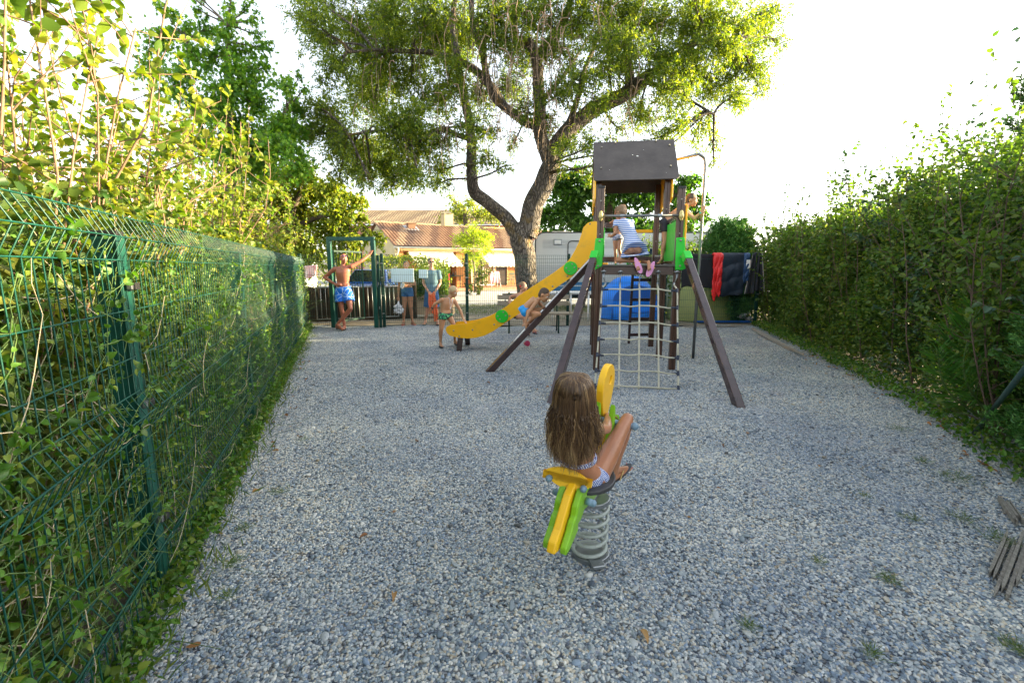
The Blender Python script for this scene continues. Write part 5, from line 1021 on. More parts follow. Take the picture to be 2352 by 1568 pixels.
for u_, v_, w_ in ((1452.7, 357.4, .012), (1463.7, 360.3, .02), (1385, 330, .008), (1478, 346, .006), (1400, 392, .006), (1530, 398, .005)):
    q = hit(u_, v_, tp(0, b0, za), Vector(tuple(ey*-.76+Z*.65)).normalized()); m = MB(); m.ell(q+(ey*-.76+Z*.65)*.0135, (w_, w_*.5, w_*.6), 7, 5); m.build('paint_chip', M_white, r1)
rn = Vector(tuple((ey*-.76+Z*.65))).normalized()
for s, t in ((.09, .3), (.91, .3), (.10, .84), (.27, .96), (.77, .96), (.93, .84)):
    q = tp(a0+(a1-a0)*s, b0+(bm-b0)*t, za+(zb_-za)*t)+rn*.012; m = MB(); m.cyl(q, q+rn*.018, .014, .011, 10); m.build('bolt', M_bolt, r1, smooth=True)
for a in (-.058, 1.178):
    pg = [(.98, 2.62), (1.20, 2.52), (1.45, 2.68), (1.60, 2.72), (1.75, 2.68), (2.0, 2.46), (2.2, 2.62), (2.2, 2.93), (1.6, 3.60), (.99, 2.93)]
    m = MB(); m.prism(pg, tp(a, 0, 0), ey, Z, ex, .022); m.build('gable_board', M_yel, tw, bevel=.006)
# bar, brackets, struts
b0_, b1_ = tp(.03, -.075, 2.235), tp(1.09, -.075, 2.225); m = MB(); m.cyl(b0_, b1_, .019, n=14); o = m.build('grab_bar', M_steel, tw, smooth=True)
for s in (.26, .75): m = MB(); q = b0_+(b1_-b0_)*s; m.cyl(q-ex*.03, q+ex*.03, .024, n=12); m.build('collar', M_galv, o)
for a, z in ((0, 2.235), (1.12, 2.225)):
    m = MB(); m.ell(tp(a, -.075, z), (.032, .035, .075)); m.ell(tp(a, -.085, z-.01), (.036, .04, .036)); m.build('bar_bracket', M_cream2, tw, smooth=True)
def strut(top, foot, nm='strut', w=.095): 
    m = MB(); m.beam(top, foot, w, w, up=(foot-top).cross(Vector((0, 0, 1))).cross(foot-top)); return m.build(nm, M_brd, tw, bevel=.008)
fl_, fr_ = G(1268, 918), G(1700, 932); tl, tr_ = tp(-.07, -.17, 1.70), tp(1.19, -.17, 1.69)
strut(tl, fl_-Z*.04+(fl_-tl)*.02); strut(tr_, fr_-Z*.04+(fr_-tr_)*.02)
sl0 = G(1125, 845); slt = tp(-.08, .12, 1.62); strut(slt, sl0-Z*.05+(sl0-slt)*.02)
for a, sg, tt in ((-.01, -1, tl), (1.13, 1, tr_)):
    foot = fl_ if sg < 0 else fr_; d = (foot-tt).normalized(); m = MB()
    m.cur = 0; top = tp(a, -.062, 1.92); q = MB()
    q.prism([(-.058, .0), (.058, .0), (.075 if sg > 0 else .058, -.20), (.16 if sg > 0 else .05, -.40), (.05 if sg > 0 else -.05, -.46), (-.05 if sg > 0 else -.16, -.40 if sg < 0 else -.46), (-.058 if sg > 0 else -.075, -.20)], top, ex, Z, ey, .03)
    bo = tt+d*.07; q.beam(bo-d*.08, bo+d*.07, .108, .108, up=d.cross(Vector((0, 0, 1))).cross(d)); o = q.build('strut_bracket', M_grn, tw, bevel=.012)
    for da, dz in ((0, -.04), (.02*sg, -.27), (.01*sg, -.40)): m = MB(); m.ell(top+ex*da-ey*.02+Z*dz, (.016, .012, .016), 10, 6); m.build('bolt', M_bolt, o, smooth=True)
# side panel (grooved green) and rails
m = MB()
for k in range(9): b = .10+k*.105; m.box(tp(1.12, b+.047, 1.87), (.03, .090, .62), TR)
m.box(tp(1.125, .56, 1.87), (.018, .94, .62), TR); m.build('side_panel', M_grn, tw, bevel=.008)
quick('side_rail', M_brd, .006, (1.09, 1.15, .05, 1.06, 1.54, 1.60)); quick('side_rail', M_brd, .006, (1.09, 1.15, .05, 1.06, 2.19, 2.25)); quick('side_rail', M_brd, .006, (1.09, 1.15, 1.18, 1.99, 1.60, 1.72))
quick('pole_panel', M_yel, .006, (1.185, 1.21, -.05, .12, 1.80, 2.38))
quick('back_rail', M_brd, .006, (.055, .42, 2.03, 2.08, 2.24, 2.34)); quick('back_rail', M_yel, .012, (.42, 1.06, 2.035, 2.075, 2.14, 2.20)); quick('back_rail', M_brd, .006, (.055, 1.06, 2.03, 2.08, 1.60, 1.70))
for a in (.16, .62, .40): m = MB(); m.cyl(tp(a, 2.055, 1.54), tp(a, 2.055, 2.25), .018, n=10); m.build('upright', M_grn, tw, smooth=True)
quick('toe_board', M_yel, .01, (-.02, .20, 1.18, 1.22, 1.54, 1.58))
# ladder
la = [tp(.735, 2.12, 1.50), tp(1.12-.02, 2.12, 1.50)]; lb = [G(1444, 785), G(1492, 784)]
for p, q in zip(la, lb): m = MB(); m.beam(p, q-Z*.03, .05, .07); m.build('ladder_rail', M_brd, tw, bevel=.005)
for t in (.16, .42, .68, .9): m = MB(); m.beam(la[0]+(lb[0]-la[0])*t, la[1]+(lb[1]-la[1])*t, .035, .06); m.build('rung', M_brd, tw, bevel=.004)
# steel pole
pb0 = G(1592, 817); m = MB(); tpz = Vector((pb0.x, pb0.y, 3.26)); m.tube([pb0-Z*.05]+[Vector((pb0.x, pb0.y, z)) for z in (1, 2, 3.1)]+spl([tpz-Z*.14, tpz-Z*.03-Vector((.03, 0, 0)), tpz+Vector((-.12, 0, .03))], 5)[1:]+[tp(1.22, 1.58, 3.31)], .024, 12); m.build('fire_pole', M_steel, tw, smooth=True)
# net
net = []                                           # columns of rope: top anchor, foot
ntop = [tp(.065, -.05, 1.445), tp(.31, -.05, 1.44), tp(.585, -.05, 1.44), tp(.845, -.05, 1.44), tp(1.11, -.05, 1.44)]
nfoot = [G(1366, 890), G(1421, 893), G(1467, 893), G(1513, 894), G(1558, 893)]
vr = [[0, 664, 664, 664, 668], [0, 702, 702, 704, 707], [0, 741, 741, 742, 747], [0, 778, 778, 779, 784], [0, 814, 814, 817, 822], [0, 850, 852, 854, 858], [0, 886, 888, 891, 892]]
for r_ in vr: r_[0] = r_[1]+1
cols = []
for j in range(5):
    a, b = ntop[j], nfoot[j]; n_ = Vector((0, (a.z-b.z), -(a.y-b.y))).normalized(); pts = []
    for r_ in vr:                                  # point of the rope's line that shows at this pixel row
        lo_, hi = 0, 1
        for _ in range(30):
            t = (lo_+hi)/2; q = a+(b-a)*t; d = q-CAM0; v = 784-FOC*(d.y*_sp+d.z*_cp)/(d.y*_cp-d.z*_sp)
            if v < r_[j]: lo_ = t
            else: hi = t
        pts.append(a+(b-a)*t)
    top = a.copy(); cols.append(pts); m = MB(); start = top-Z*.16+(pts[0]-top)*.12
    if j in (0, 4): start = start+ex*(.035 if j == 0 else -.035); pts_in = [p+ex*(.01 if j == 0 else -.0) for p in pts]
    m.tube(spl([start]+pts+([b+Z*.01] if j not in (0, 4) else []), 3), .0115, 8); ro = m.build('net_rope', M_rope, tw, smooth=True)
    m = MB(); m.tube([top-Z*.02-ex*.012, top-Z*.085, start+Z*.02], .008, 6); m.tube([top-Z*.02+ex*.012, top-Z*.085+ex*.006, start+Z*.02], .008, 6); m.cyl(top-ey*.02, top-ey*.03-Z*.0, .02); m.box(top-Z*.005-ey*.0, (.075, .03, .02), TR); m.cyl(start+Z*.035, start-Z*.03, .0145); m.build('shackle', M_galv, ro, smooth=True)
for i in range(7):
    for j in range(4):
        p, q = cols[j][i], cols[j+1][i]; sg = .012*(1 if i < 6 else .3)*random.uniform(.7, 1.3)*(1 if j % 2 else -.4)
        m = MB(); m.tube(spl([p, p+(q-p)*.25-Z*sg*.4, p+(q-p)*.5-Z*sg, p+(q-p)*.75-Z*sg*.6, q], 3), .0108, 8); m.build('net_rope', M_rope, tw, smooth=True)
    for j in (1, 2, 3): m = MB(); m.ell(cols[j][i], (.021, .02, .021), 10, 8); m.build('knot_ball', M_rope, tw, smooth=True)
    for j, s in ((0, 1), (4, -1)):
        c = cols[j][i]; dd = (cols[j][i]-cols[j][i-1]).normalized() if i else (cols[j][1]-cols[j][0]).normalized(); m = MB(); m.cyl(c-dd*.035, c+dd*.035, .017, n=10); m.cyl(c, c+ex*s*.085, .0145, n=10); m.build('net_clamp', M_conn, tw)
# slide
outl = [(1371, 509), (1366, 508), (1351, 511), (1340, 522), (1337, 533), (1329, 557), (1321, 574), (1310.5, 592.5), (1296, 608), (1270, 627), (1232, 652), (1191, 679), (1165, 702), (1140, 718), (1113, 731.5), (1085.5, 740), (1064, 744), (1035, 745.6), (1026, 750), (1023.6, 757), (1027, 765), (1035, 771.5), (1054, 775.5), (1074, 777), (1093, 775.5), (1113, 770.5), (1132, 761), (1161.6, 741), (1191, 721), (1230, 694), (1269, 667), (1327.6, 626), (1347, 610.5), (1361, 595), (1371, 577)]
bs_ = 1.06; so_ = tp(0, bs_, 0); pl_ = []
for u, v in outl: q = hit(u, v, so_, ey)-so_; pl_.append((q.dot(ex), q.z))
for k in (0, 1): m = MB(); m.prism(pl_, tp(0, bs_+k*.50, 0), ex, Z, ey, .019); m.build('slide_side', M_yel, tw, bevel=.004)
low = [pl_[i] for i in range(len(pl_)-1, 19, -1)]; m = MB(); M_chute = mat('slide bed', (.55, .50, .40), .35, .05, 3)
m.grid(lambda s, t: tp(0, bs_+.012+.476*s, 0)+ex*np.interp(t*(len(low)-1), range(len(low)), [x for x, _ in low])+Z*(np.interp(t*(len(low)-1), range(len(low)), [z for _, z in low])+.05), 2, 40); m.build('slide_bed', M_chute, tw, smooth=True, solid=.01)
def onsl(u, v): return hit(u, v, tp(0, bs_-.010, 0), ey)
for u, v in ((1310.5, 616), (1153, 726)):
    c = onsl(u, v); m = MB(); m.cyl(c, c-ey*.026, .118, n=36); o = m.build('disc', M_grn, tw, bevel=.006)
    for du, dv in ((3.7, -9.5), (9, -1.5), (-9.5, -.5), (-4.2, 6.8)): q = onsl(u+du, v+dv)-ey*.024; m = MB(); m.ell(q, (.0155, .011, .0155), 10, 6); m.build('bolt', M_bolt, o, smooth=True)
for x, y in ((337, 1242), (560, 1233), (404, 1307), (815, 1170), (996, 1070), (1502, 720), (1676, 603), (1808, 510)):
    q = onsl(976.2+.1952*x, 516.8+.1952*y); m = MB(); m.ell(q, (.0165, .012, .0165), 10, 6); m.build('bolt', M_bolt, tw, smooth=True)
q = onsl(1355, 514); m = MB(); m.ell(q, (.016, .012, .016), 10, 6); m.build('bolt', M_bolt, tw, smooth=True)
for u, v, b in ((1054, 803, bs_+.03), (1075, 789, bs_+.47)):
    c = hit(1058 if b < 1.3 else 1073, 776, tp(0, b, 0), ey); f_ = G(u, v); m = MB(); m.beam(c+Z*.03, Vector((f_.x, f_.y, -.05)), .10, .05, up=(0, 1, 0)); m.build('slide_foot', M_brd, tw, bevel=.006)

# ================================================================ spring rider
M_spr = mat('pale grey spring', (.36, .40, .36), .45, .15, 10, .1, 60, dirt=.45); M_cap = mat('blue grey cap', (.16, .26, .34), .4, .1, 10); M_seat = mat('dark seat board', (.035, .036, .038), .5, .2, 10, .1, 60)
sr = thing('spring_rider', 'yellow and green board animal on a pale coil spring, ridden by the long haired girl', 'spring rider', (.41, 2.21, 0))
RC = Vector((.392, 2.22, 0)); rf = Vector((.454, .891, 0)).normalized(); rr_ = Vector((rf.y, -rf.x, 0))
lean = Vector((-.03, -.09, 0))
ROLL = R(4)
def rp_(f, s, z): s, z = s*math.cos(ROLL)+(z-.42)*math.sin(ROLL), .42+(z-.42)*math.cos(ROLL)-s*math.sin(ROLL); return RC+rf*f+rr_*s+Z*z+lean*max(0, (z-.25))*.9
Zr = (Z*math.cos(ROLL)+rr_*math.sin(ROLL)); Rr = (rr_*math.cos(ROLL)-Z*math.sin(ROLL))
m = MB(); turns = 5.6; n = 200; pts = []
for i in range(n+1):
    t = i/n; a = t*turns*2*math.pi+.6; pts.append(Vector((.413+.012*t+.084*math.cos(a), 2.215+.02*t+.084*math.sin(a), .005+.285*max(0, min(1, (t-.03)/.95)))))
m.tube(pts, .0098, 10); m.build('coil_spring', M_spr, sr, smooth=True)
m = MB(); m.box((.43, 2.12, .012), (.07, .10, .02), .2); m.cyl((.42, 2.22, -.02), (.42, 2.22, .012), .10, n=24); m.build('base_plate', M_galv, sr, bevel=.004)
m = MB(); m.cyl(Vector((.425, 2.235, .285)), Vector((.425, 2.235, .31)), .09, n=24); m.box(rp_(0, 0, .33), (.10, .24, .04), Matrix((rr_, rf, Z)).transposed()); m.build('spring_clamp', M_galv, sr, bevel=.004)
# boards: profile in (forward, up)
mid = [(-.10, .34), (-.20, .38), (-.27, .36), (-.32, .30), (-.39, .255), (-.455, .275), (-.44, .32), (-.39, .355), (-.345, .41), (-.29, .475), (-.20, .515), (-.10, .45), (.12, .44), (.24, .50), (.30, .66), (.345, .64), (.34, .46), (.25, .36), (.12, .32)]
m = MB(); m.prism(mid, rp_(0, 0, 0)-lean*0+Vector((-.012, -.02, 0)), rf, Zr, Rr, .040); m.build('middle_board', M_yel2, sr, bevel=.008)
side = [(-.08, .34), (-.18, .36), (-.22, .33), (-.255, .33), (-.25, .295), (-.29, .28), (-.35, .255), (-.40, .25), (-.405, .285), (-.35, .335), (-.325, .375), (-.30, .385), (-.29, .43), (-.235, .485), (-.20, .50), (-.165, .48), (-.10, .44), (.13, .43), (.20, .52), (.235, .64), (.25, .77), (.275, .66), (.33, .635), (.36, .68), (.385, .65), (.36, .53), (.28, .40), (.12, .32)]
for s in (-1, 1): m = MB(); m.prism(side, rp_(0, s*.041, 0)+Vector((-.012, -.02, 0)), rf, Zr, Rr, .034); m.build('side_board', M_lime, sr, bevel=.008)
m = MB(); hc_ = rp_(.38, -.045, .83); q = [(.145*math.cos(2*math.pi*i/40)*1.0+.0, .150*math.sin(2*math.pi*i/40)) for i in range(40)]; hole = [(.03+.026*math.cos(2*math.pi*i/20), .045+.026*math.sin(2*math.pi*i/20)) for i in range(20)]
# disc head with a round eye hole, tapering to the neck
outer = []
for i in range(80):
    a = 2*math.pi*i/80; x, z = .125*math.cos(a), .13*math.sin(a)
    if z < 0: x *= (1-.35*abs(z/.13)); z *= 1.55
    outer.append((x, z))
inner = [(.03+.026*math.cos(2*math.pi*i/80), .035+.026*math.sin(2*math.pi*i/80)) for i in range(80)]
vs = []
for sd_ in (-1, 1):
    for ring in (outer, inner): vs += [hc_+rf*x+Zr*z+Rr*sd_*.019 for x, z in ring]
fs = []
for i in range(80):
    j = (i+1) % 80; fs += [[i, 80+i, 80+j, j], [160+i, 160+j, 240+j, 240+i], [i, j, 160+j, 160+i], [80+i, 240+i, 240+j, 80+j]]
mk('head_board', vs, fs, M_yel2, sr, bevel=.006)
m = MB(); m.cyl(rp_(.30, -.15, .655), rp_(.30, .15, .655), .0155, n=12); m.build('handle', M_cap, sr, smooth=True)
for s in (-.155, .155): m = MB(); m.ell(rp_(.30, s, .655), (.022, .022, .022)); m.build('grip_end', M_cap, sr, smooth=True)
# seat and backrest
q = []
for i in range(40): a = 2*math.pi*i/40; q.append((.145*math.cos(a)*(1-.12*math.sin(a)), .185*math.sin(a)))
m = MB(); m.prism(q, rp_(.0, .0, .435), rr_, (rf*.985+Z*.17*0).normalized(), Z, .022); m.build('seat', M_seat, sr, bevel=.006)
q = []
for i in range(48):
    a = 2*math.pi*i/48; x = .118*abs(math.cos(a))**.62*(1 if math.cos(a) > 0 else -1); z = .046*abs(math.sin(a))**.75*(1 if math.sin(a) > 0 else -1); q.append((x, z+(.010*math.cos(x*26)-.008)*(1 if z > 0 else -1)))
bc = rp_(-.215, -.035, .515); bax = (rr_*.97+rf*.12-Z*.15).normalized(); up_ = (Z*.90+rf*.22).normalized(); m = MB(); m.prism(q, bc, bax, up_, bax.cross(up_), .026); m.build('backrest', M_yel2, sr, bevel=.009)
nb = bax.cross(up_); nb = nb if nb.y < 0 else -nb
for s in (-.083, .083): m = MB(); m.cyl(bc+bax*s+nb*.01-up_*.02, bc+bax*s+nb*.035-up_*.02, .0165, n=8); m.ell(bc+bax*s+nb*.036-up_*.02, (.013, .013, .013)); m.build('cap_bolt', M_cap, sr, smooth=True)
for s in (-.062, .062): m = MB(); m.cyl(rp_(-.20, s, .415), rp_(-.20, s*1.5, .415), .0175, n=10); m.ell(rp_(-.20, s*1.52, .415), (.0175, .0175, .0175)); m.build('cap_bolt', M_cap, sr, smooth=True)
m = MB(); m.cyl(rp_(.22, -.11, .285), rp_(.22, .11, .285), .012, n=10); m.beam(rp_(.22, 0, .28), rp_(.10, 0, .33), .05, .03); m.build('footrest', M_galv, sr, smooth=True)
# ================================================================ people
def skin(name, c, rough=.45, var=.10):
    m = mat(name, c, rough, var, 9, .05, 120); b = m.node_tree.nodes['Principled BSDF']; b.inputs['Subsurface Weight'].default_value = .12
    b.inputs['Subsurface Radius'].default_value = (.02, .008, .004); return m
S_tan = skin('tanned skin', (.40, .19, .10)); S_man = skin('sunburnt skin', (.38, .13, .075)); S_fair = skin('lightly tanned skin', (.52, .27, .17)); S_boy = skin('golden tanned skin', (.48, .24, .12)); S_girl = skin('warm tanned skin', (.40, .18, .095), .35)
def hairmat(name, c1, c2): return mat(name, c1, .5, .2, 30, .5, 160, col2=c2, stretch=(6, 6, 1))
H_brown = hairmat('brown hair', (.035, .02, .012), (.10, .055, .03)); H_blond = hairmat('blond hair', (.42, .30, .14), (.62, .48, .26)); H_grey = hairmat('greying dark hair', (.05, .045, .04), (.14, .13, .12)); H_light = hairmat('light brown hair', (.14, .075, .035), (.32, .20, .10))
M_eye = mat('eye white', (.7, .7, .68), .2, .02); M_iris = mat('dark iris', (.03, .02, .015), .2, .1); M_lip = mat('lips', (.38, .10, .09), .4, .05); M_lens = mat('dark lens', (.006, .006, .008), .1, .1); M_nail = mat('coral nail', (.75, .10, .08), .25, .03)
class Kit(MB):
    def cap(s, a, b, ra, rb=None, n=12):
        a, b = Vector(a), Vector(b); rb = ra if rb is None else rb; d = b-a; L = max(d.length, 1e-5); d = d/L; pts, rs = [], []
        for k in range(1, 5): t = math.pi/2*(1-k/4.001); pts.append(a-d*ra*math.sin(t)); rs.append(ra*math.cos(t))
        for k in range(1, 5): t = math.pi/2*(k/4.001); pts.append(b+d*rb*math.sin(t)); rs.append(rb*math.cos(t))
        pts.insert(4, a+d*L*.5); rs.insert(4, (ra+rb)/2)
        return s.tube(pts, rs, n)
    def limb(s, pts, rs, k=4, n=12):
        q = spl(pts, k); r = np.interp(np.linspace(0, len(pts)-1, len(q)), range(len(pts)), rs); s.tube(q, list(r), n)
        s.ell(q[0], rs[0], 10, 8); s.ell(q[-1], rs[-1], 10, 8); return s
    def loft(s, secs, n=20):
        """secs: (centre, X axis, Y axis, rx, ry); closed ends"""
        base = len(s.v)
        for c, X, Y, rx, ry in secs:
            for j in range(n): a = 2*math.pi*j/n; s.v.append(Vector(c)+X*math.cos(a)*rx+Y*math.sin(a)*ry)
        for i in range(len(secs)-1):
            for j in range(n): s.f.append([base+i*n+j, base+i*n+(j+1) % n, base+(i+1)*n+(j+1) % n, base+(i+1)*n+j]); s.m.append(s.cur)
        s.f += [[base+j for j in range(n)][::-1], [base+(len(secs)-1)*n+j for j in range(n)]]; s.m += [s.cur]*2; return s
    def fuse(s, name, m, parent, vox=.009, it=5, fac=.6, world=True):
        o = s.build(name, m, parent, world=world); r = o.modifiers.new('one surface', 'REMESH'); r.mode = 'VOXEL'; r.voxel_size = vox; r.use_smooth_shade = True
        if it: q = o.modifiers.new('soften', 'SMOOTH'); q.factor = fac; q.iterations = it
        return o
def frame(F, U):
    F = Vector(F).normalized(); U = Vector(U); U = (U-F*U.dot(F)).normalized(); S_ = F.cross(U); return F, U, S_          # forward, up, its right side
def head_geo(k, hc, F, U, S_, hs, ears=True):
    rot = Matrix((S_, F, U)).transposed()
    k.ell(hc+U*.018*hs-F*.006*hs, (.074*hs, .092*hs, .092*hs), 18, 14, rot); k.ell(hc+F*.034*hs-U*.045*hs, (.056*hs, .056*hs, .070*hs), 16, 12, rot)
    k.ell(hc+F*.058*hs-U*.095*hs, (.026*hs, .026*hs, .020*hs), 10, 8, rot); k.cap(hc+F*.085*hs+U*.006*hs, hc+F*.103*hs-U*.032*hs, .0085*hs, .0125*hs, 8)
    for s in (-1, 1):
        k.ell(hc+F*.070*hs-U*.030*hs+S_*s*.036*hs, (.022*hs, .020*hs, .022*hs), 10, 8, rot)
        k.cap(hc+F*.078*hs+U*.026*hs+S_*s*.014*hs, hc+F*.070*hs+U*.026*hs+S_*s*.046*hs, .0095*hs, .008*hs, 8)
        if ears: k.ell(hc-F*.008*hs-U*.012*hs+S_*s*.077*hs, (.010*hs, .020*hs, .032*hs), 10, 8, rot)
    k.ell(hc+F*.082*hs-U*.062*hs, (.022*hs, .010*hs, .010*hs), 10, 6, rot)
def face(root, hc, F, U, S_, hs, brow=None, eyes=True):
    rot = Matrix((S_, F, U)).transposed()
    for s in (-1, 1):
        if eyes:
            m = MB(); m.cur = 0; m.ell(hc+F*.0735*hs+S_*s*.031*hs, .0125*hs, 10, 8); m.cur = 1; m.ell(hc+F*.0835*hs+S_*s*.031*hs, (.0055*hs, .0045*hs, .0055*hs), 8, 6, rot); m.build('eye', [M_eye, M_iris], root, smooth=True)
        if brow: m = Kit(); m.cap(hc+F*.090*hs+U*.028*hs+S_*s*.016*hs, hc+F*.080*hs+U*.030*hs+S_*s*.046*hs, .0042*hs, .003*hs, 6); m.build('eyebrow', brow, root, smooth=True)
    m = MB(); m.ell(hc+F*.092*hs-U*.060*hs, (.021*hs, .006*hs, .004*hs), 10, 6, rot); m.ell(hc+F*.0905*hs-U*.068*hs, (.017*hs, .007*hs, .005*hs), 10, 6, rot); m.build('lips', M_lip, root, smooth=True)
def hand_geo(k, wr, d, curl, s, thumb, bend=.45, spread=.0):
    """wrist, direction, curl direction, scale, side of the thumb"""
    d = Vector(d).normalized(); c = Vector(curl); c = (c-d*c.dot(d)).normalized(); l = d.cross(c)*thumb
    for i in range(4): k.cap(wr+d*.012*s+l*(1.5-i)*.012*s, wr+d*.082*s+l*(1.5-i)*.0195*s, .0135*s, .0115*s, 8)
    for i, (L, sp) in enumerate(((.90, .020), (1.0, .007), (.93, -.007), (.74, -.021))):
        p = wr+d*.085*s+l*(1.5-i)*.0195*s; dd = (d+l*sp*spread*10).normalized(); 
        for j, seg in enumerate((.040, .026, .021)):
            an = bend*(j+.5); q = dd*math.cos(an)+c*math.sin(an); e = p+q*seg*L*s; k.cap(p, e, (.0088-.0009*j)*s, (.0082-.0010*j)*s, 8); p = e
    p = wr+d*.028*s+l*.026*s; dd = (d*.62+l*.75+c*.25).normalized(); e = p+dd*.044*s; k.cap(p, e, .0135*s, .0108*s, 8); dd = (d*.82+l*.30+c*.45).normalized(); f = e+dd*.032*s; k.cap(e, f, .0102*s, .0085*s, 8); k.cap(f, f+(dd+c*.3).normalized()*.022*s, .0085*s, .0072*s, 8)
def foot_geo(k, an, toe, s, up=Z, toes=False):
    an, toe = Vector(an), Vector(toe); d = (toe-an); d = (d-up*d.dot(up)).normalized(); l = d.cross(up); h = an-up*.055*s
    k.cap(an, h-d*.02*s, .034*s, .031*s, 10); base = toe-d*.045*s; base = base
    for q in (-1, 1): k.cap(h-d*.022*s+l*q*.006*s, base+l*q*.018*s, .026*s, .019*s, 10)
    k.cap(an+d*.01*s, base+up*.012*s, .034*s, .018*s, 10)
    for i in range(5): a = base+l*(i-2)*.0165*s+up*.0*s; L = (.050, .046, .042, .036, .030)[i if True else 4-i]; k.cap(a, a+d*L*s, .0105*s, .0085*s, 8)
    return h, base, d, l
def sandal(root, an, toe, s, m, ms, up=Z, name='flip_flop', th_=.014, lab=None):
    an, toe = Vector(an), Vector(toe); d = (toe-an); d = (d-up*d.dot(up)).normalized(); l = d.cross(up); h = an-up*(.055+.026+.008)*s; L = (toe-an).dot(d)+.075*s; c0 = h-d*.055*s
    pts = []
    for i in range(28):
        a = 2*math.pi*i/28; x = math.cos(a); y = math.sin(a); wd = .036+.012*(x*.5+.5); pts.append((L/2+L/2*x*1.0+.0*s, y*wd*s*(1-.1*abs(x))))
    mm = MB(); mm.prism(pts, c0, d, l, up, th_*s); o = mm.build(name, m, root, bevel=.003)
    t = h+d*(L*.66-.05*s); k = MB()
    for q in (-1, 1): k.tube(spl([h+d*.02*s+l*q*.040*s, h+d*.07*s+l*q*.034*s+up*.035*s, t+up*.032*s, t+d*.02*s+up*.002*s], 4), .006*s, 6)
    k.build('strap', ms, o, smooth=True); 
    if lab: o['label'] = lab
    return o
def person(lab, J, s, sk, F, U=Z, hs=None, hair=None, vox=.009, tor=None, extra=None, bodyF=None, female=False, toes=False, hands=None, it=5, thick=1., cat='person', brow=None, eyes=True, grp=None):
    """J: joints in the world. s: size relative to a grown man"""
    J = {k: Vector(v) for k, v in J.items()}; hs = hs or s; F, U, S_ = frame(F, U); root = thing('person', lab, 'person', (J['pel'].x, J['pel'].y, min(J[k].z for k in J)-.08*s), 0, grp); k = Kit()
    bF = Vector(bodyF or F); up = (J['nek']-J['pel']).normalized(); che = J.get('che', J['pel'].lerp(J['nek'], .66)); wai = J.get('wai', J['pel'].lerp(che, .45))
    X = (J['shR']-J['shL']).normalized(); XH = (J['hiR']-J['hiL']); XH = XH.normalized() if XH.length > .01 else X
    def YY(x, u): return x.cross(u).normalized()
    t = thick; Y1 = YY(X, up); Y0 = YY(XH, up); w_ = (J['shR']-J['shL']).length/2
    hipw = (.150 if not female else .155)*s*t; waw = (.135 if not female else .115)*s*t
    secs = [(J['pel']-up*.085*s, XH, Y0, hipw*.62, .085*s*t), (J['pel']-up*.03*s, XH, Y0, hipw*1.04, .112*s*t), (J['pel']+up*.05*s, XH, Y0, hipw*.98, .105*s*t), (wai, (X+XH).normalized(), (Y0+Y1).normalized(), waw, .092*s*t),
            (che-up*.02*s, X, Y1, .152*s*t, .108*s*t), (che+up*.07*s, X, Y1, min(.165*s*t, w_*.98), .105*s*t), (J['nek']-up*.055*s, X, Y1, w_*.80, .075*s*t), (J['nek']-up*.01*s, X, Y1, .065*s, .052*s)]
    k.loft(secs); k.cap(J['nek']-up*.03*s, J['head']-U*.05*hs-F*.015*hs, .052*s, .050*hs, 12)
    for q in ('L', 'R'):
        sh, el, wr, ha = J['sh'+q], J['el'+q], J['wr'+q], J['ha'+q]; k.limb([sh, sh.lerp(el, .4), el], [.054*s*t, .045*s*t, .035*s*t]); k.limb([el, el.lerp(wr, .35), wr], [.036*s*t, .038*s*t, .024*s]); k.cap(J['nek']-up*.05*s, sh, .045*s, .050*s*t)
        cu = (hands or {}).get(q, {}); cd = cu.get('curl', tuple(-Z)); hand_geo(k, wr, (ha-wr), cd, s*1.0, cu.get('thumb', 1 if q == 'L' else -1), cu.get('bend', .35))
        hi, kn, an, to = J['hi'+q], J['kn'+q], J['an'+q], J['to'+q]; bk = -Y0 if Y0.dot(bF) > 0 else Y0
        k.limb([hi, hi.lerp(kn, .35), hi.lerp(kn, .75), kn], [.088*s*t, .083*s*t, .062*s*t, .052*s*t]); ca = kn.lerp(an, .32); n_ = (kn-hi).cross(an-kn); cb = Vector((0, 0, 0))
        k.limb([kn, ca+bk*.012*s, kn.lerp(an, .7), an], [.050*s*t, .052*s*t, .036*s*t, .032*s]); foot_geo(k, an, to, s, J.get('up'+q, Z), toes)
    head_geo(k, J['head'], F, U, S_, hs); 
    if extra: extra(k, J, locals())
    body = k.fuse('body', sk, root, vox, it); face(root, J['head'], F, U, S_, hs, brow or hair, eyes)
    root['_'] = 1; del root['_']; return root, J, (F, U, S_, hs, up, X, XH, Y0, Y1, che, wai, w_, secs)
def shortsgeo(J, fr, s, t1, fl, w=1.13, top=.06):
    F, U, S_, hs, up, X, XH, Y0, Y1, che, wai, w_, secs = fr; k = Kit(); p = J['pel']
    k.loft([(p-up*.10*s, XH, Y0, .125*s*w, .11*s*w), (p-up*.03*s, XH, Y0, .158*s*w, .118*s*w), (p+up*(top-.02)*s, XH, Y0, .150*s*w, .108*s*w), (p+up*top*s, XH, Y0, .147*s*w, .106*s*w)])
    for q in ('L', 'R'): hi, kn = J['hi'+q], J['kn'+q]; e = hi.lerp(kn, t1); k.tube([hi, hi.lerp(kn, t1*.5), e, e+(kn-hi).normalized()*.002], [.094*s*w, .094*s*w*(1+fl*.5), .088*s*w*(1+fl), .088*s*w*(1+fl)], 18); k.ell(hi, .094*s*w, 12, 8)
    return k
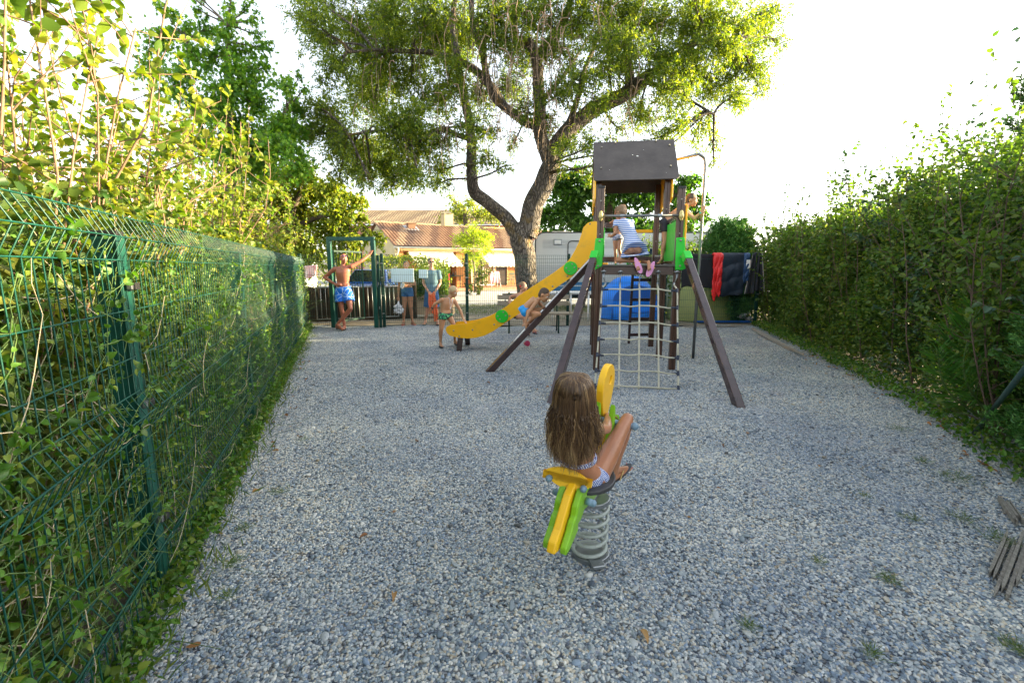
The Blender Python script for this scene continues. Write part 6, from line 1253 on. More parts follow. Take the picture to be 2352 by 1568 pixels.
def hairshell(root, J, fr, m, sz=1., back=0, long=0, vox=.007):
    F, U, S_, hs, up = fr[:5]; hc = J['head']; rot = Matrix((S_, F, U)).transposed(); k = Kit()
    k.ell(hc+U*.030*hs-F*.017*hs, (.081*hs*sz, .093*hs*sz, .090*hs*sz), 18, 14, rot); k.ell(hc-U*.015*hs-F*.045*hs, (.070*hs*sz, .060*hs*sz, .070*hs*sz), 14, 10, rot)
    for i in range(26):
        a = random.uniform(0, 6.28); b = random.uniform(-.2, 1.1); dvec = (S_*math.cos(a)*math.cos(b)*.078+F*(math.sin(a)*math.cos(b)*.088-.017)+U*(math.sin(b)*.086+.03))*hs*sz
        if dvec.dot(F) < .055*hs: k.ell(hc+dvec, (.012*hs, .012*hs, .010*hs), 8, 6)
    if long:
        for i in range(16): a = math.pi*(i/15)+math.pi; p = hc+S_*math.cos(a)*.072*hs+F*math.sin(a)*.075*hs; k.cap(p, p-Z*long+S_*random.uniform(-.01, .01), .016*hs, .009*hs, 6)
    return k.fuse('hair', m, root, vox, 3)

# ---- man leaning in the gate
Yg = 11.02; g = lambda u, v, d=0: P(u, v, Yg+d)
J = dict(head=g(789.5, 594), nek=g(787, 610), shR=g(768, 618), elR=g(745, 637, .02), wrR=g(770, 653, -.08), haR=g(783, 651.5, -.14), shL=g(807, 612), elL=g(829, 600, .12), wrL=g(849, 585, .28), haL=g(854, 575, .34),
         pel=g(788.5, 663), hiR=g(780, 668), knR=g(784.5, 709, -.03), anR=g(791.5, 750, 0), toR=g(786.5, 760.5, -.20), hiL=g(797.5, 667), knL=g(805, 709, -.16), anL=g(774, 745, -.10), toL=g(790, 755, -.26))
for q in ('toR', 'toL'): J[q].z = .035
J['anR'].z = .10; J['anL'].z = .13; J['che'] = g(787.5, 632, -.02)
root, J, fr = person('bald suntanned man in blue patterned swim shorts leaning with one hand on the gate post', J, 1.04, S_man, (.62, -.78, -.02), hair=None, hs=1.05, brow=H_brown, hands={'L': dict(curl=(.3, .9, 0), thumb=1), 'R': dict(curl=(.2, 1, -.5), thumb=-1)}, thick=1.02)
M_swim = mat('blue patterned swim fabric', (.01, .16, .66), .6, .1, 3); nt = M_swim.node_tree; b = nt.nodes['Principled BSDF']; tc = N(nt, 'TexCoord'); vo = N(nt, 'TexVoronoi', feature='DISTANCE_TO_EDGE'); vo.inputs['Scale'].default_value = 8; nt.links.new(tc.outputs['Object'], vo.inputs['Vector']); rp = N(nt, 'ValToRGB'); rp.color_ramp.elements[0].color = (.55, .75, .9, 1); rp.color_ramp.elements[1].color = (.004, .15, .70, 1); rp.color_ramp.elements[1].position = .06; nt.links.new(vo.outputs[0], rp.inputs[0]); nt.links.new(rp.outputs[0], b.inputs['Base Color'])
k = shortsgeo(J, fr, 1.04, .60, .30, 1.14, .05); k.fuse('swim_shorts', M_swim, root, .010, 3)
F, U, S_, hs = fr[:4]; k = Kit()
for s in (-1, 1): k.ell(J['head']+F*.078*hs+U*.062*hs+S_*s*.030*hs, (.026, .012, .016), 12, 8, Matrix((S_, F, U)).transposed()); k.cap(J['head']+F*.07*hs+U*.058*hs+S_*s*.055*hs, J['head']-F*.03*hs+U*.02*hs+S_*s*.080*hs, .003, .003, 6)
k.build('sunglasses', mat('violet mirrored lens', (.05, .02, .15), .1, .2), root, smooth=True)
k = MB(); nk = J['nek']; k.tube(spl([nk+S_*.06+U*.02, nk+S_*.055+F*.07-U*.03, nk+F*.115-U*.12, nk-S_*.055+F*.07-U*.03, nk-S_*.06+U*.02], 5), .0035, 6); k.ell(nk+F*.12-U*.14, (.012, .006, .02)); k.build('necklace', mat('gold chain', (.6, .38, .08), .3, .1, metal=1), root, smooth=True)
M_tat = mat('faded tattoo ink', (.10, .075, .07), .6, .3, 30)
for q in ('R', 'L'): sandal(root, J['an'+q], J['to'+q]+Vector((0, 0, 0)), 1.05, M_black, M_black)
# ---- young woman with bag behind the fence
Yw_ = 11.98; g = lambda u, v, d=0: P(u, v, Yw_+d)
J = dict(head=g(932.5, 609.5), nek=g(932.5, 622.5), shR=g(921.5, 629), elR=g(916, 655, .03), wrR=g(915.5, 681, -.03), haR=g(915.5, 691, -.06), shL=g(944, 629), elL=g(953.5, 653, -.02), wrL=g(936, 654.5, -.20), haL=g(925, 654, -.24), pel=g(935.5, 668), hiR=g(930.5, 673), knR=g(928.5, 708, -.02), anR=g(927, 740.5), toR=g(924, 748.5, -.18), hiL=g(941.5, 673), knL=g(943.5, 708, -.02), anL=g(947, 740.5), toL=g(955, 747, -.14))
for q in ('R', 'L'): J['an'+q].z = .09; J['to'+q].z = .035
root, J, fr = person('young woman in denim shorts behind the fence, her chest hidden by the notice board', J, .93, S_tan, (.05, -1, -.05), hair=H_brown, hs=.98, female=True, hands={'L': dict(curl=(0, .6, -.8), thumb=1)})
M_denim = mat('blue denim', (.015, .07, .20), .85, .3, 14, .3, 120, col2=(.05, .14, .30)); shortsgeo(J, fr, .93, .22, .10, 1.10, .10).fuse('denim_shorts', M_denim, root, .009, 3); hairshell(root, J, fr, H_brown, .99)
up, X, Y1, che = fr[4], fr[5], fr[8], fr[9]; k = Kit(); k.loft([(che-up*.05, X, Y1, .152, .108), (che+up*.0, X, Y1, .155, .118), (che+up*.06, X, Y1, .150, .112)]); k.fuse('bikini_top', mat('black fabric', (.02, .02, .025), .8), root, .008, 2)
for q in ('R', 'L'): sandal(root, J['an'+q], J['to'+q], .95, mat('coral rubber', (.60, .10, .08), .5), MATS['coral rubber'])
k = Kit(); c = J['haR']-Z*.16-Vector((0, .03, 0)); 
for i in range(34): k.cap(c+Vector((random.uniform(-.12, .12), random.uniform(-.05, .05), random.uniform(-.15, .06))), c+Vector((random.uniform(-.13, .13), random.uniform(-.05, .05), random.uniform(-.17, .05))), .022, .016, 6)
k.cap(c+Z*.05, J['haR'], .05, .014); o = k.fuse('plastic_bag', mat('white carrier bag', (.62, .62, .64), .45, .1, 12, .5, 25, col2=(.75, .75, .76)), None, .010, 3); props(o, 'crumpled white bag in the lowered hand of the young woman behind the fence', 'bag')
k = MB(); c = J['haL']; k.box(c+Vector((-.0, -.03, -.02)), (.08, .012, .15), Euler((0, .5, 0)).to_matrix()); o = k.build('phone', M_white, None, bevel=.006); props(o, 'pale phone held at the waist by the young woman behind the fence', 'phone')
# ---- man in the blue tee shirt
Yt_ = 12.02; g = lambda u, v, d=0: P(u, v, Yt_+d)
J = dict(head=g(990.5, 602), nek=g(991, 617), shR=g(975.5, 625), elR=g(972, 649, .05), wrR=g(984, 670, -.17), haR=g(991, 675, -.22), shL=g(1008, 625), elL=g(1011, 650, .05), wrL=g(999.5, 670, -.17), haL=g(994, 675, -.22), pel=g(991.5, 668), hiR=g(985, 673), knR=g(981.5, 708, -.02), anR=g(977.5, 741), toR=g(973, 749, -.2), hiL=g(998, 673), knL=g(1001, 708, -.02), anL=g(1004, 741), toL=g(1006.5, 749, -.2))
for q in ('R', 'L'): J['an'+q].z = .10; J['to'+q].z = .035
root, J, fr = person('man in a grey blue tee shirt, sunglasses and denim shorts, standing behind the fence', J, 1.03, S_fair, (.35, -1, .02), hair=H_grey, hs=1.03, hands={'L': dict(curl=(-.3, .5, -.8)), 'R': dict(curl=(.3, .5, -.8))}, eyes=False)
M_tee = mat('grey blue jersey', (.11, .20, .26), .95, .12, 5, .3, 30); F, U, S_, hs, up, X, XH, Y0, Y1, che, wai, w_, secs = fr; k = Kit()
k.loft([(c+up*0, a, b_, rx*1.13, ry*1.15) for c, a, b_, rx, ry in secs[1:7]]+[(J['nek']-up*.025, X, Y1, .075, .062)])
for q in ('L', 'R'): e = J['sh'+q].lerp(J['el'+q], .62); k.tube([J['nek']-up*.06, J['sh'+q], e, e+(J['el'+q]-J['sh'+q]).normalized()*.002], [.05, .066, .068, .068], 14); k.ell(J['sh'+q], .064, 12, 8)
k.fuse('tee_shirt', M_tee, root, .010, 3); shortsgeo(J, fr, 1.03, .92, .02, 1.12, .03).fuse('denim_shorts', M_denim, root, .010, 3); hairshell(root, J, fr, H_grey, .985)
k = Kit()
for s in (-1, 1): k.ell(J['head']+F*.088*hs+U*.002+S_*s*.031*hs, (.027, .009, .019), 12, 8, Matrix((S_, F, U)).transposed()); k.cap(J['head']+F*.08*hs+U*.006+S_*s*.058*hs, J['head']-F*.01*hs+U*.0+S_*s*.082*hs, .003, .003, 6)
k.build('sunglasses', M_lens, root, smooth=True)
for q in ('R', 'L'): sandal(root, J['an'+q], J['to'+q], 1.05, M_navy, M_cap)
M_oran = mat('bright orange towel', (.92, .20, .07), .9, .15, 8, .4, 60); a, b_ = J['haR']+Vector((-.13, -.05, .03)), J['haL']+Vector((.11, -.05, .03)); q = MB()
q.grid(lambda s, t: a+(b_-a)*(.5+(s-.5)*(.45+.35*min(1, t*2.2)))+Vector((.06*t, -.03*math.sin(s*19+t*2)*(.35+t), -(.70 if s > .45 else .48)*t-.05*math.sin(s*4))), 34, 24); o = q.build('towel', M_oran, None, smooth=True, solid=.014); props(o, 'bright orange towel hanging from the hands of the man in the blue tee shirt', 'towel')
# ---- blond boy at the foot of the slide
Yb_ = 8.62; g = lambda u, v, d=0: P(u, v, Yb_+d)
J = dict(head=g(1041, 669.5), nek=g(1032, 683), shR=g(1015.5, 688, -.08), elR=g(998.5, 698, -.10), wrR=g(992, 708.5, -.05), haR=g(988.5, 715, -.02), shL=g(1043, 690, .12), elL=g(1057, 712, .05), wrL=g(1064, 732, -.05), haL=g(1068.5, 738.5, -.07), pel=g(1023, 719.5), che=g(1026, 702), wai=g(1023.5, 711),
         hiR=g(1017, 726, -.06), knR=g(1013.5, 756, -.10), anR=g(1011.5, 787.5, -.05), toR=g(1016, 795, -.18), hiL=g(1030, 724, .06), knL=g(1042, 745, .02), anL=g(1045, 778, .25), toL=g(1055, 783, .12))
J['anR'].z = .075; J['toR'].z = .03; J['anL'].z = .075; J['toL'].z = .03
root, J, fr = person('blond bare chested boy in green leaf patterned trunks leaning on the foot of the slide', J, .78, S_boy, (.86, -.42, -.38), U=(.25, -.1, 1), hair=H_blond, hs=.92, bodyF=(.5, -.8, 0), hands={'L': dict(curl=(0, .2, -1), bend=.15)}, brow=H_blond)
M_camo = mat('green patterned trunks', (.01, .04, .03), .7, .1, 3); nt = M_camo.node_tree; b = nt.nodes['Principled BSDF']; tc = N(nt, 'TexCoord'); no = N(nt, 'TexNoise'); no.inputs['Scale'].default_value = 26; nt.links.new(tc.outputs['Object'], no.inputs['Vector']); rp = N(nt, 'ValToRGB'); rp.color_ramp.interpolation = 'CONSTANT'; e = rp.color_ramp.elements; e.new(.5); e[0].color = (.01, .02, .05, 1); e[1].position = .45; e[1].color = (.02, .22, .08, 1); e[2].position = .56; e[2].color = (.15, .55, .25, 1); nt.links.new(no.outputs[0], rp.inputs[0]); nt.links.new(rp.outputs[0], b.inputs['Base Color'])
shortsgeo(J, fr, .78, .26, .05, 1.09, .03).fuse('swim_trunks', M_camo, root, .008, 3); hairshell(root, J, fr, H_blond, .985)
F, U, S_ = fr[:3]; nk = J['nek']; k = MB(); k.tube(spl([nk+S_*.045, nk+S_*.03+Vector((.03, -.05, -.03)), nk+Vector((.03, -.085, -.19)), nk+Vector((.07, -.06, -.04)), nk+Vector((.05, .01, 0))], 5), .004, 6); k.ell(nk+Vector((.03, -.09, -.2)), (.013, .006, .015)); k.build('necklace', M_white, root, smooth=True)
for q in ('R', 'L'): sandal(root, J['an'+q], J['to'+q], .80, M_navy, M_black)
k = MB(); w1 = J['wrR']; dd = (J['elR']-J['wrR']).normalized(); k.cyl(w1+dd*.01, w1+dd*.035, .024, n=14); k.build('wristband', M_navy, root, smooth=True)
# ---- boy creeping up the strut
g = lambda u, v, Y=7.0: P(u, v, Y)
J = dict(head=g(1250, 677, 6.95), nek=g(1238, 686.5, 7.0), che=g(1226, 692.5, 7.02), wai=g(1213, 702, 7.04), pel=g(1204.5, 712, 7.05), shR=g(1232, 693, 6.88), shL=g(1232, 690, 7.14), elR=g(1213, 718, 6.82), wrR=g(1206.5, 740, 6.80), haR=g(1209, 750, 6.79), elL=g(1246, 703, 7.12), wrL=g(1252, 710, 7.0), haL=g(1255, 706, 6.95),
         hiR=g(1206, 717, 6.98), knR=g(1238, 721, 6.80), anR=g(1212, 741, 6.92), toR=g(1200, 749, 6.80), hiL=g(1207, 716, 7.12), knL=g(1240, 711, 7.05), anL=g(1236, 735, 7.08), toL=g(1250, 726, 7.0))
sdir = (slt-sl0).normalized(); sup = sdir.cross(Vector((0, 1, 0))).normalized(); sup = sup if sup.z > 0 else -sup
J['upR'] = sup; J['upL'] = sup
root, J, fr = person('dark haired boy in bright blue trunks creeping on all fours up the brown strut', J, .68, S_boy, (.80, -.35, -.5), U=(.5, -.1, .9), hair=H_brown, hs=.90, bodyF=(.9, 0, -.4), hands={'R': dict(curl=(0, .2, -1), bend=.5), 'L': dict(curl=(0, .2, -1), bend=.5)})
shortsgeo(J, fr, .68, .22, .04, 1.10, .06).fuse('swim_trunks', mat('cyan blue trunks', (.01, .30, .72), .6, .12, 4), root, .008, 3); hairshell(root, J, fr, mat('short brown hair', (.07, .045, .03), .7, .2, 30), .97)
M_pinkr = mat('pink rubber', (.70, .20, .34), .5, .05); sandal(root, J['anR'], J['toR'], .70, M_pinkr, M_pinkr, up=sup)
# ---- woman on the bench
g = lambda u, v, Y=10.55: P(u, v, Y)
J = dict(head=g(1201.5, 658, 10.62), nek=g(1197.5, 671.5, 10.65), che=g(1196, 690, 10.62), pel=g(1193, 722, 10.58), shR=g(1186, 677.5, 10.68), shL=g(1208, 678, 10.62), elR=g(1172.5, 681, 10.84), wrR=g(1170.5, 690, 10.78), haR=g(1173, 698, 10.70), elL=g(1215, 700, 10.5), wrL=g(1214, 717, 10.4), haL=g(1216, 722, 10.32),
         hiR=g(1189, 724, 10.52), knR=g(1203, 728, 10.16), anR=g(1212, 768, 10.12), toR=g(1215, 774, 9.98), hiL=g(1198, 724, 10.52), knL=g(1216, 722, 10.14), anL=g(1226, 756, 10.02), toL=g(1233, 760, 9.88))
J['anR'].z = .10; J['toR'].z = .035
root, J, fr = person('woman sitting cross-legged on the bench, one arm along its back, behind the slide', J, .94, S_fair, (.80, -.6, .08), hair=H_light, hs=.98, female=True, bodyF=(.3, -1, 0), hands={'R': dict(curl=(.3, .1, -1), bend=.4)})
shortsgeo(J, fr, .94, .06, .0, 1.06, .03).fuse('bikini_bottom', MATS['black fabric'], root, .009, 3); hairshell(root, J, fr, H_light, .99)
up, X, Y1, che = fr[4], fr[5], fr[8], fr[9]; k = Kit(); k.loft([(che-up*.05, X, Y1, .150, .108), (che, X, Y1, .153, .118), (che+up*.05, X, Y1, .148, .112)]); k.fuse('bikini_top', MATS['black fabric'], root, .008, 2)
k = MB(); k.ell(J['head']+fr[2]*.085-fr[0]*.02+Z*.01, (.02, .025, .025)); k.build('hair_flower', M_redq, root, smooth=True)
for q in ('R', 'L'): sandal(root, J['an'+q], J['to'+q], .95, M_navy, MATS['coral rubber'])
# ---- girl in the striped dress, kneeling on the deck
dz = 1.545
g = lambda u, v, b: hit(u, v, tp(0, b, 0), ey)
J = dict(head=g(1427, 487, .62), nek=g(1431, 503, .56), che=g(1440, 527, .48), wai=g(1450, 547, .40), pel=g(1457, 568, .30), shR=g(1450, 511, .56), shL=g(1415, 511, .54), elL=g(1414, 536, .44), wrL=g(1403, 544, .60), haL=g(1398, 537, .66), elR=g(1452, 540, .66), wrR=g(1440, 560, .80), haR=g(1436, 570, .86),
         hiL=g(1449, 574, .26), knL=tp(.30, .40, dz+.06), anL=g(1462, 600, -.02), toL=g(1466, 622, -.16), hiR=g(1465, 573, .26), knR=tp(.50, .46, dz+.06), anR=g(1490, 603, -.04), toR=g(1492, 622, -.18))
J['upL'] = ey.copy(); J['upR'] = (ey+ex*.2).normalized()
root, J, fr = person('girl in a striped dress and pink flip-flops kneeling on the tower deck', J, .74, S_tan, (-.45, .8, -.45), U=(-.1, .5, 1), hair=H_light, hs=.92, female=True, bodyF=(-.1, 1, 0), hands={'L': dict(curl=(.2, .9, -.3), bend=.6)})
M_str = mat('blue and white striped jersey', (.7, .7, .72), .85, .05); nt = M_str.node_tree; b = nt.nodes['Principled BSDF']; tc = N(nt, 'TexCoord'); sx_ = N(nt, 'SeparateXYZ'); nt.links.new(tc.outputs['Object'], sx_.inputs[0])
m1 = N(nt, 'Math', operation='MULTIPLY'); m1.inputs[1].default_value = 215; nt.links.new(sx_.outputs[2], m1.inputs[0]); m2 = N(nt, 'Math', operation='SINE'); nt.links.new(m1.outputs[0], m2.inputs[0]); rp = N(nt, 'ValToRGB'); rp.color_ramp.elements[0].position = .12; rp.color_ramp.elements[1].position = .2; rp.color_ramp.elements[0].color = (.06, .17, .48, 1); rp.color_ramp.elements[1].color = (.74, .75, .77, 1)
nt.links.new(m2.outputs[0], rp.inputs[0]); nt.links.new(rp.outputs[0], b.inputs['Base Color'])
F, U, S_, hs, up, X, XH, Y0, Y1, che, wai, w_, secs = fr; k = Kit(); hemc = g(1458, 588, .17); hx_ = (ex*.99+Z*.12).normalized()
k.loft([(hemc-Z*.005, hx_, ey, .215, .235), (hemc+Z*.02, hx_, ey, .212, .232), (J['pel']-up*.03-ey*.03, XH, Y0, .175, .185), (J['pel']+up*.04-ey*.01, XH, Y0, .152, .145), (J['pel']+up*.09, XH, Y0, .132, .115), (wai+up*.03, X, Y1, .112, .095)]+[(c, a, b_, rx*1.10, ry*1.12) for c, a, b_, rx, ry in secs[4:7]]+[(J['nek']-up*.02, X, Y1, .06, .05)])
for q in ('L', 'R'): e = J['sh'+q].lerp(J['el'+q], .42); k.tube([J['nek']-up*.05, J['sh'+q], e, e+(J['el'+q]-J['sh'+q]).normalized()*.002], [.04, .052, .052, .052], 14); k.ell(J['sh'+q], .05, 12, 8)
k.fuse('striped_dress', M_str, root, .008, 3); hairshell(root, J, fr, H_light, 1.04, long=.09)
M_pinkf = mat('pink flip-flop rubber', (.72, .30, .55), .5, .04)
for q, (u0, v0, u1, v1) in (('L', (1459, 593, 1472, 626)), ('R', (1502, 602, 1487, 634))):
    a, b_ = g(u0, v0, -.13), g(u1, v1, -.15); d = (b_-a); L = d.length; d.normalize(); l = d.cross(ey).normalized(); m = MB(); m.prism([(L/2+L*.56*math.cos(t), (.040+.010*math.cos(t))*math.sin(t)) for t in np.linspace(0, 2*math.pi, 26)[:-1]], a, d, l, d.cross(l), .015); o = m.build('flip_flop', M_pinkf, root, bevel=.003)
    for (fx_, fy_) in ((.85, 0), (.25, .02), (.25, -.02)): m = MB(); m.ell(a+d*L*fx_+l*fy_-ey*.009, (.006, .004, .006), 8, 6); m.build('stud', M_yel, o, smooth=True)
    m = MB(); m.tube(spl([a+d*L*.3+l*.045, a+d*L*.45+l*.04+ey*.05, a+d*L*.8+ey*.03], 4), .006, 6); m.tube(spl([a+d*L*.3-l*.045, a+d*L*.45-l*.04+ey*.05, a+d*L*.8+ey*.03], 4), .006, 6); m.build('strap', M_yel2, o, smooth=True)
# ---- toddler behind her
g = lambda u, v, b: hit(u, v, tp(0, b, 0), ey)
J = dict(head=g(1420, 487, 1.15), nek=g(1419, 503, 1.10), che=g(1418, 520, 1.07), pel=g(1418.5, 543, 1.05), shL=g(1410, 508, 1.06), shR=g(1428, 508, 1.12), elL=g(1401, 512, 1.12), wrL=g(1408, 508, 1.3), haL=g(1414, 507, 1.36), elR=g(1434, 520, 1.2), wrR=g(1432, 526, 1.3), haR=g(1430, 530, 1.36),
         hiL=g(1414, 548, 1.04), knL=g(1413, 574, 1.02), anL=g(1413.5, 597, 1.04), toL=g(1413, 603, .90), hiR=g(1424, 548, 1.06), knR=g(1422, 572, .98), anR=g(1428, 596, 1.06), toR=g(1424, 604, .94))
for q in ('L', 'R'): J['an'+q].z = dz+.06; J['to'+q].z = dz+.02
root, J, fr = person('small toddler in floral pants standing on the tower deck, mostly behind the kneeling girl', J, .52, S_tan, (-.3, 1, -.1), hair=H_light, hs=.82, vox=.008)
shortsgeo(J, fr, .52, .10, .05, 1.22, .05).fuse('floral_pants', mat('floral cotton', (.10, .16, .34), .9, .1, 38, col2=(.62, .60, .62)), root, .007, 3); hairshell(root, J, fr, H_light, 1.0)
# ---- boy reaching from the tower for the pole
g = lambda u, v, b: hit(u, v, tp(0, b, 0), ey)
J = dict(head=g(1588.5, 459, 1.0), nek=g(1577, 475.5, 1.0), che=g(1558, 489, 1.0), wai=g(1541, 499, 1.0), pel=g(1529, 512, 1.0), shR=g(1574, 488, .88), shL=g(1574, 482, 1.1), elR=g(1595, 503, .86), wrR=g(1611, 487, .80), haR=g(1616, 479, .80), elL=g(1593, 500, 1.02), wrL=g(1606, 500, .86), haL=g(1612, 495, .80),
         hiR=g(1529, 518, .94), knR=g(1528, 554, .90), anR=tp(1.0, .90, dz+.075), toR=tp(1.0, .74, dz+.02), hiL=g(1527, 518, 1.08), knL=g(1530, 554, 1.06), anL=g(1522, 598, 1.12), toL=g(1516, 604, 1.0))
J['anR'] = g(1519, 599, .9); J['anR'].z = dz+.075; J['toR'] = g(1512, 606, .75); J['toR'].z = dz+.02
root, J, fr = person('short haired boy in black shorts leaning out of the tower to grasp the steel pole', J, .78, S_boy, (.9, -.45, -.1), hair=H_brown, hs=.92, bodyF=(.9, -.3, 0), hands={'R': dict(curl=(.2, .9, 0), bend=.5), 'L': dict(curl=(.2, .9, 0), bend=.6)}, vox=.008)
shortsgeo(J, fr, .78, .42, .03, 1.08, .05).fuse('shorts', MATS['black fabric'], root, .008, 3); hairshell(root, J, fr, H_brown, .965)
k = MB(); dd = (J['elR']-J['wrR']).normalized(); k.cyl(J['wrR']+dd*.005, J['wrR']+dd*.03, .023, n=14); k.build('watch', mat('turquoise band', (.05, .45, .38), .4), root, smooth=True)
# ---- woman at the terrace table
q = onT(1026, 640, .75); b0 = Vector((q.x, q.y, .2)); L = lambda a, c, z: b0+hd*a+hn*c+Z*z
J = dict(head=L(0, .05, 1.22), nek=L(0, 0, 1.04), pel=L(0, -.05, .52), shL=L(.19, 0, .98), shR=L(-.19, 0, .98), elL=L(.26, .12, .78), elR=L(-.26, .12, .78), wrL=L(.14, .34, .80), wrR=L(-.14, .34, .80), haL=L(.06, .40, .80), haR=L(-.06, .40, .80), hiL=L(.09, 0, .5), hiR=L(-.09, 0, .5), knL=L(.1, .42, .5), knR=L(-.1, .42, .5), anL=L(.1, .4, .1), anR=L(-.1, .4, .1), toL=L(.1, .55, .03), toR=L(-.1, .55, .03))
root, J, fr = person('woman in a black top sitting at the shaded terrace table of the bungalow', J, .95, S_tan, tuple(hn), hair=H_brown, female=True, vox=.014)
up, X, Y1, che, secs = fr[4], fr[5], fr[8], fr[9], fr[12]; k = Kit(); k.loft([(c, a, b_, rx*1.08, ry*1.1) for c, a, b_, rx, ry in secs[1:6]]); k.fuse('black_top', MATS['black fabric'], root, .014, 2); hairshell(root, J, fr, H_brown, 1.0)
m = MB(); m.box(b0+Z*.44-hn*.05, (.44, .44, .05), th); 
for sx in (-.18, .18):
    for sy in (-.2, .12): m.cyl(b0+hd*sx+hn*sy, b0+hd*sx+hn*sy+Z*.43, .018, n=6)
o = m.build('stool', M_dgreen); props(o, 'dark seat under the woman at the terrace table', 'stool')
# ---- the cup
q = G(1209, 795, .0); m = MB(); ax = Vector((.35, -.9, .15)).normalized(); c = q+Z*.055
sec_ = [(c+ax*(-.05), .038), (c+ax*.055, .055), (c+ax*.06, .057), (c+ax*.055, .050), (c-ax*.04, .034)]; m.tube([s for s, r in sec_], [r for s, r in sec_], 18); o = m.build('toy_cup', mat('raspberry plastic', (.48, .03, .10), .4, .05), None, smooth=False); props(o, 'raspberry pink plastic cup lying on the gravel behind the brown strut', 'cup')
# ---- the girl on the spring rider, seen from behind
g = P
J = dict(head=g(1320, 906, 2.03), nek=g(1318, 962, 2.0), che=g(1320, 1018, 2.04), wai=g(1326, 1062, 2.08), pel=g(1334, 1092, 2.14), shR=g(1358, 987, 2.05), shL=g(1284, 988, 2.04), elR=g(1394, 985, 2.22), wrR=g(1396, 955, 2.44), haR=g(1403, 948, 2.52), elL=g(1290, 1000, 2.20), wrL=g(1325, 960, 2.44), haL=g(1338, 950, 2.5),
         hiR=g(1368, 1100, 2.16), knR=g(1441, 962, 2.42), anR=g(1411, 1082, 2.42), toR=g(1446, 1070, 2.55), hiL=g(1318, 1098, 2.18), knL=g(1335, 985, 2.52), anL=g(1322, 1085, 2.50), toL=g(1335, 1072, 2.62))
rup = Vector((-.1, -.25, 1)).normalized(); J['upR'] = rup; J['upL'] = rup
def slim(k, J, lo):
    pass
root, J, fr = person('long haired girl in a blue patterned bikini riding the spring animal, seen from behind', J, .66, S_girl, (.25, .93, .22), U=(-.05, -.25, 1), hair=H_brown, hs=.92, female=True, bodyF=(.33, .94, 0), vox=.005, toes=True, it=6, hands={'R': dict(curl=(.1, .3, -.95), bend=.75, thumb=-1), 'L': dict(curl=(.1, .3, -.95), bend=.75, thumb=1)}, thick=1.02)
M_bik = mat('blue and white patterned bikini', (.03, .07, .30), .7, .1); nt = M_bik.node_tree; b = nt.nodes['Principled BSDF']; tc = N(nt, 'TexCoord'); wv = N(nt, 'TexWave', wave_type='BANDS', bands_direction='DIAGONAL'); wv.inputs['Scale'].default_value = 42; wv.inputs['Distortion'].default_value = 4; wv.inputs['Detail Scale'].default_value = 3; nt.links.new(tc.outputs['Object'], wv.inputs[0]); rp = N(nt, 'ValToRGB'); rp.color_ramp.interpolation = 'CONSTANT'; rp.color_ramp.elements[0].color = (.02, .07, .34, 1); rp.color_ramp.elements[1].position = .55; rp.color_ramp.elements[1].color = (.62, .66, .75, 1); nt.links.new(wv.outputs[0], rp.inputs[0]); nt.links.new(rp.outputs[0], b.inputs['Base Color'])
F, U, S_, hs, up, X, XH, Y0, Y1, che, wai, w_, secs = fr; s = .66
k = Kit(); p = J['pel']; k.loft([(p-up*.075*s, XH, Y0, .13*s, .105*s), (p-up*.03*s, XH, Y0, .170*s, .124*s), (p+up*.035*s, XH, Y0, .164*s, .117*s), (p+up*.045*s, XH, Y0, .160*s, .113*s)])
for q in ('L', 'R'): hi, kn = J['hi'+q], J['kn'+q]; k.tube([hi, hi.lerp(kn, .10), hi.lerp(kn, .102)], [.095*s, .092*s, .09*s], 16)
k.fuse('bikini_bottom', M_bik, root, .005, 3)
k = Kit(); k.loft([(wai+up*.040*s, X, Y1, .147*s, .107*s), (wai+up*.048*s, X, Y1, .150*s, .110*s), (wai+up*.072*s, X, Y1, .153*s, .112*s), (wai+up*.08*s, X, Y1, .151*s, .108*s)]); k.fuse('bikini_strap', M_bik, root, .004, 1)
for q in ('R', 'L'): o = sandal(root, J['an'+q], J['to'+q], .68, mat('black and white sole', (.03, .03, .035), .5), mat('gold strap', (.50, .36, .14), .4, .1, metal=.3), up=rup)
m = MB()
d = (J['toR']-J['anR']); d = (d-rup*d.dot(rup)).normalized(); l = d.cross(rup)
for i in range(5): a = J['toR']-d*.045*s+l*(i-2)*.0165*s+d*((.050, .046, .042, .036, .030)[i]+.002)*s+rup*.007*s; m.ell(a, (.006*s, .008*s, .004*s), 8, 6)
m.build('toenails', M_nail, root, smooth=True)
# her hair: a soft under-volume and some two thousand combed locks
hc = J['head']; rot = Matrix((S_, F, U)).transposed(); hz = hs
M_hair = bpy.data.materials.new('long hair'); M_hair.use_nodes = True; nt = M_hair.node_tree; b = nt.nodes['Principled BSDF']; gg = N(nt, 'Attribute'); gg.attribute_name = 'tone'; rp = N(nt, 'ValToRGB'); e = rp.color_ramp.elements
cs = [(0, (.018, .009, .005)), (.35, (.045, .023, .011)), (.6, (.11, .060, .026)), (.8, (.24, .145, .062)), (1, (.40, .27, .13))]
while len(e) < len(cs): e.new(.5)
for i, (p_, c) in enumerate(cs): e[i].position = p_; e[i].color = (*c, 1)
nt.links.new(gg.outputs['Fac'], rp.inputs[0]); nt.links.new(rp.outputs[0], b.inputs['Base Color']); b.inputs['Roughness'].default_value = .36; b.inputs['Specular IOR Level'].default_value = .5
k = Kit(); k.ell(hc+U*.026*hz-F*.012*hz, (.078*hz, .090*hz, .084*hz), 20, 16, rot)
backv = -F; low_ = hc*.55+(J['nek'])*.45
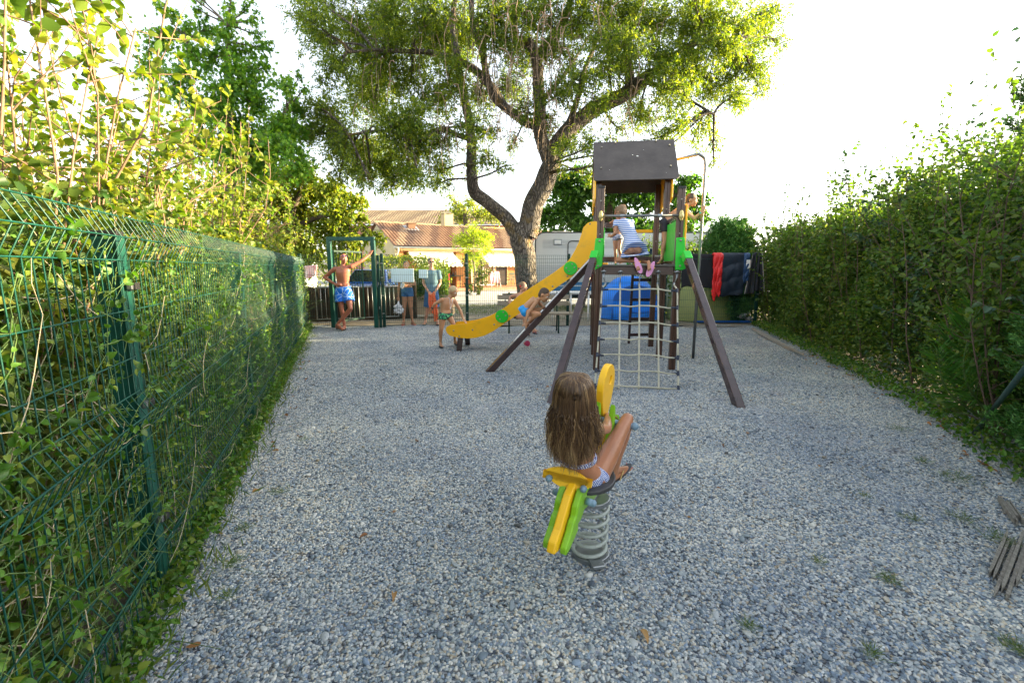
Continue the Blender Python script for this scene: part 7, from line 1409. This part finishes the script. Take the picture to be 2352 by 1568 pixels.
k.loft([(hc-F*.02*hz, S_, F, .080*hz, .075*hz), (hc-U*.10*hz-F*.055*hz, S_, F, .088*hz, .045*hz), (J['nek']-F*.05, S_, F, .060, .018), (J['che']-F*.055+Z*.06, S_, F, .050, .010)]); under = k.fuse('hair_volume', hairmat('mid brown hair', (.045, .024, .012), (.12, .068, .032)), root, .006, 4)
paths = []; tones = []
rs = np.random.default_rng(3)
npv = lambda v: np.array(tuple(v), float)
Fh, Uh, Sh = npv(F), npv(U), npv(S_); hcn = npv(hc)
for c_ in range(230):                                  # locks, each of some strands
    a = rs.uniform(-1, 1); side_ = 1 if a > 0 else -1; aa = abs(a)
    th0 = side_*(0.02+2.15*aa); L = rs.uniform(.32, .42)-.07*aa; wav = rs.uniform(0, 6.28); wa = rs.uniform(.004, .013)
    tone = np.clip(rs.normal(.40, .13)+(.30 if rs.random() < .18 else 0)+.10*aa, .03, .85); drift = rs.normal(0, .018); outw = rs.uniform(0, .03)*(1 if rs.random() < .5 else .3)
    for q in range(11):
        t2 = th0+rs.normal(0, .055); dirv = -Fh*math.cos(t2)+Sh*math.sin(t2); f0 = rs.uniform(-.065, .06); lay = rs.uniform(.93, 1.05)
        p0 = hcn+Uh*(.121-6.5*f0*f0)*hz+Sh*side_*rs.uniform(-.014, .018)+Fh*(f0-.012)*hz
        p1 = hcn+Uh*(.096+rs.uniform(-.006, .010))*hz+dirv*.070*hz*lay-Fh*.014*hz; p2 = hcn+Uh*.025*hz+dirv*.100*hz*lay-Fh*.014*hz; zj = rs.uniform(-.03, .03); p3 = hcn-Uh*(.06+zj)*hz+dirv*(.103+.1*zj)*hz*lay-Fh*.016*hz
        pts = [p0, p1, p2, p3]; nn = 8; rest = L-.18*hz+rs.normal(0, .015); sp_ = rs.normal(0, .0035, 3)
        back = max(0, math.cos(t2))
        for i in range(1, nn+1):
            t = i/nn; cur = p3+np.array([-.01, .012*back, -1.])*rest*t+dirv*(outw*t*.8)+Fh*back*.010*math.sin(t*2)+Sh*(wa*math.sin(wav+t*7)*t**.5+drift*t)+dirv*wa*.5*math.cos(wav+t*6)*t+sp_*(1-.6*t)*2+rs.normal(0, .0008, 3); pts.append(cur)
        P_ = np.array(spl(pts, 2)); k_ = len(P_); r = np.interp(np.linspace(0, 1, k_), [0, .15, .7, 1], [.0012, .0019, .0016, .0003])*rs.uniform(.7, 1.2); paths.append((P_, r)); tt = np.linspace(0, 1, k_)
        tones.append(np.repeat(np.clip(tone+.10*np.exp(-(tt/.2)**2)+.34*tt**2.2+rs.normal(0, .05), 0, 1), 4))
V, F_ = tubes_np(paths, 4); hl = mesh_np('hair', V, F_, M_hair, root, smooth=True, world=True); at = hl.data.attributes.new('tone', 'FLOAT', 'POINT'); at.data.foreach_set('value', np.concatenate(tones).astype(np.float32))
